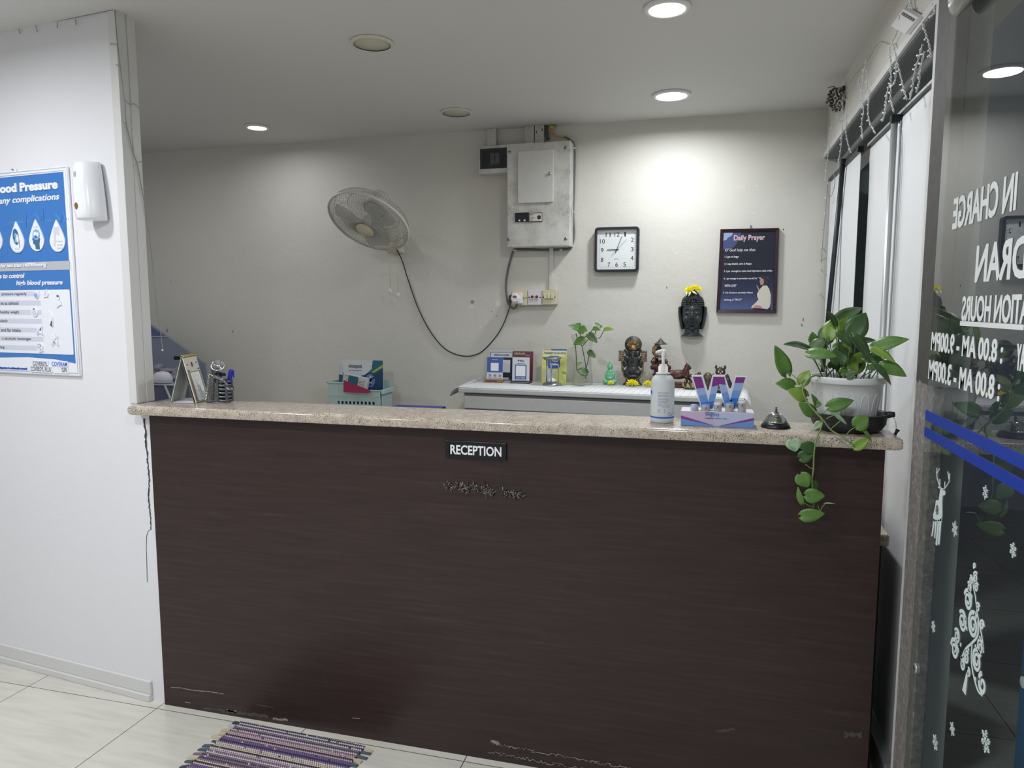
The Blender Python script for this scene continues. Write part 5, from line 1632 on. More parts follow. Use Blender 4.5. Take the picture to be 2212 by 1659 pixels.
lv = [  # base, tip, width in metres, material, normal, fold
 ((0.3602,2.23,1.4565), (0.4406,2.3,1.4999), .042, D, (0, -.8, .6), .3), ((0.392,2.18,1.4166), (0.4316,2.2,1.4845), .062, D, (-.1, -1, .2), .12),
 ((0.3485,2.17,1.4474), (0.321,2.15,1.4911), .022, D, (.5, -.8, .2), .6), ((0.3344,2.17,1.4151), (0.353,2.19,1.4728), .046, G, (-.2, -1, .1), .15),
 ((0.3555,2.2,1.4245), (0.3894,2.22,1.4713), .034, G, (.2, -1, .1), .2), ((0.3371,2.24,1.3989), (0.3486,2.26,1.4626), .05, D, (-.4, -1, .2), .2),
 ((0.3063,2.26,1.3949), (0.3025,2.26,1.4273), .028, I, (0, -1, .1), .2), ((0.2841,2.2,1.3817), (0.2137,2.16,1.396), .031, D, (0, -.7, .8), .3),
 ((0.2245,2.15,1.313), (0.1899,2.14,1.3928), .043, I, (.2, -1, .1), .15), ((0.2768,2.12,1.3707), (0.3478,2.1,1.3669), .044, I, (0, -.75, .7), .2),
 ((0.2965,2.2,1.3792), (0.3343,2.2,1.4113), .04, D, (0, -.8, .6), .2), ((0.3663,2.17,1.3431), (0.3648,2.19,1.3964), .058, D, (0, -1, .1), .15),
 ((0.3717,2.21,1.3692), (0.3877,2.22,1.4031), .056, G, (0, -1, .3), .15), ((0.3529,2.14,1.4267), (0.3849,2.12,1.3901), .036, D, (.3, -.7, .6), .3),
 ((0.4156,2.24,1.3999), (0.4751,2.26,1.4049), .026, D, (0, -.7, .7), .3), ((0.384,2.11,1.4193), (0.4275,2.09,1.3553), .04, D, (.5, -.8, .4), .35),
 ((0.4481,2.16,1.3888), (0.5289,2.14,1.4146), .043, I, (0, -.8, .6), .2), ((0.4385,2.14,1.3847), (0.4961,2.12,1.3507), .034, G, (.3, -.7, .7), .25),
 ((0.4636,2.13,1.343), (0.5212,2.11,1.3161), .044, I, (.2, -.85, .5), .15), ((0.4379,2.1,1.3461), (0.481,2.09,1.2936), .024, D, (.6, -.8, .2), .45),
 ((0.4012,2.18,1.321), (0.4261,2.2,1.3759), .05, G, (.1, -1, .1), .2), ((0.4282,2.17,1.3598), (0.4756,2.15,1.3506), .036, D, (0, -.8, .6), .2),
 ((0.3763,2.13,1.3107), (0.4017,2.12,1.3249), .03, D, (0, -.8, .6), .2), ((0.2431,2.13,1.2802), (0.1932,2.12,1.2877), .040, I, (0, -.85, .5), .18),
 ((0.2622,2.13,1.2859), (0.2824,2.14,1.3243), .036, G, (-.2, -1, .2), .15), ((0.2744,2.12,1.2512), (0.2245,2.11,1.2702), .042, G, (0, -.9, .4), .12),
 ((0.2941,2.11,1.2067), (0.2534,2.1,1.2375), .036, I, (.1, -1, .1), .15), ((0.3,2.1,1.2301), (0.2857,2.1,1.2629), .018, I, (.6, -.8, 0), .4),
 ((0.2986,2.1,1.2352), (0.312,2.095,1.235), .02, I, (0, -1, .1), .2), ((0.3319,2.1,1.2274), (0.3935,2.1,1.2486), .038, I, (0, -1, .2), .12),
 ((0.3451,2.09,1.209), (0.3775,2.09,1.1824), .013, P_, (.5, -.8, .3), .5), ((0.3996,2.09,1.1782), (0.43,2.095,1.2077), .045, I, (0, -1, .1), .1),
 ((0.3978,2.085,1.122), (0.4331,2.085,1.149), .030, G, (0, -1, .2), .3), ((0.4194,2.09,1.169), (0.4404,2.085,1.138), .011, I, (.5, -.8, 0), .5),
 ((0.314,2.11,1.1829), (0.2933,2.1,1.163), .020, P_, (0, -.8, .5), .2),
 ((0.2397,2.08,1.1356), (0.2487,2.075,1.1035), .042, P_, (-.1, -1, .3), .18), ((0.2946,2.085,1.1116), (0.2562,2.075,1.1245), .036, D, (0, -1, .3), .12),
 ((0.26,2.075,1.0873), (0.2956,2.08,1.1011), .036, D, (0, -1, .2), .15), ((0.263,2.075,1.0409), (0.2858,2.075,1.006), .044, I, (-.2, -1, .2), .15),
 ((0.2951,2.095,1.0161), (0.3126,2.095,0.9963), .026, D, (.1, -1, .1), .15), ((0.2716,2.08,0.9594), (0.2579,2.08,1.0055), .02, I, (-.6, -.8, 0), .3),
 ((0.2804,2.072,0.9843), (0.3286,2.072,0.9863), .042, I, (0, -1, .15), .12), ((0.2706,2.07,0.9267), (0.3304,2.07,0.9378), .038, I, (0, -1, .15), .12),
 ((0.3296,2.08,0.9635), (0.3557,2.075,0.9655), .005, P_, (0, -.5, 1), .6)]
mb = MB()
for b, t, w, m, n, f in lv:
    leaf(mb, b, t, w, m, n, f)
rnd = random.Random(8)
for k in range(12):   # young leaves low in the middle of the pot
    a = rnd.uniform(0, 2 * PI)
    b = Vector((POT[0] + rnd.uniform(-.05, .06), POT[1] + rnd.uniform(-.05, .04), POT[2] + rnd.uniform(.15, .175)))
    leaf(mb, b, b + Vector((.035 * math.cos(a), .02 * math.sin(a), rnd.uniform(.005, .03))), rnd.uniform(.018, .03), rnd.choice([D, I, D]), (0, -.8, .5), .2)
mb.done('foliage', pp_)
mb = MB()
def stem(pts, r=.0016, m='stem'):
    mb.tube(spline(pts, 5), r, m, 5)
stem([(POT[0] - .05, 2.2, POT[2] + .13)] + [(0.3048,2.15,1.3084),(0.2807,2.12,1.3029),(0.2671,2.11,1.2843),(0.2636,2.105,1.268),(0.276,2.1,1.2395),(0.2977,2.095,1.2128),(0.3173,2.095,1.1931)], .0026)
stem([(0.2976,2.095,1.2154),(0.3151,2.095,1.1905),(0.3125,2.095,1.1686),(0.3027,2.085,1.1442),(0.2975,2.082,1.1188),(0.2962,2.08,1.087),(0.2963,2.08,1.0547),(0.2941,2.08,1.0222),(0.3014,2.085,0.9759),(0.3007,2.08,0.9484)], .0024)
stem([(0.3173,2.095,1.1931),(0.3384,2.095,1.1658),(0.369,2.085,1.1473),(0.3974,2.083,1.1236)], .0022)
for b in ([(0.2976,2.095,1.2141),(0.3131,2.095,1.2096),(0.3319,2.1,1.2261)], [(0.3243,2.095,1.1947),(0.336,2.09,1.2035),(0.3463,2.09,1.2077)], [(0.338,2.093,1.1687),(0.352,2.09,1.1838),(0.362,2.09,1.1944)], [(0.3713,2.085,1.1474),(0.3848,2.088,1.1665),(0.3996,2.09,1.177)],
          [(0.2938,2.08,1.0584),(0.2875,2.078,1.0611),(0.2751,2.076,1.0699)], [(0.2778,2.08,1.1027),(0.2678,2.078,1.1103),(0.2544,2.078,1.1187)], [(0.3006,2.08,0.951),(0.2895,2.078,0.9547),(0.2773,2.078,0.9616)], [(0.3108,2.08,0.9609),(0.3176,2.08,0.9418),(0.3241,2.08,0.954),(0.3308,2.08,0.9636)], [(0.2768,2.076,0.9674),(0.2712,2.073,0.9782),(0.2804,2.072,0.9843)], [(0.2764,2.075,0.9153),(0.2676,2.072,0.9168),(0.2706,2.07,0.9267)]):
    stem(b, .0012)
rnd = random.Random(6)
for i, (b, t, w, m, n, f) in enumerate(lv[:26]):
    b = Vector(b)
    r0 = Vector((POT[0] + max(-.06, min(.06, (b.x - POT[0]) * .45)) + rnd.uniform(-.01, .01), POT[1] + rnd.uniform(-.03, .03), POT[2] + .122))
    if i in (23, 25):
        r0 = Vector((0.2669,2.105,1.2746))
    elif i == 24:
        r0 = Vector((0.2766,2.115,1.2994))
    elif i == 8:
        r0 = Vector((0.2672,2.11,1.2804))
    mid = r0.lerp(b, .6) + Vector((0, 0, .008))
    stem([r0, mid, b], .0013, rnd.choice(['stem', 'stem_dark', 'stem']))
for k in range(16):
    r0 = Vector((POT[0] + rnd.uniform(-.07, .07), POT[1] + rnd.uniform(-.05, .05), POT[2] + .122))
    stem([r0, r0 + Vector((rnd.uniform(-.012, .02), 0, .025)), r0 + Vector((rnd.uniform(-.02, .045), rnd.uniform(-.01, .01), rnd.uniform(.04, .075)))], .0013, rnd.choice(['stem', 'stem_dark']))
mb.done('stems', pp_)
# thin wire with a dark plug hanging by the end of the slab
kw = thing('hanging_plug', 'small dark plug on a thin wire hanging at the right end of the ledge', 'plug', (.505, 2.2, S))
MB().tube(spline([(0.5057,2.19,1.2032),(0.5122,2.18,1.1932),(0.5151,2.17,1.1819),(0.5159,2.165,1.1672)], 5), .0008, 'black_plastic', 4).done('wire', kw)
p = Vector((0.5195,2.16,1.1643)); q = Vector((0.5122,2.16,1.1485))
MB().tube([p, p.lerp(q, .55), q], [.0062, .0038, .0045], 'black_rubber', 10).done('plug', kw)


# ------------------------------------------------------------------ white cabinet against the back wall and what stands on it
CT = 1.065
CR = -.066
cab = thing('white_cabinet', 'low white drawer cabinet against the back wall behind the counter', 'cabinet', (-.545, 3.59, 0), CR)
M('cab_white', 'c9cac8', .4, grain=.03); M('cab_gap', '77787a', .7)
W2 = .735
mb = MB().box((-W2 + .02, .03, 0), (W2 - .02, .46, 1.038), 'cab_white')
mb.done('carcass', cab, local=True, bevel=.002)
MB().box((-W2, 0, 1.040), (W2, .47, CT), 'cab_white').done('cabinet_top', cab, local=True, bevel=.005)
for k, (z0, z1) in enumerate(((.955, 1.022), (.70, .945), (.44, .69), (.12, .43))):
    for s in ((-1, 1) if k else (0,)):
        x0, x1 = (-W2 + .03, W2 - .03) if s == 0 else ((-W2 + .03, -.004) if s < 0 else (.004, W2 - .03))
        dr = MB().box((x0, .012, z0), (x1, .0295, z1), 'cab_white').done('drawer_front' if k < 3 else 'door', cab, local=True, bevel=.003)
        if k:
            MB().box(((x0 + x1) / 2 - .05, .0, z1 - .04), ((x0 + x1) / 2 + .05, .012, z1 - .03), 'steel').done('handle', dr, local=True)
MB().box((-W2 + .03, .02, .0), (W2 - .03, .03, 1.036), 'cab_gap').done('shadow_gap', cab, local=True)
# paper cover with curled ends
pc = thing('paper_cover', 'white printed paper sheet covering the cabinet top, curling down at its ends', 'cover', (-.545, 3.59, CT), CR)
m, t = newmat('cover_paper', .7, .3)
v = t.coord((1, 1, 1))
wv = t.n('ShaderNodeTexWave'); wv.inputs['Scale'].default_value = 9; wv.inputs['Distortion'].default_value = .4; t.l(v, wv.inputs[0])
c = t.ramp(wv.outputs[1], [(.0, rgb('e4e6e7')), (.8, rgb('e9ebec')), (1, rgb('cfd3d6'))])
nz = t.math('GREATER_THAN', t.noise(t.coord((5, 22, 1)), 4, 2), .7)
t.l(t.mix(t.math('MULTIPLY', nz, .5), c, rgb('8e9aa2')), t.b.inputs['Base Color'])
xs = [(-W2 - .055, -.05), (-W2 - .045, -.022), (-W2 - .028, -.006), (-W2 - .005, .0012), (-W2 + .02, .0012), (0, .0012), (W2 - .02, .0012), (W2, .0012), (W2 + .015, -.012), (W2 + .03, -.04)]
vs = []
for x, z in xs:
    for k in range(2):
        y = (.012 if k == 0 else .42)
        zz = z + (.0 if k == 0 else (.03 if x < -W2 and z < 0 else 0) * 1)
        vs.append((x, y, zz))
mb = MB()
n = len(xs)
vs2 = [(x, y, z + .0008) for x, y, z in vs]
fs = []
for i in range(n - 1):
    a = 2 * i
    fs += [(a, a + 1, a + 3, a + 2), (2 * n + a, 2 * n + a + 2, 2 * n + a + 3, 2 * n + a + 1), (a, a + 2, 2 * n + a + 2, 2 * n + a), (a + 1, 2 * n + a + 1, 2 * n + a + 3, a + 3)]
fs += [(0, 2 * n, 2 * n + 1, 1), (2 * n - 2, 2 * n - 1, 4 * n - 1, 4 * n - 2)]
mb.add(vs + vs2, fs, 'cover_paper', True)
mb.done('sheet', pc, local=True)

Z = CT + .0022
def stand(name, lab, x0, x1, y, z1, lean, cat='card stand'):
    return thing(name, lab, cat, ((x0 + x1) / 2, y, Z), 0, 'stands and cards on the cabinet')
def card(mb, x0, x1, z0, z1, y, m, k=0, lean=.12, th=.002):
    """upright sheet leaning back; k lifts it off the sheet behind"""
    f = lambda z: y - k + (z - Z) * lean
    mb.hexa([(x0, f(z0), z0), (x1, f(z0), z0), (x1, f(z0) + th, z0), (x0, f(z0) + th, z0), (x0, f(z1), z1), (x1, f(z1), z1), (x1, f(z1) + th, z1), (x0, f(z1) + th, z1)], m)
def ctext(mb, s, x0, x1, z0, z1, y, m, k, lean=.12, bold=0):
    vs, fs = glyphs(s, bold, 0)
    xs = [p[0] for p in vs]; ys = [p[1] for p in vs]
    out = []
    for a, b, c in vs:
        x = x0 + (a - min(xs)) / (max(xs) - min(xs)) * (x1 - x0); z = z0 + (b - min(ys)) / (max(ys) - min(ys)) * (z1 - z0)
        out.append((x, y - k - c * .004 + (z - Z) * lean, z))
    mb.add(out, fs, m)
M('card_blue', '4667a8', .4); M('card_navy', '2e3547', .4); M('card_white', 'd9dde0', .5); M('card_red', '7e3346', .4); M('card_yellow', 'd8dc7c', .5); M('card_pale', 'e3e8b8', .5); M('card_orange', 'd5a27c', .5); M('wood_block', '9a7454', .6, grain=.15); M('block_ink', '5d2d20', .7); M('royal', '2b52b8', .4)
# acrylic stand at the back
t = stand('acrylic_stand', 'tall clear acrylic stand holding white and navy leaflets, at the left back of the cabinet', -1.245, -1.075, 4.05, 0, 0)
mb = MB(); card(mb, -1.243, -1.073, Z, 1.258, 4.052, 'clear_plastic', .006, .1, .0025); mb.box((-1.245, 4.04, Z), (-1.092, 4.10, Z + .004), 'clear_plastic'); mb.done('acrylic_sheet', t)
mb = MB(); card(mb, -1.236, -1.08, Z + .006, 1.246, 4.056, 'card_white', 0, .1); card(mb, -1.226, -1.086, Z + .006, 1.232, 4.056, 'card_navy', .0012, .1, .001); card(mb, -1.222, -1.09, 1.203, 1.230, 4.056, 'print_white', .002, .1, .0008)
card(mb, -1.2, -1.103, 1.115, 1.188, 4.056, 'print_white', .002, .1, .0008); card(mb, -1.2, -1.11, Z + .006, 1.085, 4.056, 'print_white', .002, .1, .0008)
ctext(mb, 'MEDISCANNER', -1.2, -1.11, 1.212, 1.222, 4.056, 'ink', .0032, .1, .01); mb.done('leaflets', t)
# blue card on a wooden block
t = stand('card_holder', 'blue and white card in a small wooden block at the left end of the cabinet', -1.222, -1.111, 3.94, 0, 0)
MB().box((-1.222, 3.925, Z), (-1.111, 3.968, Z + .018), 'wood_block').done('wooden_base', t, bevel=.002)
mb = MB(); mb.text('medhealthy', (-1.205, Z + .004), (-1.140, Z + .014), 3.9243, 3.9252, 'block_ink', .02); mb.done('lettering', t)
mb = MB(); card(mb, -1.211, -1.116, Z + .015, 1.212, 3.945, 'card_white', 0, .08); card(mb, -1.2105, -1.1165, 1.124, 1.211, 3.945, 'card_blue', .0008, .08, .0008); card(mb, -1.188, -1.141, 1.133, 1.178, 3.945, 'print_white', .0016, .08, .0008)
ctext(mb, 'medhealthy', -1.182, -1.147, 1.194, 1.200, 3.945, 'print_white', .0016, .08)
for k in range(3):
    card(mb, -1.199 + .03 * k, -1.185 + .03 * k, 1.1, 1.112, 3.945, 'print_grey', .0008, .08, .0006); card(mb, -1.204 + .03 * k, -1.18 + .03 * k, 1.09, 1.093, 3.945, 'print_grey', .0008, .08, .0006)
mb.done('card', t)
# red leaflet in acrylic
t = stand('acrylic_stand', 'acrylic stand with a dark red leaflet behind the white payment card', -1.085, -.962, 4.05, 0, 0)
mb = MB(); card(mb, -1.09, -.96, Z, 1.246, 4.045, 'clear_plastic', .004, .1, .002); mb.box((-1.088, 4.035, Z), (-.96, 4.09, Z + .004), 'clear_plastic'); mb.done('acrylic_sheet', t)
mb = MB(); card(mb, -1.087, -.964, Z + .006, 1.24, 4.048, 'card_red', 0, .1); ctext(mb, 'REDRUBY', -1.077, -1.01, 1.222, 1.233, 4.048, 'card_pale', .001, .1, .02); ctext(mb, 'SHOP', -1.012, -.982, 1.214, 1.221, 4.048, 'card_pale', .001, .1); mb.done('leaflet', t)
# white card on a black base
t = stand('card_holder', 'white payment card with a blue frame on a black base, second from the left', -1.066, -.947, 3.93, 0, 0)
mb = MB().box((-1.064, 3.915, Z), (-.948, 3.985, Z + .0045), 'black_plastic'); mb.box((-1.060, 3.918, Z + .0045), (-.952, 3.985, Z + .008), 'chrome'); mb.box((-1.064, 3.922, Z + .008), (-.948, 3.985, Z + .0125), 'black_plastic'); mb.done('base', t, bevel=.001)
mb = MB(); card(mb, -1.056, -.956, Z + .0125, 1.214, 3.935, 'card_white', 0, .05)
card(mb, -1.041, -.973, 1.090, 1.172, 3.935, 'card_blue', .0008, .05, .0008); card(mb, -1.035, -.979, 1.107, 1.167, 3.935, 'print_white', .0016, .05, .0008)
ctext(mb, 'PMCare', -1.013, -.987, 1.19, 1.199, 3.935, 'ink', .0008, .05, .02); ctext(mb, 'SCAN HERE', -1.033, -.981, 1.094, 1.102, 3.935, 'print_white', .0016, .05)
mb.ball((-1.021, 3.9355 + .13 * .05, 1.195), (.006, .001, .006), 'ink', 12, 6)
for k in range(4):
    card(mb, -1.045 + .004 * k, -.967 - .004 * k, 1.083 - .004 * k, 1.0845 - .004 * k, 3.935, 'print_grey', .0008, .05, .0006)
card(mb, -1.03, -.985, 1.178, 1.181, 3.935, 'print_grey', .0008, .05, .0006); mb.done('card', t)
# yellow card
t = stand('payment_sign', 'yellow transfer-to-pay card with a blue logo, behind the hourglass', -.9, -.75, 3.98, 0, 0, 'sign')
mb = MB(); card(mb, -.896, -.754, Z, 1.252, 3.985, 'card_yellow', 0, .12, .003)
card(mb, -.89, -.762, 1.215, 1.2515, 3.985, 'card_pale', .0008, .12, .0008); card(mb, -.886, -.848, 1.252, 1.258, 3.986, 'card_orange', 0, .12); card(mb, -.846, -.756, 1.252, 1.26, 3.986, 'royal', 0, .12)
f = lambda x, z, k: (x, 3.985 - k + (z - Z) * .12, z)
rr = rrect(-.862, 1.152, -.792, 1.222, .014, 4)
mb.add([f(x, z, .0022) for x, z in rr] + [f(x, z, .0008) for x, z in rr], [tuple(range(len(rr)))] + [(i, (i + 1) % len(rr), len(rr) + (i + 1) % len(rr), len(rr) + i) for i in range(len(rr))], 'royal')
card(mb, -.878, -.82, 1.075, 1.145, 3.985, 'card_white', .0009, .12, .0008)
ctext(mb, 'TRANSFER TO PAY WITH', -.886, -.762, 1.231, 1.243, 3.985, 'ink', .0018, .12, .01); ctext(mb, 'FREE', -.85, -.804, 1.19, 1.202, 3.985, 'print_white', .003, .12, .03); ctext(mb, 'Wallet', -.852, -.8, 1.168, 1.182, 3.985, 'print_white', .003, .12, .03); mb.done('card', t)
# hourglass
hx, hy = -.812, 3.875
t = thing('hourglass', 'metal-framed hourglass with white sand on the cabinet', 'hourglass', (hx, hy, Z))
MB().lathe([(.001, 0), (.052, 0), (.053, .003), (.05, .008), (.04, .016), (.036, .018), (.001, .018)], 'steel', (hx, hy, Z), 36).done('base', t)
MB().lathe([(.001, .139), (.036, .139), (.04, .141), (.05, .149), (.053, .153), (.052, .156), (.001, .156)], 'steel', (hx, hy, Z), 36).done('cap', t)
for k in range(3):
    a = k * 2 * PI / 3 + 2.7
    MB().cyl((hx + .038 * math.cos(a), hy + .038 * math.sin(a), Z + .015), (hx + .038 * math.cos(a), hy + .038 * math.sin(a), Z + .142), .0032, 'steel', n=10).done('pillar', t)
MB().lathe([(.001, .018), (.024, .019), (.027, .03), (.026, .045), (.017, .062), (.005, .076), (.0035, .079), (.005, .082), (.017, .096), (.026, .113), (.027, .128), (.024, .139), (.001, .14)], 'vase_glass', (hx, hy, Z), 28).done('bulb', t)
MB().lathe([(.001, .0195), (.023, .02), (.025, .026), (.018, .034), (.001, .044)], 'paper', (hx, hy, Z), 20).done('sand', t)
# glass vase with a pothos cutting
vx, vy = -.655, 3.95
t = thing('glass_vase', 'clear waisted glass vase with water on the cabinet', 'vase', (vx, vy, Z))
o_ = [(.058, 0), (.06, .004), (.057, .05), (.05, .11), (.046, .16), (.048, .19), (.053, .225), (.064, .268), (.068, .281)]
MB().lathe([(.001, 0)] + o_ + [(r - .003, z) for r, z in o_[::-1][:-1]] + [(.053, .012), (.001, .012)], 'vase_glass', (vx, vy, Z), 40).done('glass_wall', t)
M('water', 'f4fbfa', .0, trans=1, ior=1.12)
cu = thing('pothos_cutting', 'leafy pothos cutting standing in the clear glass vase', 'plant', (vx, vy, Z + .013))
mb = MB()
lv2 = [((-0.6697,3.93,1.379), (-0.7264,3.9,1.3973), .042, I), ((-0.6896,3.94,1.3812), (-0.67,3.96,1.4115), .04, D), ((-0.6646,3.9,1.3749), (-0.618,3.88,1.3709), .055, I), ((-0.6541,3.93,1.3639), (-0.6514,3.93,1.3486), .018, G),
 ((-0.6369,3.89,1.3225), (-0.6962,3.88,1.2945), .05, I), ((-0.6133,3.9,1.3501), (-0.5628,3.87,1.3067), .045, D), ((-0.5913,3.92,1.3824), (-0.5503,3.9,1.3733), .03, I), ((-0.5573,3.93,1.3925), (-0.5421,3.93,1.3901), .02, I), ((-0.5625,3.93,1.4), (-0.5881,3.93,1.4125), .015, I), ((-0.5304,3.92,1.3778), (-0.4777,3.9,1.3788), .026, G),
 ((-0.6092,3.88,1.2578), (-0.5704,3.86,1.2245), .036, D), ((-0.6165,3.87,1.1396), (-0.6735,3.86,1.157), .05, D), ((-0.6756,3.9,1.1816), (-0.6475,3.9,1.1975), .018, G), ((-0.7504,3.86,1.1425), (-0.7168,3.86,1.1306), .014, I)]
for b, tt, w, m in lv2:
    leaf(mb, b, tt, w, m, (0, -.85, .5), .2)
mb.done('foliage', cu)
mb = MB()
for s in ([(-0.6559,3.93,1.2822),(-0.6424,3.93,1.221),(-0.6342,3.93,1.175),(-0.6296,3.92,1.1349),(-0.6351,3.94,1.102)], [(-0.6559,3.93,1.2822),(-0.639,3.92,1.2983),(-0.6147,3.91,1.3295),(-0.6057,3.9,1.3502)], [(-0.647,3.92,1.3287),(-0.6165,3.92,1.3493),(-0.5913,3.92,1.3824)], [(-0.5858,3.92,1.3446),(-0.576,3.92,1.375)], [(-0.5649,3.9,1.3279),(-0.5523,3.9,1.3331),(-0.5389,3.91,1.3605),(-0.5279,3.92,1.3753)],
          [(-0.6919,3.94,1.353),(-0.6848,3.93,1.333),(-0.6691,3.93,1.3076),(-0.6559,3.93,1.2822)], [(-0.6731,3.92,1.3742),(-0.6643,3.93,1.3434),(-0.6587,3.93,1.3026)], [(-0.6851,3.89,1.2916),(-0.6811,3.9,1.2147),(-0.6831,3.93,1.1482)], [(-0.6065,3.88,1.2503),(-0.6168,3.9,1.2032),(-0.6315,3.93,1.1622)]):
    mb.tube(spline(s, 4), .0022, 'stem_dark', 5)
mb.tube(spline([(-0.6224,3.86,1.1353),(-0.6383,3.85,1.1106),(-0.6728,3.83,1.0965),(-0.7072,3.81,1.0851),(-0.7433,3.8,1.075),(-0.7632,3.81,1.0835),(-0.77,3.83,1.1168)], 4), .0022, 'stem', 5)
mb.tube(spline([(-0.725,3.81,1.0896),(-0.7463,3.84,1.1114),(-0.7504,3.86,1.1425)], 4), .0016, 'stem', 5)
mb.done('stems', cu)

# ---------------- figurines
def bronze(name, a, b, g, r=.35, amt=.55):
    m, t = newmat(name, r, .5)
    v = t.coord()
    n = t.noise(v, 60, 5, .7)
    t.l(t.ramp(n, [(.35, rgb(a)), (amt, rgb(b)), (amt + .14, rgb(g))]), t.b.inputs['Base Color'])
    t.b.inputs['Metallic'].default_value = .35
    t.bump(t.noise(v, 140, 4), .5, .003)
bronze('idol_dark', '26282b', '3a3b3d', '5c5a55')
bronze('idol_gold', '5c4429', '9a7b4c', 'c9b283')
bronze('idol_beads', '4d3a2c', '8a7860', 'b9ad97')
bronze('idol_brown', '3a2320', '5c3833', '8a6a58')
bronze('idol_olive', '3c382b', '6b6448', '9b9470')
bronze('idol_grey', '3f3d38', '5c5a52', '7a776b')
M('jade', '6fb58c', .28, coat=.3); M('gold_bright', 'c9a35e', .25, .9)
# jade figure
t = thing('jade_figurine', 'small jade green seated figurine on the cabinet', 'figurine', (-.508, 4.0, Z))
gx, gy = -.508, 4.0
mb = MB()
for c, r in (((0, 0, .016), (.036, .026, .016)), ((-.022, -.008, .016), (.019, .018, .014)), ((.022, -.008, .016), (.019, .018, .014)), ((0, .002, .05), (.026, .019, .032)), ((0, 0, .072), (.022, .015, .014)), ((-.022, -.002, .052), (.008, .010, .024)), ((.022, -.002, .052), (.008, .010, .024)), ((0, -.016, .036), (.018, .009, .008)), ((0, 0, .098), (.0145, .0145, .019)), ((0, .004, .102), (.0165, .013, .021)), ((0, .002, .121), (.007, .007, .008)), ((0, -.014, .096), (.003, .004, .004))):
    mb.ball((gx + c[0], gy + c[1], Z + c[2]), r, 'jade', 14, 10)
mb.done('body', t, remesh=.0022)
# deity with a halo
t = thing('deity_statue', 'dark bronze deity statue with a round halo and a beaded frame on the cabinet', 'statue', (-.382, 4.0, Z))
ix, iy = -.383, 4.0
def B(mb, x, z, r, m, dy=0, n=12, k=8):
    mb.ball((ix + x, iy + dy, Z + z), r, m, n, k)
mb = MB().lathe([(.001, -.006), (.046, -.006), (.0475, 0), (.046, .006), (.001, .006)], 'idol_grey', (ix, iy + .012, Z + .224), 36, Matrix.Rotation(PI / 2, 3, 'X'))
mb.done('halo', t)
mb = MB()
for k in range(9):
    a = PI * (.12 + .76 * k / 8)
    mb.tube([(ix + .008 * math.cos(a), iy - .004, Z + .212 + .006 * math.sin(a)), (ix + .034 * math.cos(a), iy - .012, Z + .214 + .032 * math.sin(a))], [.0025, .005], 'idol_gold', 7)
mb.lathe([(.001, .195), (.02, .195), (.021, .2), (.017, .222), (.008, .226), (.001, .227)], 'idol_gold', (ix, iy - .004, 0 + Z), 16)
mb.done('crown', t)
mb = MB()
for c, r in (((0, .178), (.026, .02, .022)), ((-.028, .175), (.014, .01, .016)), ((.028, .175), (.014, .01, .016)), ((0, .125), (.036, .024, .042)), ((0, .085), (.04, .028, .028)), ((-.034, .15), (.018, .014, .013)), ((.034, .15), (.018, .014, .013)), ((-.045, .12), (.011, .012, .024)), ((.045, .12), (.011, .012, .024)), ((-.03, .07), (.024, .026, .018)), ((.03, .07), (.024, .026, .018)), ((0, .05), (.045, .03, .014))):
    B(mb, c[0], c[1], r, 'idol_dark', -.006)
mb.tube([(ix, iy - .028, Z + .172), (ix + .003, iy - .036, Z + .155), (ix + .006, iy - .036, Z + .138), (ix - .006, iy - .034, Z + .128)], [.009, .0075, .006, .0045], 'idol_dark', 9)
mb.done('seated_body', t, remesh=.0026)
mb = MB().tube([(ix - .04, iy - .034, Z + .14), (ix - .018, iy - .036, Z + .05)], .0018, 'idol_grey', 6)
mb.done('staff', t)
mb = MB()
for k in range(30):
    a = -PI * .02 - (PI * .96) * k / 29
    B(mb, .056 * math.cos(a), .095 + .068 * math.sin(a), .0055, 'idol_beads', -.018, 8, 5)
for s in (-1, 1):
    for k in range(7):
        B(mb, s * (.056 + .001 * k), .1 + .009 * k, .0055, 'idol_beads', -.012, 8, 5)
    for i in range(5):
        for j in range(3):
            B(mb, s * (.05 + .011 * j), .138 + .012 * i, .0068, 'idol_beads', -.012 + .003 * j, 8, 5)
    B(mb, s * .043, .19, (.008, .008, .01), 'idol_dark', -.004)
mb.tube([(ix + .055 * math.cos(a), iy - .004, Z + .095 + .07 * math.sin(a)) for a in (-PI * k / 20 for k in range(21))], .006, 'idol_grey', 7)
mb.done('beaded_frame', t)
MB().lathe([(.001, 0), (.054, 0), (.052, .008), (.04, .02), (.038, .034), (.001, .034)], 'idol_grey', (ix, iy, Z), 24, sy=.65).done('pedestal', t)
# pagoda-topped carving
t = thing('hat_statue', 'brown carved statue topped by a small conical roof, behind the sanitizer bottle', 'statue', (-.23, 4.0, Z))
kx, ky = -.236, 4.03
MB().lathe([(.001, .262), (.004, .258), (.016, .243), (.034, .23), (.037, .2275), (.034, .2265), (.001, .229)], 'idol_grey', (kx, ky, Z), 28).done('conical_roof', t)
mb = MB()
arc = spline([(kx - .002, ky, Z + .23), (kx - .014, ky, Z + .222), (kx - .03, ky, Z + .205), (kx - .033, ky, Z + .185), (kx - .024, ky, Z + .17), (kx - .012, ky, Z + .16)], 5)
mb.tube(arc, [.008 + .006 * math.sin(PI * i / (len(arc) - 1)) for i in range(len(arc))], 'idol_gold', 10)
mb.ball((kx - .01, ky, Z + .2), (.016, .012, .018), 'idol_dark', 12, 8)
mb.lathe([(.001, .155), (.026, .155), (.027, .16), (.02, .165), (.001, .166)], 'idol_grey', (kx, ky, Z), 20, sy=.8)
mb.done('curved_neck', t)
mb = MB()
rnd = random.Random(13)
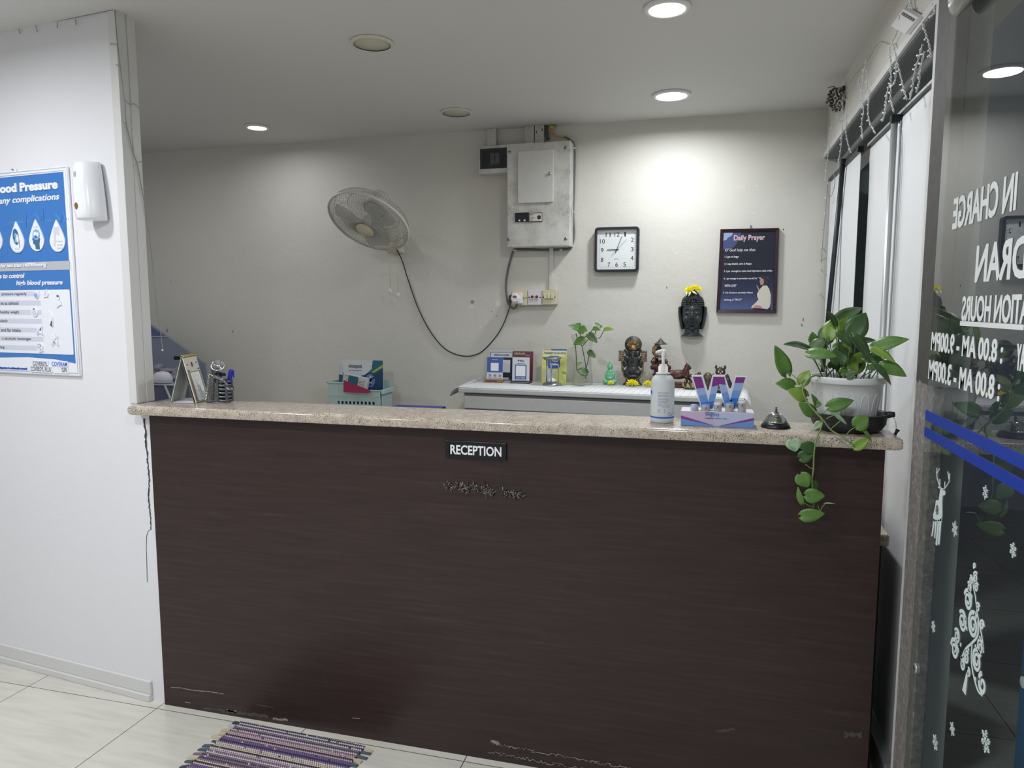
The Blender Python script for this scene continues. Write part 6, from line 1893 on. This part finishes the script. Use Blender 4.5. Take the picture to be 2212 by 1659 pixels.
for k in range(48):
    z = rnd.uniform(.02, .15)
    w = .05 - .15 * (z - .07) ** 2 / .1 * .6
    a = rnd.uniform(0, 2 * PI)
    mb.ball((kx + .004 + w * .8 * math.cos(a), ky + .6 * w * math.sin(a), Z + z), (rnd.uniform(.009, .017), rnd.uniform(.008, .014), rnd.uniform(.008, .02)), 'idol_brown', 9, 6)
mb.ball((kx + .004, ky, Z + .07), (.038, .026, .068), 'idol_brown', 14, 10)
for p, q in (((-.04, .13), (-.05, .10)), ((-.042, .1), (-.03, .06)), ((.04, .09), (.06, .075)), ((.05, .1), (.066, .06))):
    mb.ball((kx + p[0], ky - .01, Z + p[1]), (.012, .012, .014), 'idol_brown', 9, 6)
mb.done('carved_body', t, remesh=.0028)
MB().lathe([(.001, 0), (.05, 0), (.052, .01), (.042, .022), (.001, .024)], 'idol_brown', (kx, ky, Z), 24, sy=.7).done('base', t)
# silver figurines behind the flower
t = thing('silver_trinket', 'small silver openwork trinket between the deity statue and the bottle', 'trinket', (-.292, 3.99, Z))
M('silver', 'c5c2b4', .2, .9)
mb = MB()
for x, h in ((-.022, .05), (0, .07), (.022, .05)):
    q = (-.292 + x, 3.99, Z)
    mb.tube([(q[0] + .009 * math.cos(a), q[1], q[2] + h * .62 + h * .3 * math.sin(a)) for a in (2 * PI * k / 16 for k in range(16))], .0022, 'silver', 6, closed=True)
    mb.ball((q[0], q[1], q[2] + h * .62), (.004, .004, h * .2), 'silver', 9, 6); mb.ball((q[0], q[1], q[2] + h), .0045, 'silver', 8, 5); mb.cyl((q[0], q[1], q[2] + .004), (q[0], q[1], q[2] + h * .34), .0035, 'silver', n=8)
mb.box((-.322, 3.98, Z), (-.262, 4.0, Z + .006), 'silver')
mb.done('openwork', t, bevel=.0008)
# horse
t = thing('horse_statue', 'reddish bronze horse statue on a small base, right of the bottle', 'statue', (-.12, 3.97, Z))
qx, qy = -.122, 3.95
mb = MB()
for c, r in (((-.012, 0, .07), (.048, .022, .026)), ((-.048, 0, .068), (.024, .021, .026)), ((.026, 0, .074), (.022, .02, .026))):
    mb.ball((qx + c[0], qy + c[1], Z + c[2]), r, 'idol_brown', 14, 10)
mb.tube([(qx + .024, qy, Z + .082), (qx + .03, qy, Z + .1), (qx + .036, qy, Z + .118)], [.021, .016, .012], 'idol_brown', 12)
mb.tube([(qx + .03, qy, Z + .12), (qx + .042, qy, Z + .113), (qx + .052, qy, Z + .10)], [.011, .0095, .0065], 'idol_brown', 10)
mb.ball((qx + .03, qy - .005, Z + .131), (.003, .003, .007), 'idol_brown', 8, 5); mb.ball((qx + .03, qy + .005, Z + .131), (.003, .003, .007), 'idol_brown', 8, 5)
for x, dx, yy in ((-.055, -.006, -.011), (-.05, .004, .011), (.03, .006, -.011), (.04, .02, .011)):
    mb.tube([(qx + x, qy + yy, Z + .06), (qx + x + dx * .4, qy + yy, Z + .042), (qx + x + dx, qy + yy, Z + .026)], [.011, .007, .006], 'idol_brown', 9)
mb.tube([(qx - .066, qy, Z + .08), (qx - .082, qy, Z + .07), (qx - .086, qy, Z + .045)], [.007, .01, .004], 'idol_brown', 8)
mb.tube([(qx + .02, qy, Z + .102), (qx + .026, qy, Z + .124)], [.006, .005], 'idol_brown', 7)
mb.done('body', t, remesh=.0026)
MB().lathe([(.001, 0), (.044, 0), (.046, .006), (.04, .012), (.042, .02), (.046, .028), (.001, .029)], 'idol_brown', (qx - .005, qy, Z), 28, sy=.62).done('base', t)
# lotus candle holder
t = thing('lotus_holder', 'olive lotus-shaped candle holder in front of the horse statue', 'candle holder', (-.072, 3.885, Z))
M('lotus_tip', 'b8ac7a', .4)
mb = MB()
for lay, (n, r, h, el) in enumerate(((7, .034, .03, .45), (6, .027, .04, 1.0))):
    for k in range(n):
        a = 2 * PI * (k + .5 * lay) / n
        d = Vector((math.cos(a), math.sin(a), 0)); s = Vector((-math.sin(a), math.cos(a), 0))
        b = Vector((-.072, 3.885, Z + .004))
        pts = [b + d * r * .5 - s * .008, b + d * r * .5 + s * .008, b + d * r + s * .011 + Vector((0, 0, h * .45)), b + d * r * 1.12 + Vector((0, 0, h)), b + d * r - s * .011 + Vector((0, 0, h * .45))]
        q = [p + d * .003 for p in pts]
        mb.add(pts + q, [(0, 1, 2, 3, 4), (9, 8, 7, 6, 5)] + [(i, (i + 1) % 5, 5 + (i + 1) % 5, 5 + i) for i in range(5)], 'lotus_tip' if lay == 0 else 'idol_olive')
mb.lathe([(.001, 0), (.026, 0), (.026, .012), (.001, .012)], 'idol_olive', (-.072, 3.885, Z), 20)
mb.done('petals', t)
# round fish pair behind the W
t = thing('fish_figurine', 'rounded olive fish figurine half hidden behind the W stand', 'figurine', (-.012, 4.0, Z))
mb = MB()
mb.ball((.02, 4.0, Z + .045), (.026, .02, .036), 'idol_olive', 14, 10); mb.ball((-.03, 4.0, Z + .052), (.03, .018, .022), 'idol_olive', 14, 10); mb.ball((-.025, 3.99, Z + .072), (.010, .008, .013), 'idol_olive', 10, 6)
mb.tube([(-.055, 4.0, Z + .05), (-.07, 4.0, Z + .065), (-.078, 4.0, Z + .05)], [.01, .008, .003], 'idol_olive', 8)
mb.ball((-.02, 4.0, Z + .02), (.03, .018, .02), 'idol_olive', 12, 8); mb.box((-.05, 3.985, Z), (.04, 4.015, Z + .008), 'idol_olive')
mb.done('body', t, remesh=.0026)
# horned dark figure near the cabinet's front edge
t = thing('horned_figurine', 'dark horned figurine with a gold face and spread wings behind the W stand', 'figurine', (.077, 3.76, Z))
dx_, dy_ = .079, 3.76
mb = MB()
for c, r in (((0, 0, .05), (.03, .022, .05)), ((0, -.004, .105), (.026, .02, .022)), ((-.034, .004, .05), (.016, .014, .046)), ((.034, .004, .05), (.016, .014, .046)), ((0, -.012, .013), (.034, .024, .012))):
    mb.ball((dx_ + c[0], dy_ + c[1], Z + c[2]), r, 'idol_dark', 12, 8)
for s in (-1, 1):
    mb.tube([(dx_ + s * .014, dy_, Z + .118), (dx_ + s * .024, dy_, Z + .128), (dx_ + s * .022, dy_, Z + .138), (dx_ + s * .014, dy_, Z + .134)], [.007, .006, .0045, .002], 'idol_dark', 8)
    mb.tube([(dx_ + s * .036, dy_, Z + .07), (dx_ + s * .055, dy_, Z + .035), (dx_ + s * .06, dy_, Z + .01)], [.012, .009, .004], 'idol_dark', 8)
    mb.ball((dx_ + s * .005, dy_, Z + .127), (.0035, .0035, .008), 'idol_dark', 8, 5)
mb.done('body', t, remesh=.0024)
mb = MB()
for s in (-1, 1):
    mb.ball((dx_ + s * .008, dy_ - .02, Z + .107), (.0065, .005, .0055), 'gold_bright', 10, 6)
mb.ball((dx_, dy_ - .023, Z + .1), (.006, .004, .004), 'gold_bright', 10, 6)
mb.done('gold_face', t)
# loose yellow flowers in front of the figures
rnd = random.Random(21)
for (x, y, r, lab, n) in ((-.494, 3.945, .022, 'yellow flower lying in front of the jade figurine', 2), (-.377, 3.92, .034, 'large yellow flower lying in front of the deity statue', 3), (-.292, 3.93, .03, 'yellow flower lying left of the sanitizer bottle', 3), (-.172, 3.93, .024, 'yellow flower peeping out right of the sanitizer bottle', 2)):
    mb = MB()
    blossom(mb, (x, y, Z + r * .55), r, rnd, (0, -.6, 1), 40)
    if n > 2:
        blossom(mb, (x + r * .5, y - .005, Z + r * .5), r * .7, rnd, (.5, -.7, .7), 26)
    blossom(mb, (x - r * .5, y, Z + r * .45), r * .6, rnd, (-.5, -.7, .6), 22)
    tag(mb.done('yellow_flower'), lab, 'flower', 'yellow flowers')


# ------------------------------------------------------------------ roll-up banners seen from behind, in front of the shop window
BX = .6
M('banner_back', 'e9ebec', .6); M('banner_rail', '2a2d33', .35, .4); M('banner_seam', '8c9094', .6)
for i, (y0, y1, ztop, lab) in enumerate(((3.335, 4.095, 2.157, 'white back of a roll-up banner with a leaning dark pole, nearest the back wall'), (2.31, 3.158, 2.134, 'white back of a roll-up banner with an upright silver pole, nearest the glass door'))):
    b = thing('banner_stand', lab, 'banner', (BX, (y0 + y1) / 2, 0), 0, 'roll-up banners in the window')
    mb = MB()
    n = 8
    if i == 0:
        mb.box((BX + .004, y0 + .01, .09), (BX + .0055, y1 - .005, ztop - .01), 'banner_back')
    else:
        # top edge curls a little where the sheet leaves the rail
        rows = []
        for k, (z, dx) in enumerate(((ztop - .008, 0), (ztop - .03, -.006), (ztop - .06, -.009), (ztop - .09, -.004), (ztop - .13, .001), (ztop - .2, .003), (.6, .004), (.09, .004))):
            rows.append([(BX + .004 + dx * (1 - .7 * j / n), y0 + .01 + (y1 - y0 - .015) * j / n, z) for j in range(n + 1)])
        vs = [p for r in rows for p in r]; o = len(vs); m_ = n + 1
        vs += [(x + .0012, y, z) for x, y, z in vs]
        fs = []
        for a in range(len(rows) - 1):
            for j in range(n):
                q = (a * m_ + j, a * m_ + j + 1, (a + 1) * m_ + j + 1, (a + 1) * m_ + j)
                fs += [q, tuple(reversed([t + o for t in q]))]
            for j in (0, n):
                fs.append((a * m_ + j, (a + 1) * m_ + j, (a + 1) * m_ + j + o, a * m_ + j + o))
        mb.add(vs, fs, 'banner_back', True)
    mb.done('banner_sheet', b)
    mb = MB().box((BX - .008, y0, ztop - .014), (BX + .01, y1, ztop), 'banner_rail' if i == 0 else 'aluminium')
    if i:
        mb.box((BX - .0085, y0, ztop - .016), (BX + .0102, y1, ztop - .009), 'banner_rail')
    else:
        mb.box((BX - .012, y0 - .006, ztop - .02), (BX + .012, y0 + .02, ztop + .004), 'black_plastic')
    mb.done('top_rail', b, bevel=.002)
    MB().box((BX - .03, y0, .0), (BX + .03, y1, .09), 'aluminium').done('base_cassette', b, bevel=.006)
    if i == 0:
        p, q = Vector((0.582,3.6528,2.1426)), Vector((0.582,3.8561,1.4361))
        q = p + (q - p) * 2.2
        MB().tube([p + Vector((.006, 0, .03)), q], .011, 'dark_frame', 10).done('pole', b, label='dark leaning support pole')
        p, q = Vector((0.602,3.7376,2.1467)), Vector((0.602,3.6624,1.4179))
        MB().tube([p, q, q + (q - p) * .8], .0022, 'banner_seam', 5).done('seam', b)
        MB().box((BX - .0015, 3.34 + .11, .8), (BX - .0005, 3.34 + .111, 1.0), 'banner_back')
    else:
        p = Vector((0.58,2.6757,2.1035))
        mb = MB().tube([p, (p.x, p.y, .05)], .0105, 'aluminium', 12)
        mb.tube([(p.x + .015, p.y - .02, 2.1), (p.x + .015, p.y - .02, .1)], .003, 'banner_seam', 5)
        mb.box((p.x - .012, p.y - .012, p.z - .005), (p.x + .02, p.y + .012, p.z + .02), 'banner_rail')
        mb.done('pole', b, label='upright silver support pole')

# ------------------------------------------------------------------ icicle lights over the window
ic = thing('icicle_lights', 'clear icicle light string hanging over the window beside the glass door', 'string lights', (.55, 3, 2.3))
M('wire_glint', 'dde2e4', .3)
mbw, mbb = MB(), MB()
rnd = random.Random(17)
def twisted(pts, x):
    P = spline([(x, y, z) for y, z in pts], 6)
    for ph in (0, PI):
        mbw.tube([p + Vector((.0022 * math.cos(i * 1.3 + ph), .0028 * math.sin(i * 1.3 + ph), 0)) for i, p in enumerate(P)], .0013, 'wire_glint', 4)
    for i, p in enumerate(P):
        if i % 3 == 1:
            a = rnd.uniform(0, 2 * PI)
            q = p + Vector((-.004, .011 * math.cos(a), .008 * math.sin(a)))
            mbb.tube([p, q], [.0015, .0030], 'bulb_bright', 5)
M('bulb_bright', 'f4f6f6', .25)
for L in ([(2.6482,2.3296),(2.6429,2.3064),(2.6217,2.2656),(2.6026,2.2074),(2.5974,2.1578),(2.5439,2.1017)], [(2.6322,2.3384),(2.5976,2.3156),(2.5445,2.2568),(2.4878,2.1986),(2.4389,2.1444),(2.3934,2.0991)], [(2.5429,2.2494),(2.5495,2.2032),(2.57,2.1924),(2.6319,2.2044),(2.6556,2.1735),(2.6657,2.1353),(2.6985,2.1109)],
          [(3.0189,2.3984),(3.0606,2.3697),(3.0765,2.2984),(3.0254,2.2261),(3.0483,2.1846),(3.0166,2.1234)], [(2.9953,2.3665),(2.9804,2.3049),(2.9387,2.2608),(2.9405,2.2046),(2.8977,2.1538),(2.796,2.0941)], [(3.0116,2.4011),(3.0473,2.3824),(3.1221,2.3795),(3.1339,2.3572),(3.0697,2.305)],
          [(3.7943,2.4191),(3.8078,2.3757),(3.838,2.3443),(3.861,2.2844),(3.8877,2.2352),(3.9262,2.176),(3.9507,2.1128)], [(3.5587,2.4094),(3.5271,2.3324),(3.5285,2.2539),(3.5354,2.1959),(3.5901,2.1424)], [(3.4452,2.3887),(3.4297,2.2893),(3.4275,2.2409),(3.3596,2.1786),(3.2865,2.1263)],
          [(2.2721,2.271),(2.2272,2.2227),(2.1888,2.1803),(2.1691,2.1449)], [(2.2564,2.2084),(2.2947,2.1783),(2.3259,2.1506),(2.3375,2.1162),(2.3612,2.0909)], [(2.2338,2.1829),(2.265,2.1446),(2.2711,2.1098),(2.2946,2.0917)], [(2.4139,2.3839),(2.4049,2.3651),(2.3796,2.339)], [(2.2118,2.3109),(2.1861,2.2859),(2.1557,2.2549),(2.1966,2.2575)]):
    twisted(L, .556 if L[0][0] > 3.2 else .548)
P = spline([(0.57,3.9361,2.1439),(0.57,3.9686,2.0588),(0.575,4.0216,1.974),(0.575,4.0556,1.8846),(0.58,4.1276,1.7475),(0.58,4.1326,1.6024),(0.58,4.1467,1.4311)], 5)
P2 = spline([(0.575,4.0172,2.1117),(0.575,3.9404,2.0432),(0.575,3.8437,2.0403),(0.575,3.7775,2.0845),(0.575,3.8309,2.1366),(0.575,3.9253,2.1374)], 5)
for p_ in (P, P2):
    mbw.tube(p_, .0013, 'wire_clear', 4)
for i in range(2, len(P), 4):
    mbb.tube([P[i], P[i] + Vector((-.004, rnd.choice([-1, 1]) * .03, rnd.uniform(-.01, .012)))], [.0013, .0028], 'bulb_bright', 5)
mbw.tube(spline([(0.56,3.7879,2.4179),(0.555,3.3375,2.4336),(0.552,3.0308,2.4053),(0.55,2.8129,2.4025),(0.548,2.6226,2.3354),(0.545,2.4332,2.378)], 4), .0012, 'wire_clear', 4)
mbw.done('wires', ic)
o = mbb.done('bulbs', ic); o['kind'] = 'stuff'
# control box of the lights
q = [(2.4311,2.3682),(2.2583,2.2798),(2.398,2.2842),(2.5828,2.3735)]
ct = thing('light_controller', 'white light-string control box hanging askew at the top of the window', 'control box', (.545, (q[0][0] + q[2][0]) / 2, q[2][1]))
MB().prism(q, .533, .552, 'white_plastic', 'x').done('case', ct, bevel=.002)
mb = MB()
def qp(s, t):
    a = Vector(q[0]).lerp(Vector(q[1]), s); b = Vector(q[3]).lerp(Vector(q[2]), s)
    return tuple(a.lerp(b, t))
mb.prism([qp(.12, .12), qp(.95, .12), qp(.95, .26), qp(.12, .26)], .5322, .5332, 'black_plastic', 'x')
for k in range(5):
    mb.prism([qp(.16 + .16 * k, .14), qp(.27 + .16 * k, .14), qp(.27 + .16 * k, .24), qp(.16 + .16 * k, .24)], .5318, .5324, 'steel', 'x')
mb.done('terminal_row', ct)
c = qp(.15, .42)
MB().cyl((.533, c[0], c[1]), (.529, c[0], c[1]), .006, 'white_plastic', n=14).done('button', ct)
# bundle of beads in the corner
M('bead_pale', 'b8b0a2', .35)
bb = thing('bead_bundle', 'round bundle of dark beads hanging in the top corner by the window', 'bead bundle', (.54, 3.6, 2.38))
bc = Vector((0.5453,3.6,2.4235))
mb = MB()
rnd = random.Random(30)
n = 120
for k in range(n):
    z = 1 - 2 * (k + .5) / n
    r = math.sqrt(1 - z * z); a = k * 2.39996
    R = .05 * rnd.uniform(.85, 1.05)
    mb.ball(bc + Vector((R * r * math.cos(a) * .9, R * r * math.sin(a) * .8, R * z)), rnd.uniform(.0045, .0068), rnd.choice(['idol_beads', 'bead_pale', 'idol_grey', 'pewter', 'idol_dark']), 7, 4)
for k in range(14):
    mb.ball(bc + Vector((.03 + rnd.uniform(-.012, .018), 0, .035 + rnd.uniform(0, .02))), .0052, rnd.choice(['idol_beads', 'idol_grey']), 7, 4)
o = mb.done('beads', bb); o['kind'] = 'stuff'
mb = MB()
mb.tube([bc + Vector((-.01, 0, .045)), bc + Vector((-.02, 0, .058)), bc + Vector((-.045, 0, .054))], .0018, 'idol_dark', 5)
mb.tube([bc + Vector((.04, 0, .03)), bc + Vector((.056, 0, .045))], .0016, 'idol_dark', 5)
mb.done('hanging_wire', bb)
p0, p1 = Vector((0.5511,3.6,2.3791)), Vector((0.5689,3.6,2.3237))
mb = MB().box((p0.x - .004, 3.60, p1.z - .004), (p0.x + .016, 3.602, p0.z + .004), 'paper')
mb.done('paper_tag', bb, label='white paper tag hanging below the beads')

# ------------------------------------------------------------------ behind the counter, on the left
DT = .8235
# light blue basket with leaflets
bk = thing('plastic_basket', 'pale blue slotted plastic basket holding leaflets behind the counter', 'basket', (-1.99, 3.9, DT), .06)
M('basket_blue', 'b5cfcb', .45)
bxl, bxr = -.165, .155
mb = MB()
rowsz = [(.0, .028), (.046, .063), (.081, .101), (.119, .150)]
cols = [-.118 + .0245 * k for k in range(10)]
def fw(x0, x1, z0, z1, y=-.06, th=.003):
    f = lambda z: y - .012 * z / .2
    mb.hexa([(x0, f(z0), z0), (x1, f(z0), z0), (x1, f(z0) + th, z0), (x0, f(z0) + th, z0), (x0, f(z1), z1), (x1, f(z1), z1), (x1, f(z1) + th, z1), (x0, f(z1) + th, z1)], 'basket_blue')
for z0, z1 in rowsz:
    fw(bxl, bxr, z0, z1)
for z0, z1 in ((.028, .046), (.063, .081), (.101, .119)):
    fw(bxl, cols[0], z0, z1); fw(cols[-1] + .014, bxr, z0, z1)
    for a, b in zip(cols[:-1], cols[1:]):
        fw(a + .014, b, z0, z1)
mb.prism([(bxl, .15), (bxr, .15), (bxr, .19), (.02, .19), (-.04, .232), (bxl - .006, .232)], -.0715, -.0685, 'basket_blue')
for x, h in ((bxl, .232), (bxr, .19)):
    mb.hexa([(x, -.06, 0), (x + .003, -.06, 0), (x + .003, .09, 0), (x, .09, 0), (x + (-.008 if x < 0 else .008), -.07, h), (x + (-.005 if x < 0 else .011), -.07, h), (x + (-.005 if x < 0 else .011), .1, h), (x + (-.008 if x < 0 else .008), .1, h)], 'basket_blue')
mb.hexa([(bxl, .09, 0), (bxr, .09, 0), (bxr, .093, 0), (bxl, .093, 0), (bxl - .008, .1, .232), (bxr + .008, .1, .232), (bxr + .008, .103, .232), (bxl - .008, .103, .232)], 'basket_blue')
mb.box((bxl, -.06, 0), (bxr, .09, .004), 'basket_blue')
mb.done('tub', bk, local=True)
mb = MB()
mb.box((bxl - .018, -.078, .224), (-.04, -.066, .232), 'basket_blue'); mb.box((.0, -.078, .182), (bxr + .012, -.066, .19), 'basket_blue')
mb.box((bxr + .006, -.078, .168), (bxr + .028, .1, .192), 'basket_blue'); mb.box((bxl - .018, -.078, .224), (bxl - .006, .1, .232), 'basket_blue')
mb.done('rim', bk, local=True, bevel=.002)
M('leaf_teal', '2f6f82', .4); M('leaf_navy', '2b4a6e', .4); M('leaf_lime', 'b4c24a', .4); M('magenta', '9c2f5d', .5); M('cell_blue', '6d87c4', .4)
lf = thing('leaflet', 'white and teal leaflet with a printed name, standing frontmost in the basket', 'leaflet', (-1.97, 3.9, DT + .01), 0, 'leaflets in the basket')
mb = MB()
ly = 3.905
def lq(pts, k, m):
    mb.prism(pts, ly - k, ly - k + .0008, m)
x0, x1, z0, z1 = -2.105, -1.842, DT + .02, 1.182
mb.box((x0, ly, z0), (x1, ly + .004, z1), 'card_white')
lq([(x1 - .065, z1), (x1, z1), (x1, z0 + .03), (x0, z0 + .03), (x0, 1.105), (x0 + .04, 1.088), (x0 + .10, 1.082), (x0 + .15, 1.098), (x0 + .19, 1.13)], .0008, 'leaf_teal')
lq([(x1 - .12, 1.0), (x1, 1.0), (x1, 1.13), (x1 - .04, 1.11), (x1 - .09, 1.085)], .0014, 'leaf_navy')
lq([(x1, 1.158), (x1, 1.143), (x1 - .06, 1.108), (x1 - .075, 1.112), (x1 - .04, 1.133)], .002, 'leaf_lime')
lq(ell(x1 - .088, 1.064, .036, .043, 24), .0026, 'ink'); lq(ell(x1 - .084, 1.06, .032, .04, 24), .0032, 'cell_blue')
rnd = random.Random(40)
for k in range(18):
    a, r = rnd.uniform(0, 2 * PI), rnd.uniform(0, .026)
    lq(ell(x1 - .084 + r * math.cos(a), 1.06 + r * 1.2 * math.sin(a), .0055, .0065, 10), .0038, rnd.choice(['leaf_navy', 'print_white', 'royal', 'ink']))
mb.text('innoquest', (x0 + .04, 1.128), (x0 + .128, 1.158), ly - .0022, ly - .0014, 'ink', 0)
mb.text('pathology diagnostics', (x0 + .04, 1.116), (x0 + .128, 1.123), ly - .0022, ly - .0014, 'leaf_teal', 0)
mb.done('cover', lf)
for k, (dx, dz) in enumerate(((-.022, -.002), (-.042, -.006))):
    mb = MB()
    mb.box((x0 + dx, ly + .012 + .014 * k, z0), (x1 + dx, ly + .016 + .014 * k, z1 + dz), 'card_white'); mb.box((x0 + dx, ly + .0112 + .014 * k, z0), (x0 + dx + .06, ly + .012 + .014 * k, 1.09), 'leaf_teal')
    tag(mb.done('leaflet'), ('second leaflet' if k == 0 else 'rearmost leaflet') + ' in the basket, showing only its left edge', 'leaflet', 'leaflets in the basket')
bxm = Matrix.Translation((-2.01, 3.875, 1.062)) @ Matrix.Rotation(.17, 4, 'Y')
bx2 = thing('patterned_box', 'small box with grey floral ends leaning in the basket before the leaflets', 'box', (-2.01, 3.875, 1.02))
M('floral_print', 'c9c7bf', .6, grain=.55, gscale=70)
mb = MB(); mb.box((-.075, -.012, -.05), (.085, .012, .03), 'card_white', bxm); mb.done('carton', bx2)
mb = MB(); mb.box((-.07, -.013, -.045), (-.04, -.0122, .026), 'floral_print', bxm); mb.box((.025, -.013, -.045), (.07, -.0122, .026), 'floral_print', bxm); mb.box((-.04, -.013, -.045), (.025, -.0122, .026), 'leaf_teal', bxm)
mb.done('printed_face', bx2)
mb = MB().prism([(-2.044,1.0),(-2.041,1.073),(-1.872,1.016),(-1.866,1.006),(-1.885,.998)], 3.79, 3.793, 'magenta')
tag(mb.done('envelope'), 'magenta envelope leaning over the front of the pale blue basket', 'envelope')
# blue folder, yellow sheet, tape roll
fo = thing('box_file', 'blue folder lying behind the counter beside the basket', 'folder', (-1.6, 3.82, DT), .03)
M('folder_blue', '3247a8', .4)
mb = MB(); mb.box((-.15, -.1, 0), (.14, .1, .092), 'paper'); mb.done('pages', fo, local=True)
mb = MB(); mb.box((-.155, -.105, .092), (.145, .105, .096), 'folder_blue'); mb.box((.141, -.105, 0), (.145, .105, .094), 'dark_frame'); mb.done('cover', fo, local=True)
M('note_yellow', 'c9c83a', .6)
tag(MB().box((-1.83, 3.77, DT), (-1.76, 3.83, DT + .098), 'note_yellow').done('note_block'), 'yellow note block between the basket and the blue folder', 'note block')
tr = thing('tape_roll', 'olive roll standing at the left foot of the white cabinet', 'roll', (-1.36, 3.56, DT))
M('roll_olive', '8d8a68', .6)
mb = MB().lathe([(.022, -.03), (.052, -.03), (.053, 0), (.052, .03), (.022, .03)], 'roll_olive', (-1.36, 3.56, DT + .053), 28, Matrix.Rotation(PI / 2, 3, 'X') @ Matrix.Rotation(-.5, 3, 'Y'), caps=False)
mb.done('tape', tr)
MB().lathe([(.001, -.02), (.0215, -.02), (.0215, .025), (.001, .025)], 'black_plastic', (-1.36, 3.56, DT + .053), 20, Matrix.Rotation(PI / 2, 3, 'X') @ Matrix.Rotation(-.5, 3, 'Y')).done('core', tr)
# blue-grey board and the things in front of it, just visible past the wall end
M('board_blue', '858c9e', .55); M('board_edge', 'aab2bd', .5); M('board_dark', '5d6788', .55); M('bag_grey', '8a8794', .85, grain=.25, gscale=30); M('bowl_white', 'd2d3da', .4); M('tray_navy', '575f73', .5); M('strap_pale', 'b2b2ac', .6)
yb = 3.9
bo = thing('leaning_board', 'blue-grey slant-topped board standing in the corner behind the left wall', 'board', (-3.35, yb, DT))
mb = MB().prism([(p[0], p[1]) for p in [(-3.4625,1.3746),(-3.1898,1.2079),(-3.0825,1.1416)]] + [(-3.05, DT), (-3.6, DT), (-3.6, 1.44)], yb, yb + .02, 'board_blue')
mb.done('sheet', bo)
mb = MB().prism([tuple(p) for p in [(-3.4525,1.3627),(-3.3632,1.3097),(-3.456,1.3088)]] + [(-3.55, 1.33), (-3.55, 1.41)], yb - .003, yb, 'board_dark')
mb.done('upper_panel', bo)
a, b = (-3.4776,1.3086), (-3.3525,1.3098)
MB().box((a[0] - .1, yb - .006, a[1] - .004), (b[0], yb, a[1] + .002), 'board_edge').done('rail', bo)
bg = thing('grey_bag', 'crumpled grey fabric bag in the corner behind the calendar', 'bag', (-3.1, 3.7, DT))
rnd = random.Random(50)
mb = MB()
c0 = Vector((-3.1529,3.7,1.1128))
for k in range(22):
    mb.ball(c0 + Vector((rnd.uniform(-.10, .09), rnd.uniform(-.05, .05), rnd.uniform(-.10, .035) - .02)), (rnd.uniform(.03, .06), rnd.uniform(.03, .05), rnd.uniform(.014, .03)), 'bag_grey', 10, 6, Matrix.Rotation(rnd.uniform(-.6, .6), 3, 'Y'))
mb.ball((c0.x, 3.72, DT + .08), (.12, .06, .078), 'bag_grey', 12, 8)
mb.done('fabric', bg, remesh=.006)
q = (-3.0716,3.66,1.1854)
MB().box((q[0] - .035, 3.66, q[2] - .006), (q[0] + .05, 3.70, q[2] + .016), 'black_plastic').done('dark_flap', bg, bevel=.004)
bw = thing('floral_dish', 'pale rounded dish with a grey leaf pattern in the corner behind the left wall', 'dish', (-3.15, 3.5, DT))
q = Vector((-3.051,3.5,1.0616))
mb = MB()
mb.ring([[(q.x + .062 * s * math.cos(a), 3.5 + .05 * s * math.sin(a) * .8, q.z - .006 + h) for a in (2 * PI * k / 26 for k in range(26))] for s, h in ((.7, -.0), (1, .004), (.98, .03), (.86, .05), (.6, .064), (.2, .07), (.02, .071))], 'bowl_white', True)
mb.done('shell', bw)
mb = MB()
for k, (dx, dz) in enumerate(((-.03, .012), (-.018, .022), (-.008, .014), (.002, .026), (.016, .018), (.03, .02))):
    mb.ball((q.x + dx, 3.5 - .0395 + abs(dx) * .25 + dz * .15, q.z + dz), (.0065, .002, .0035), 'bag_grey', 8, 5)
mb.done('leaf_pattern', bw)
tn = thing('navy_crate', 'dark blue-grey box with a pale rim under the pale dish', 'box', (-3.15, 3.5, DT))
MB().box((q.x - .16, 3.45, DT), (q.x + .11, 3.58, q.z - .012), 'tray_navy').done('body', tn)
MB().box((q.x - .165, 3.445, q.z - .012), (q.x + .115, 3.585, q.z - .007), 'board_edge').done('rim', tn)
p, r_ = Vector((-2.9698,3.42,1.0533)), Vector((-2.8713,3.35,0.9777))
MB().tube([p, r_, r_ + (r_ - p) * .5], .006, 'strap_pale', 6).done('strap', tn)
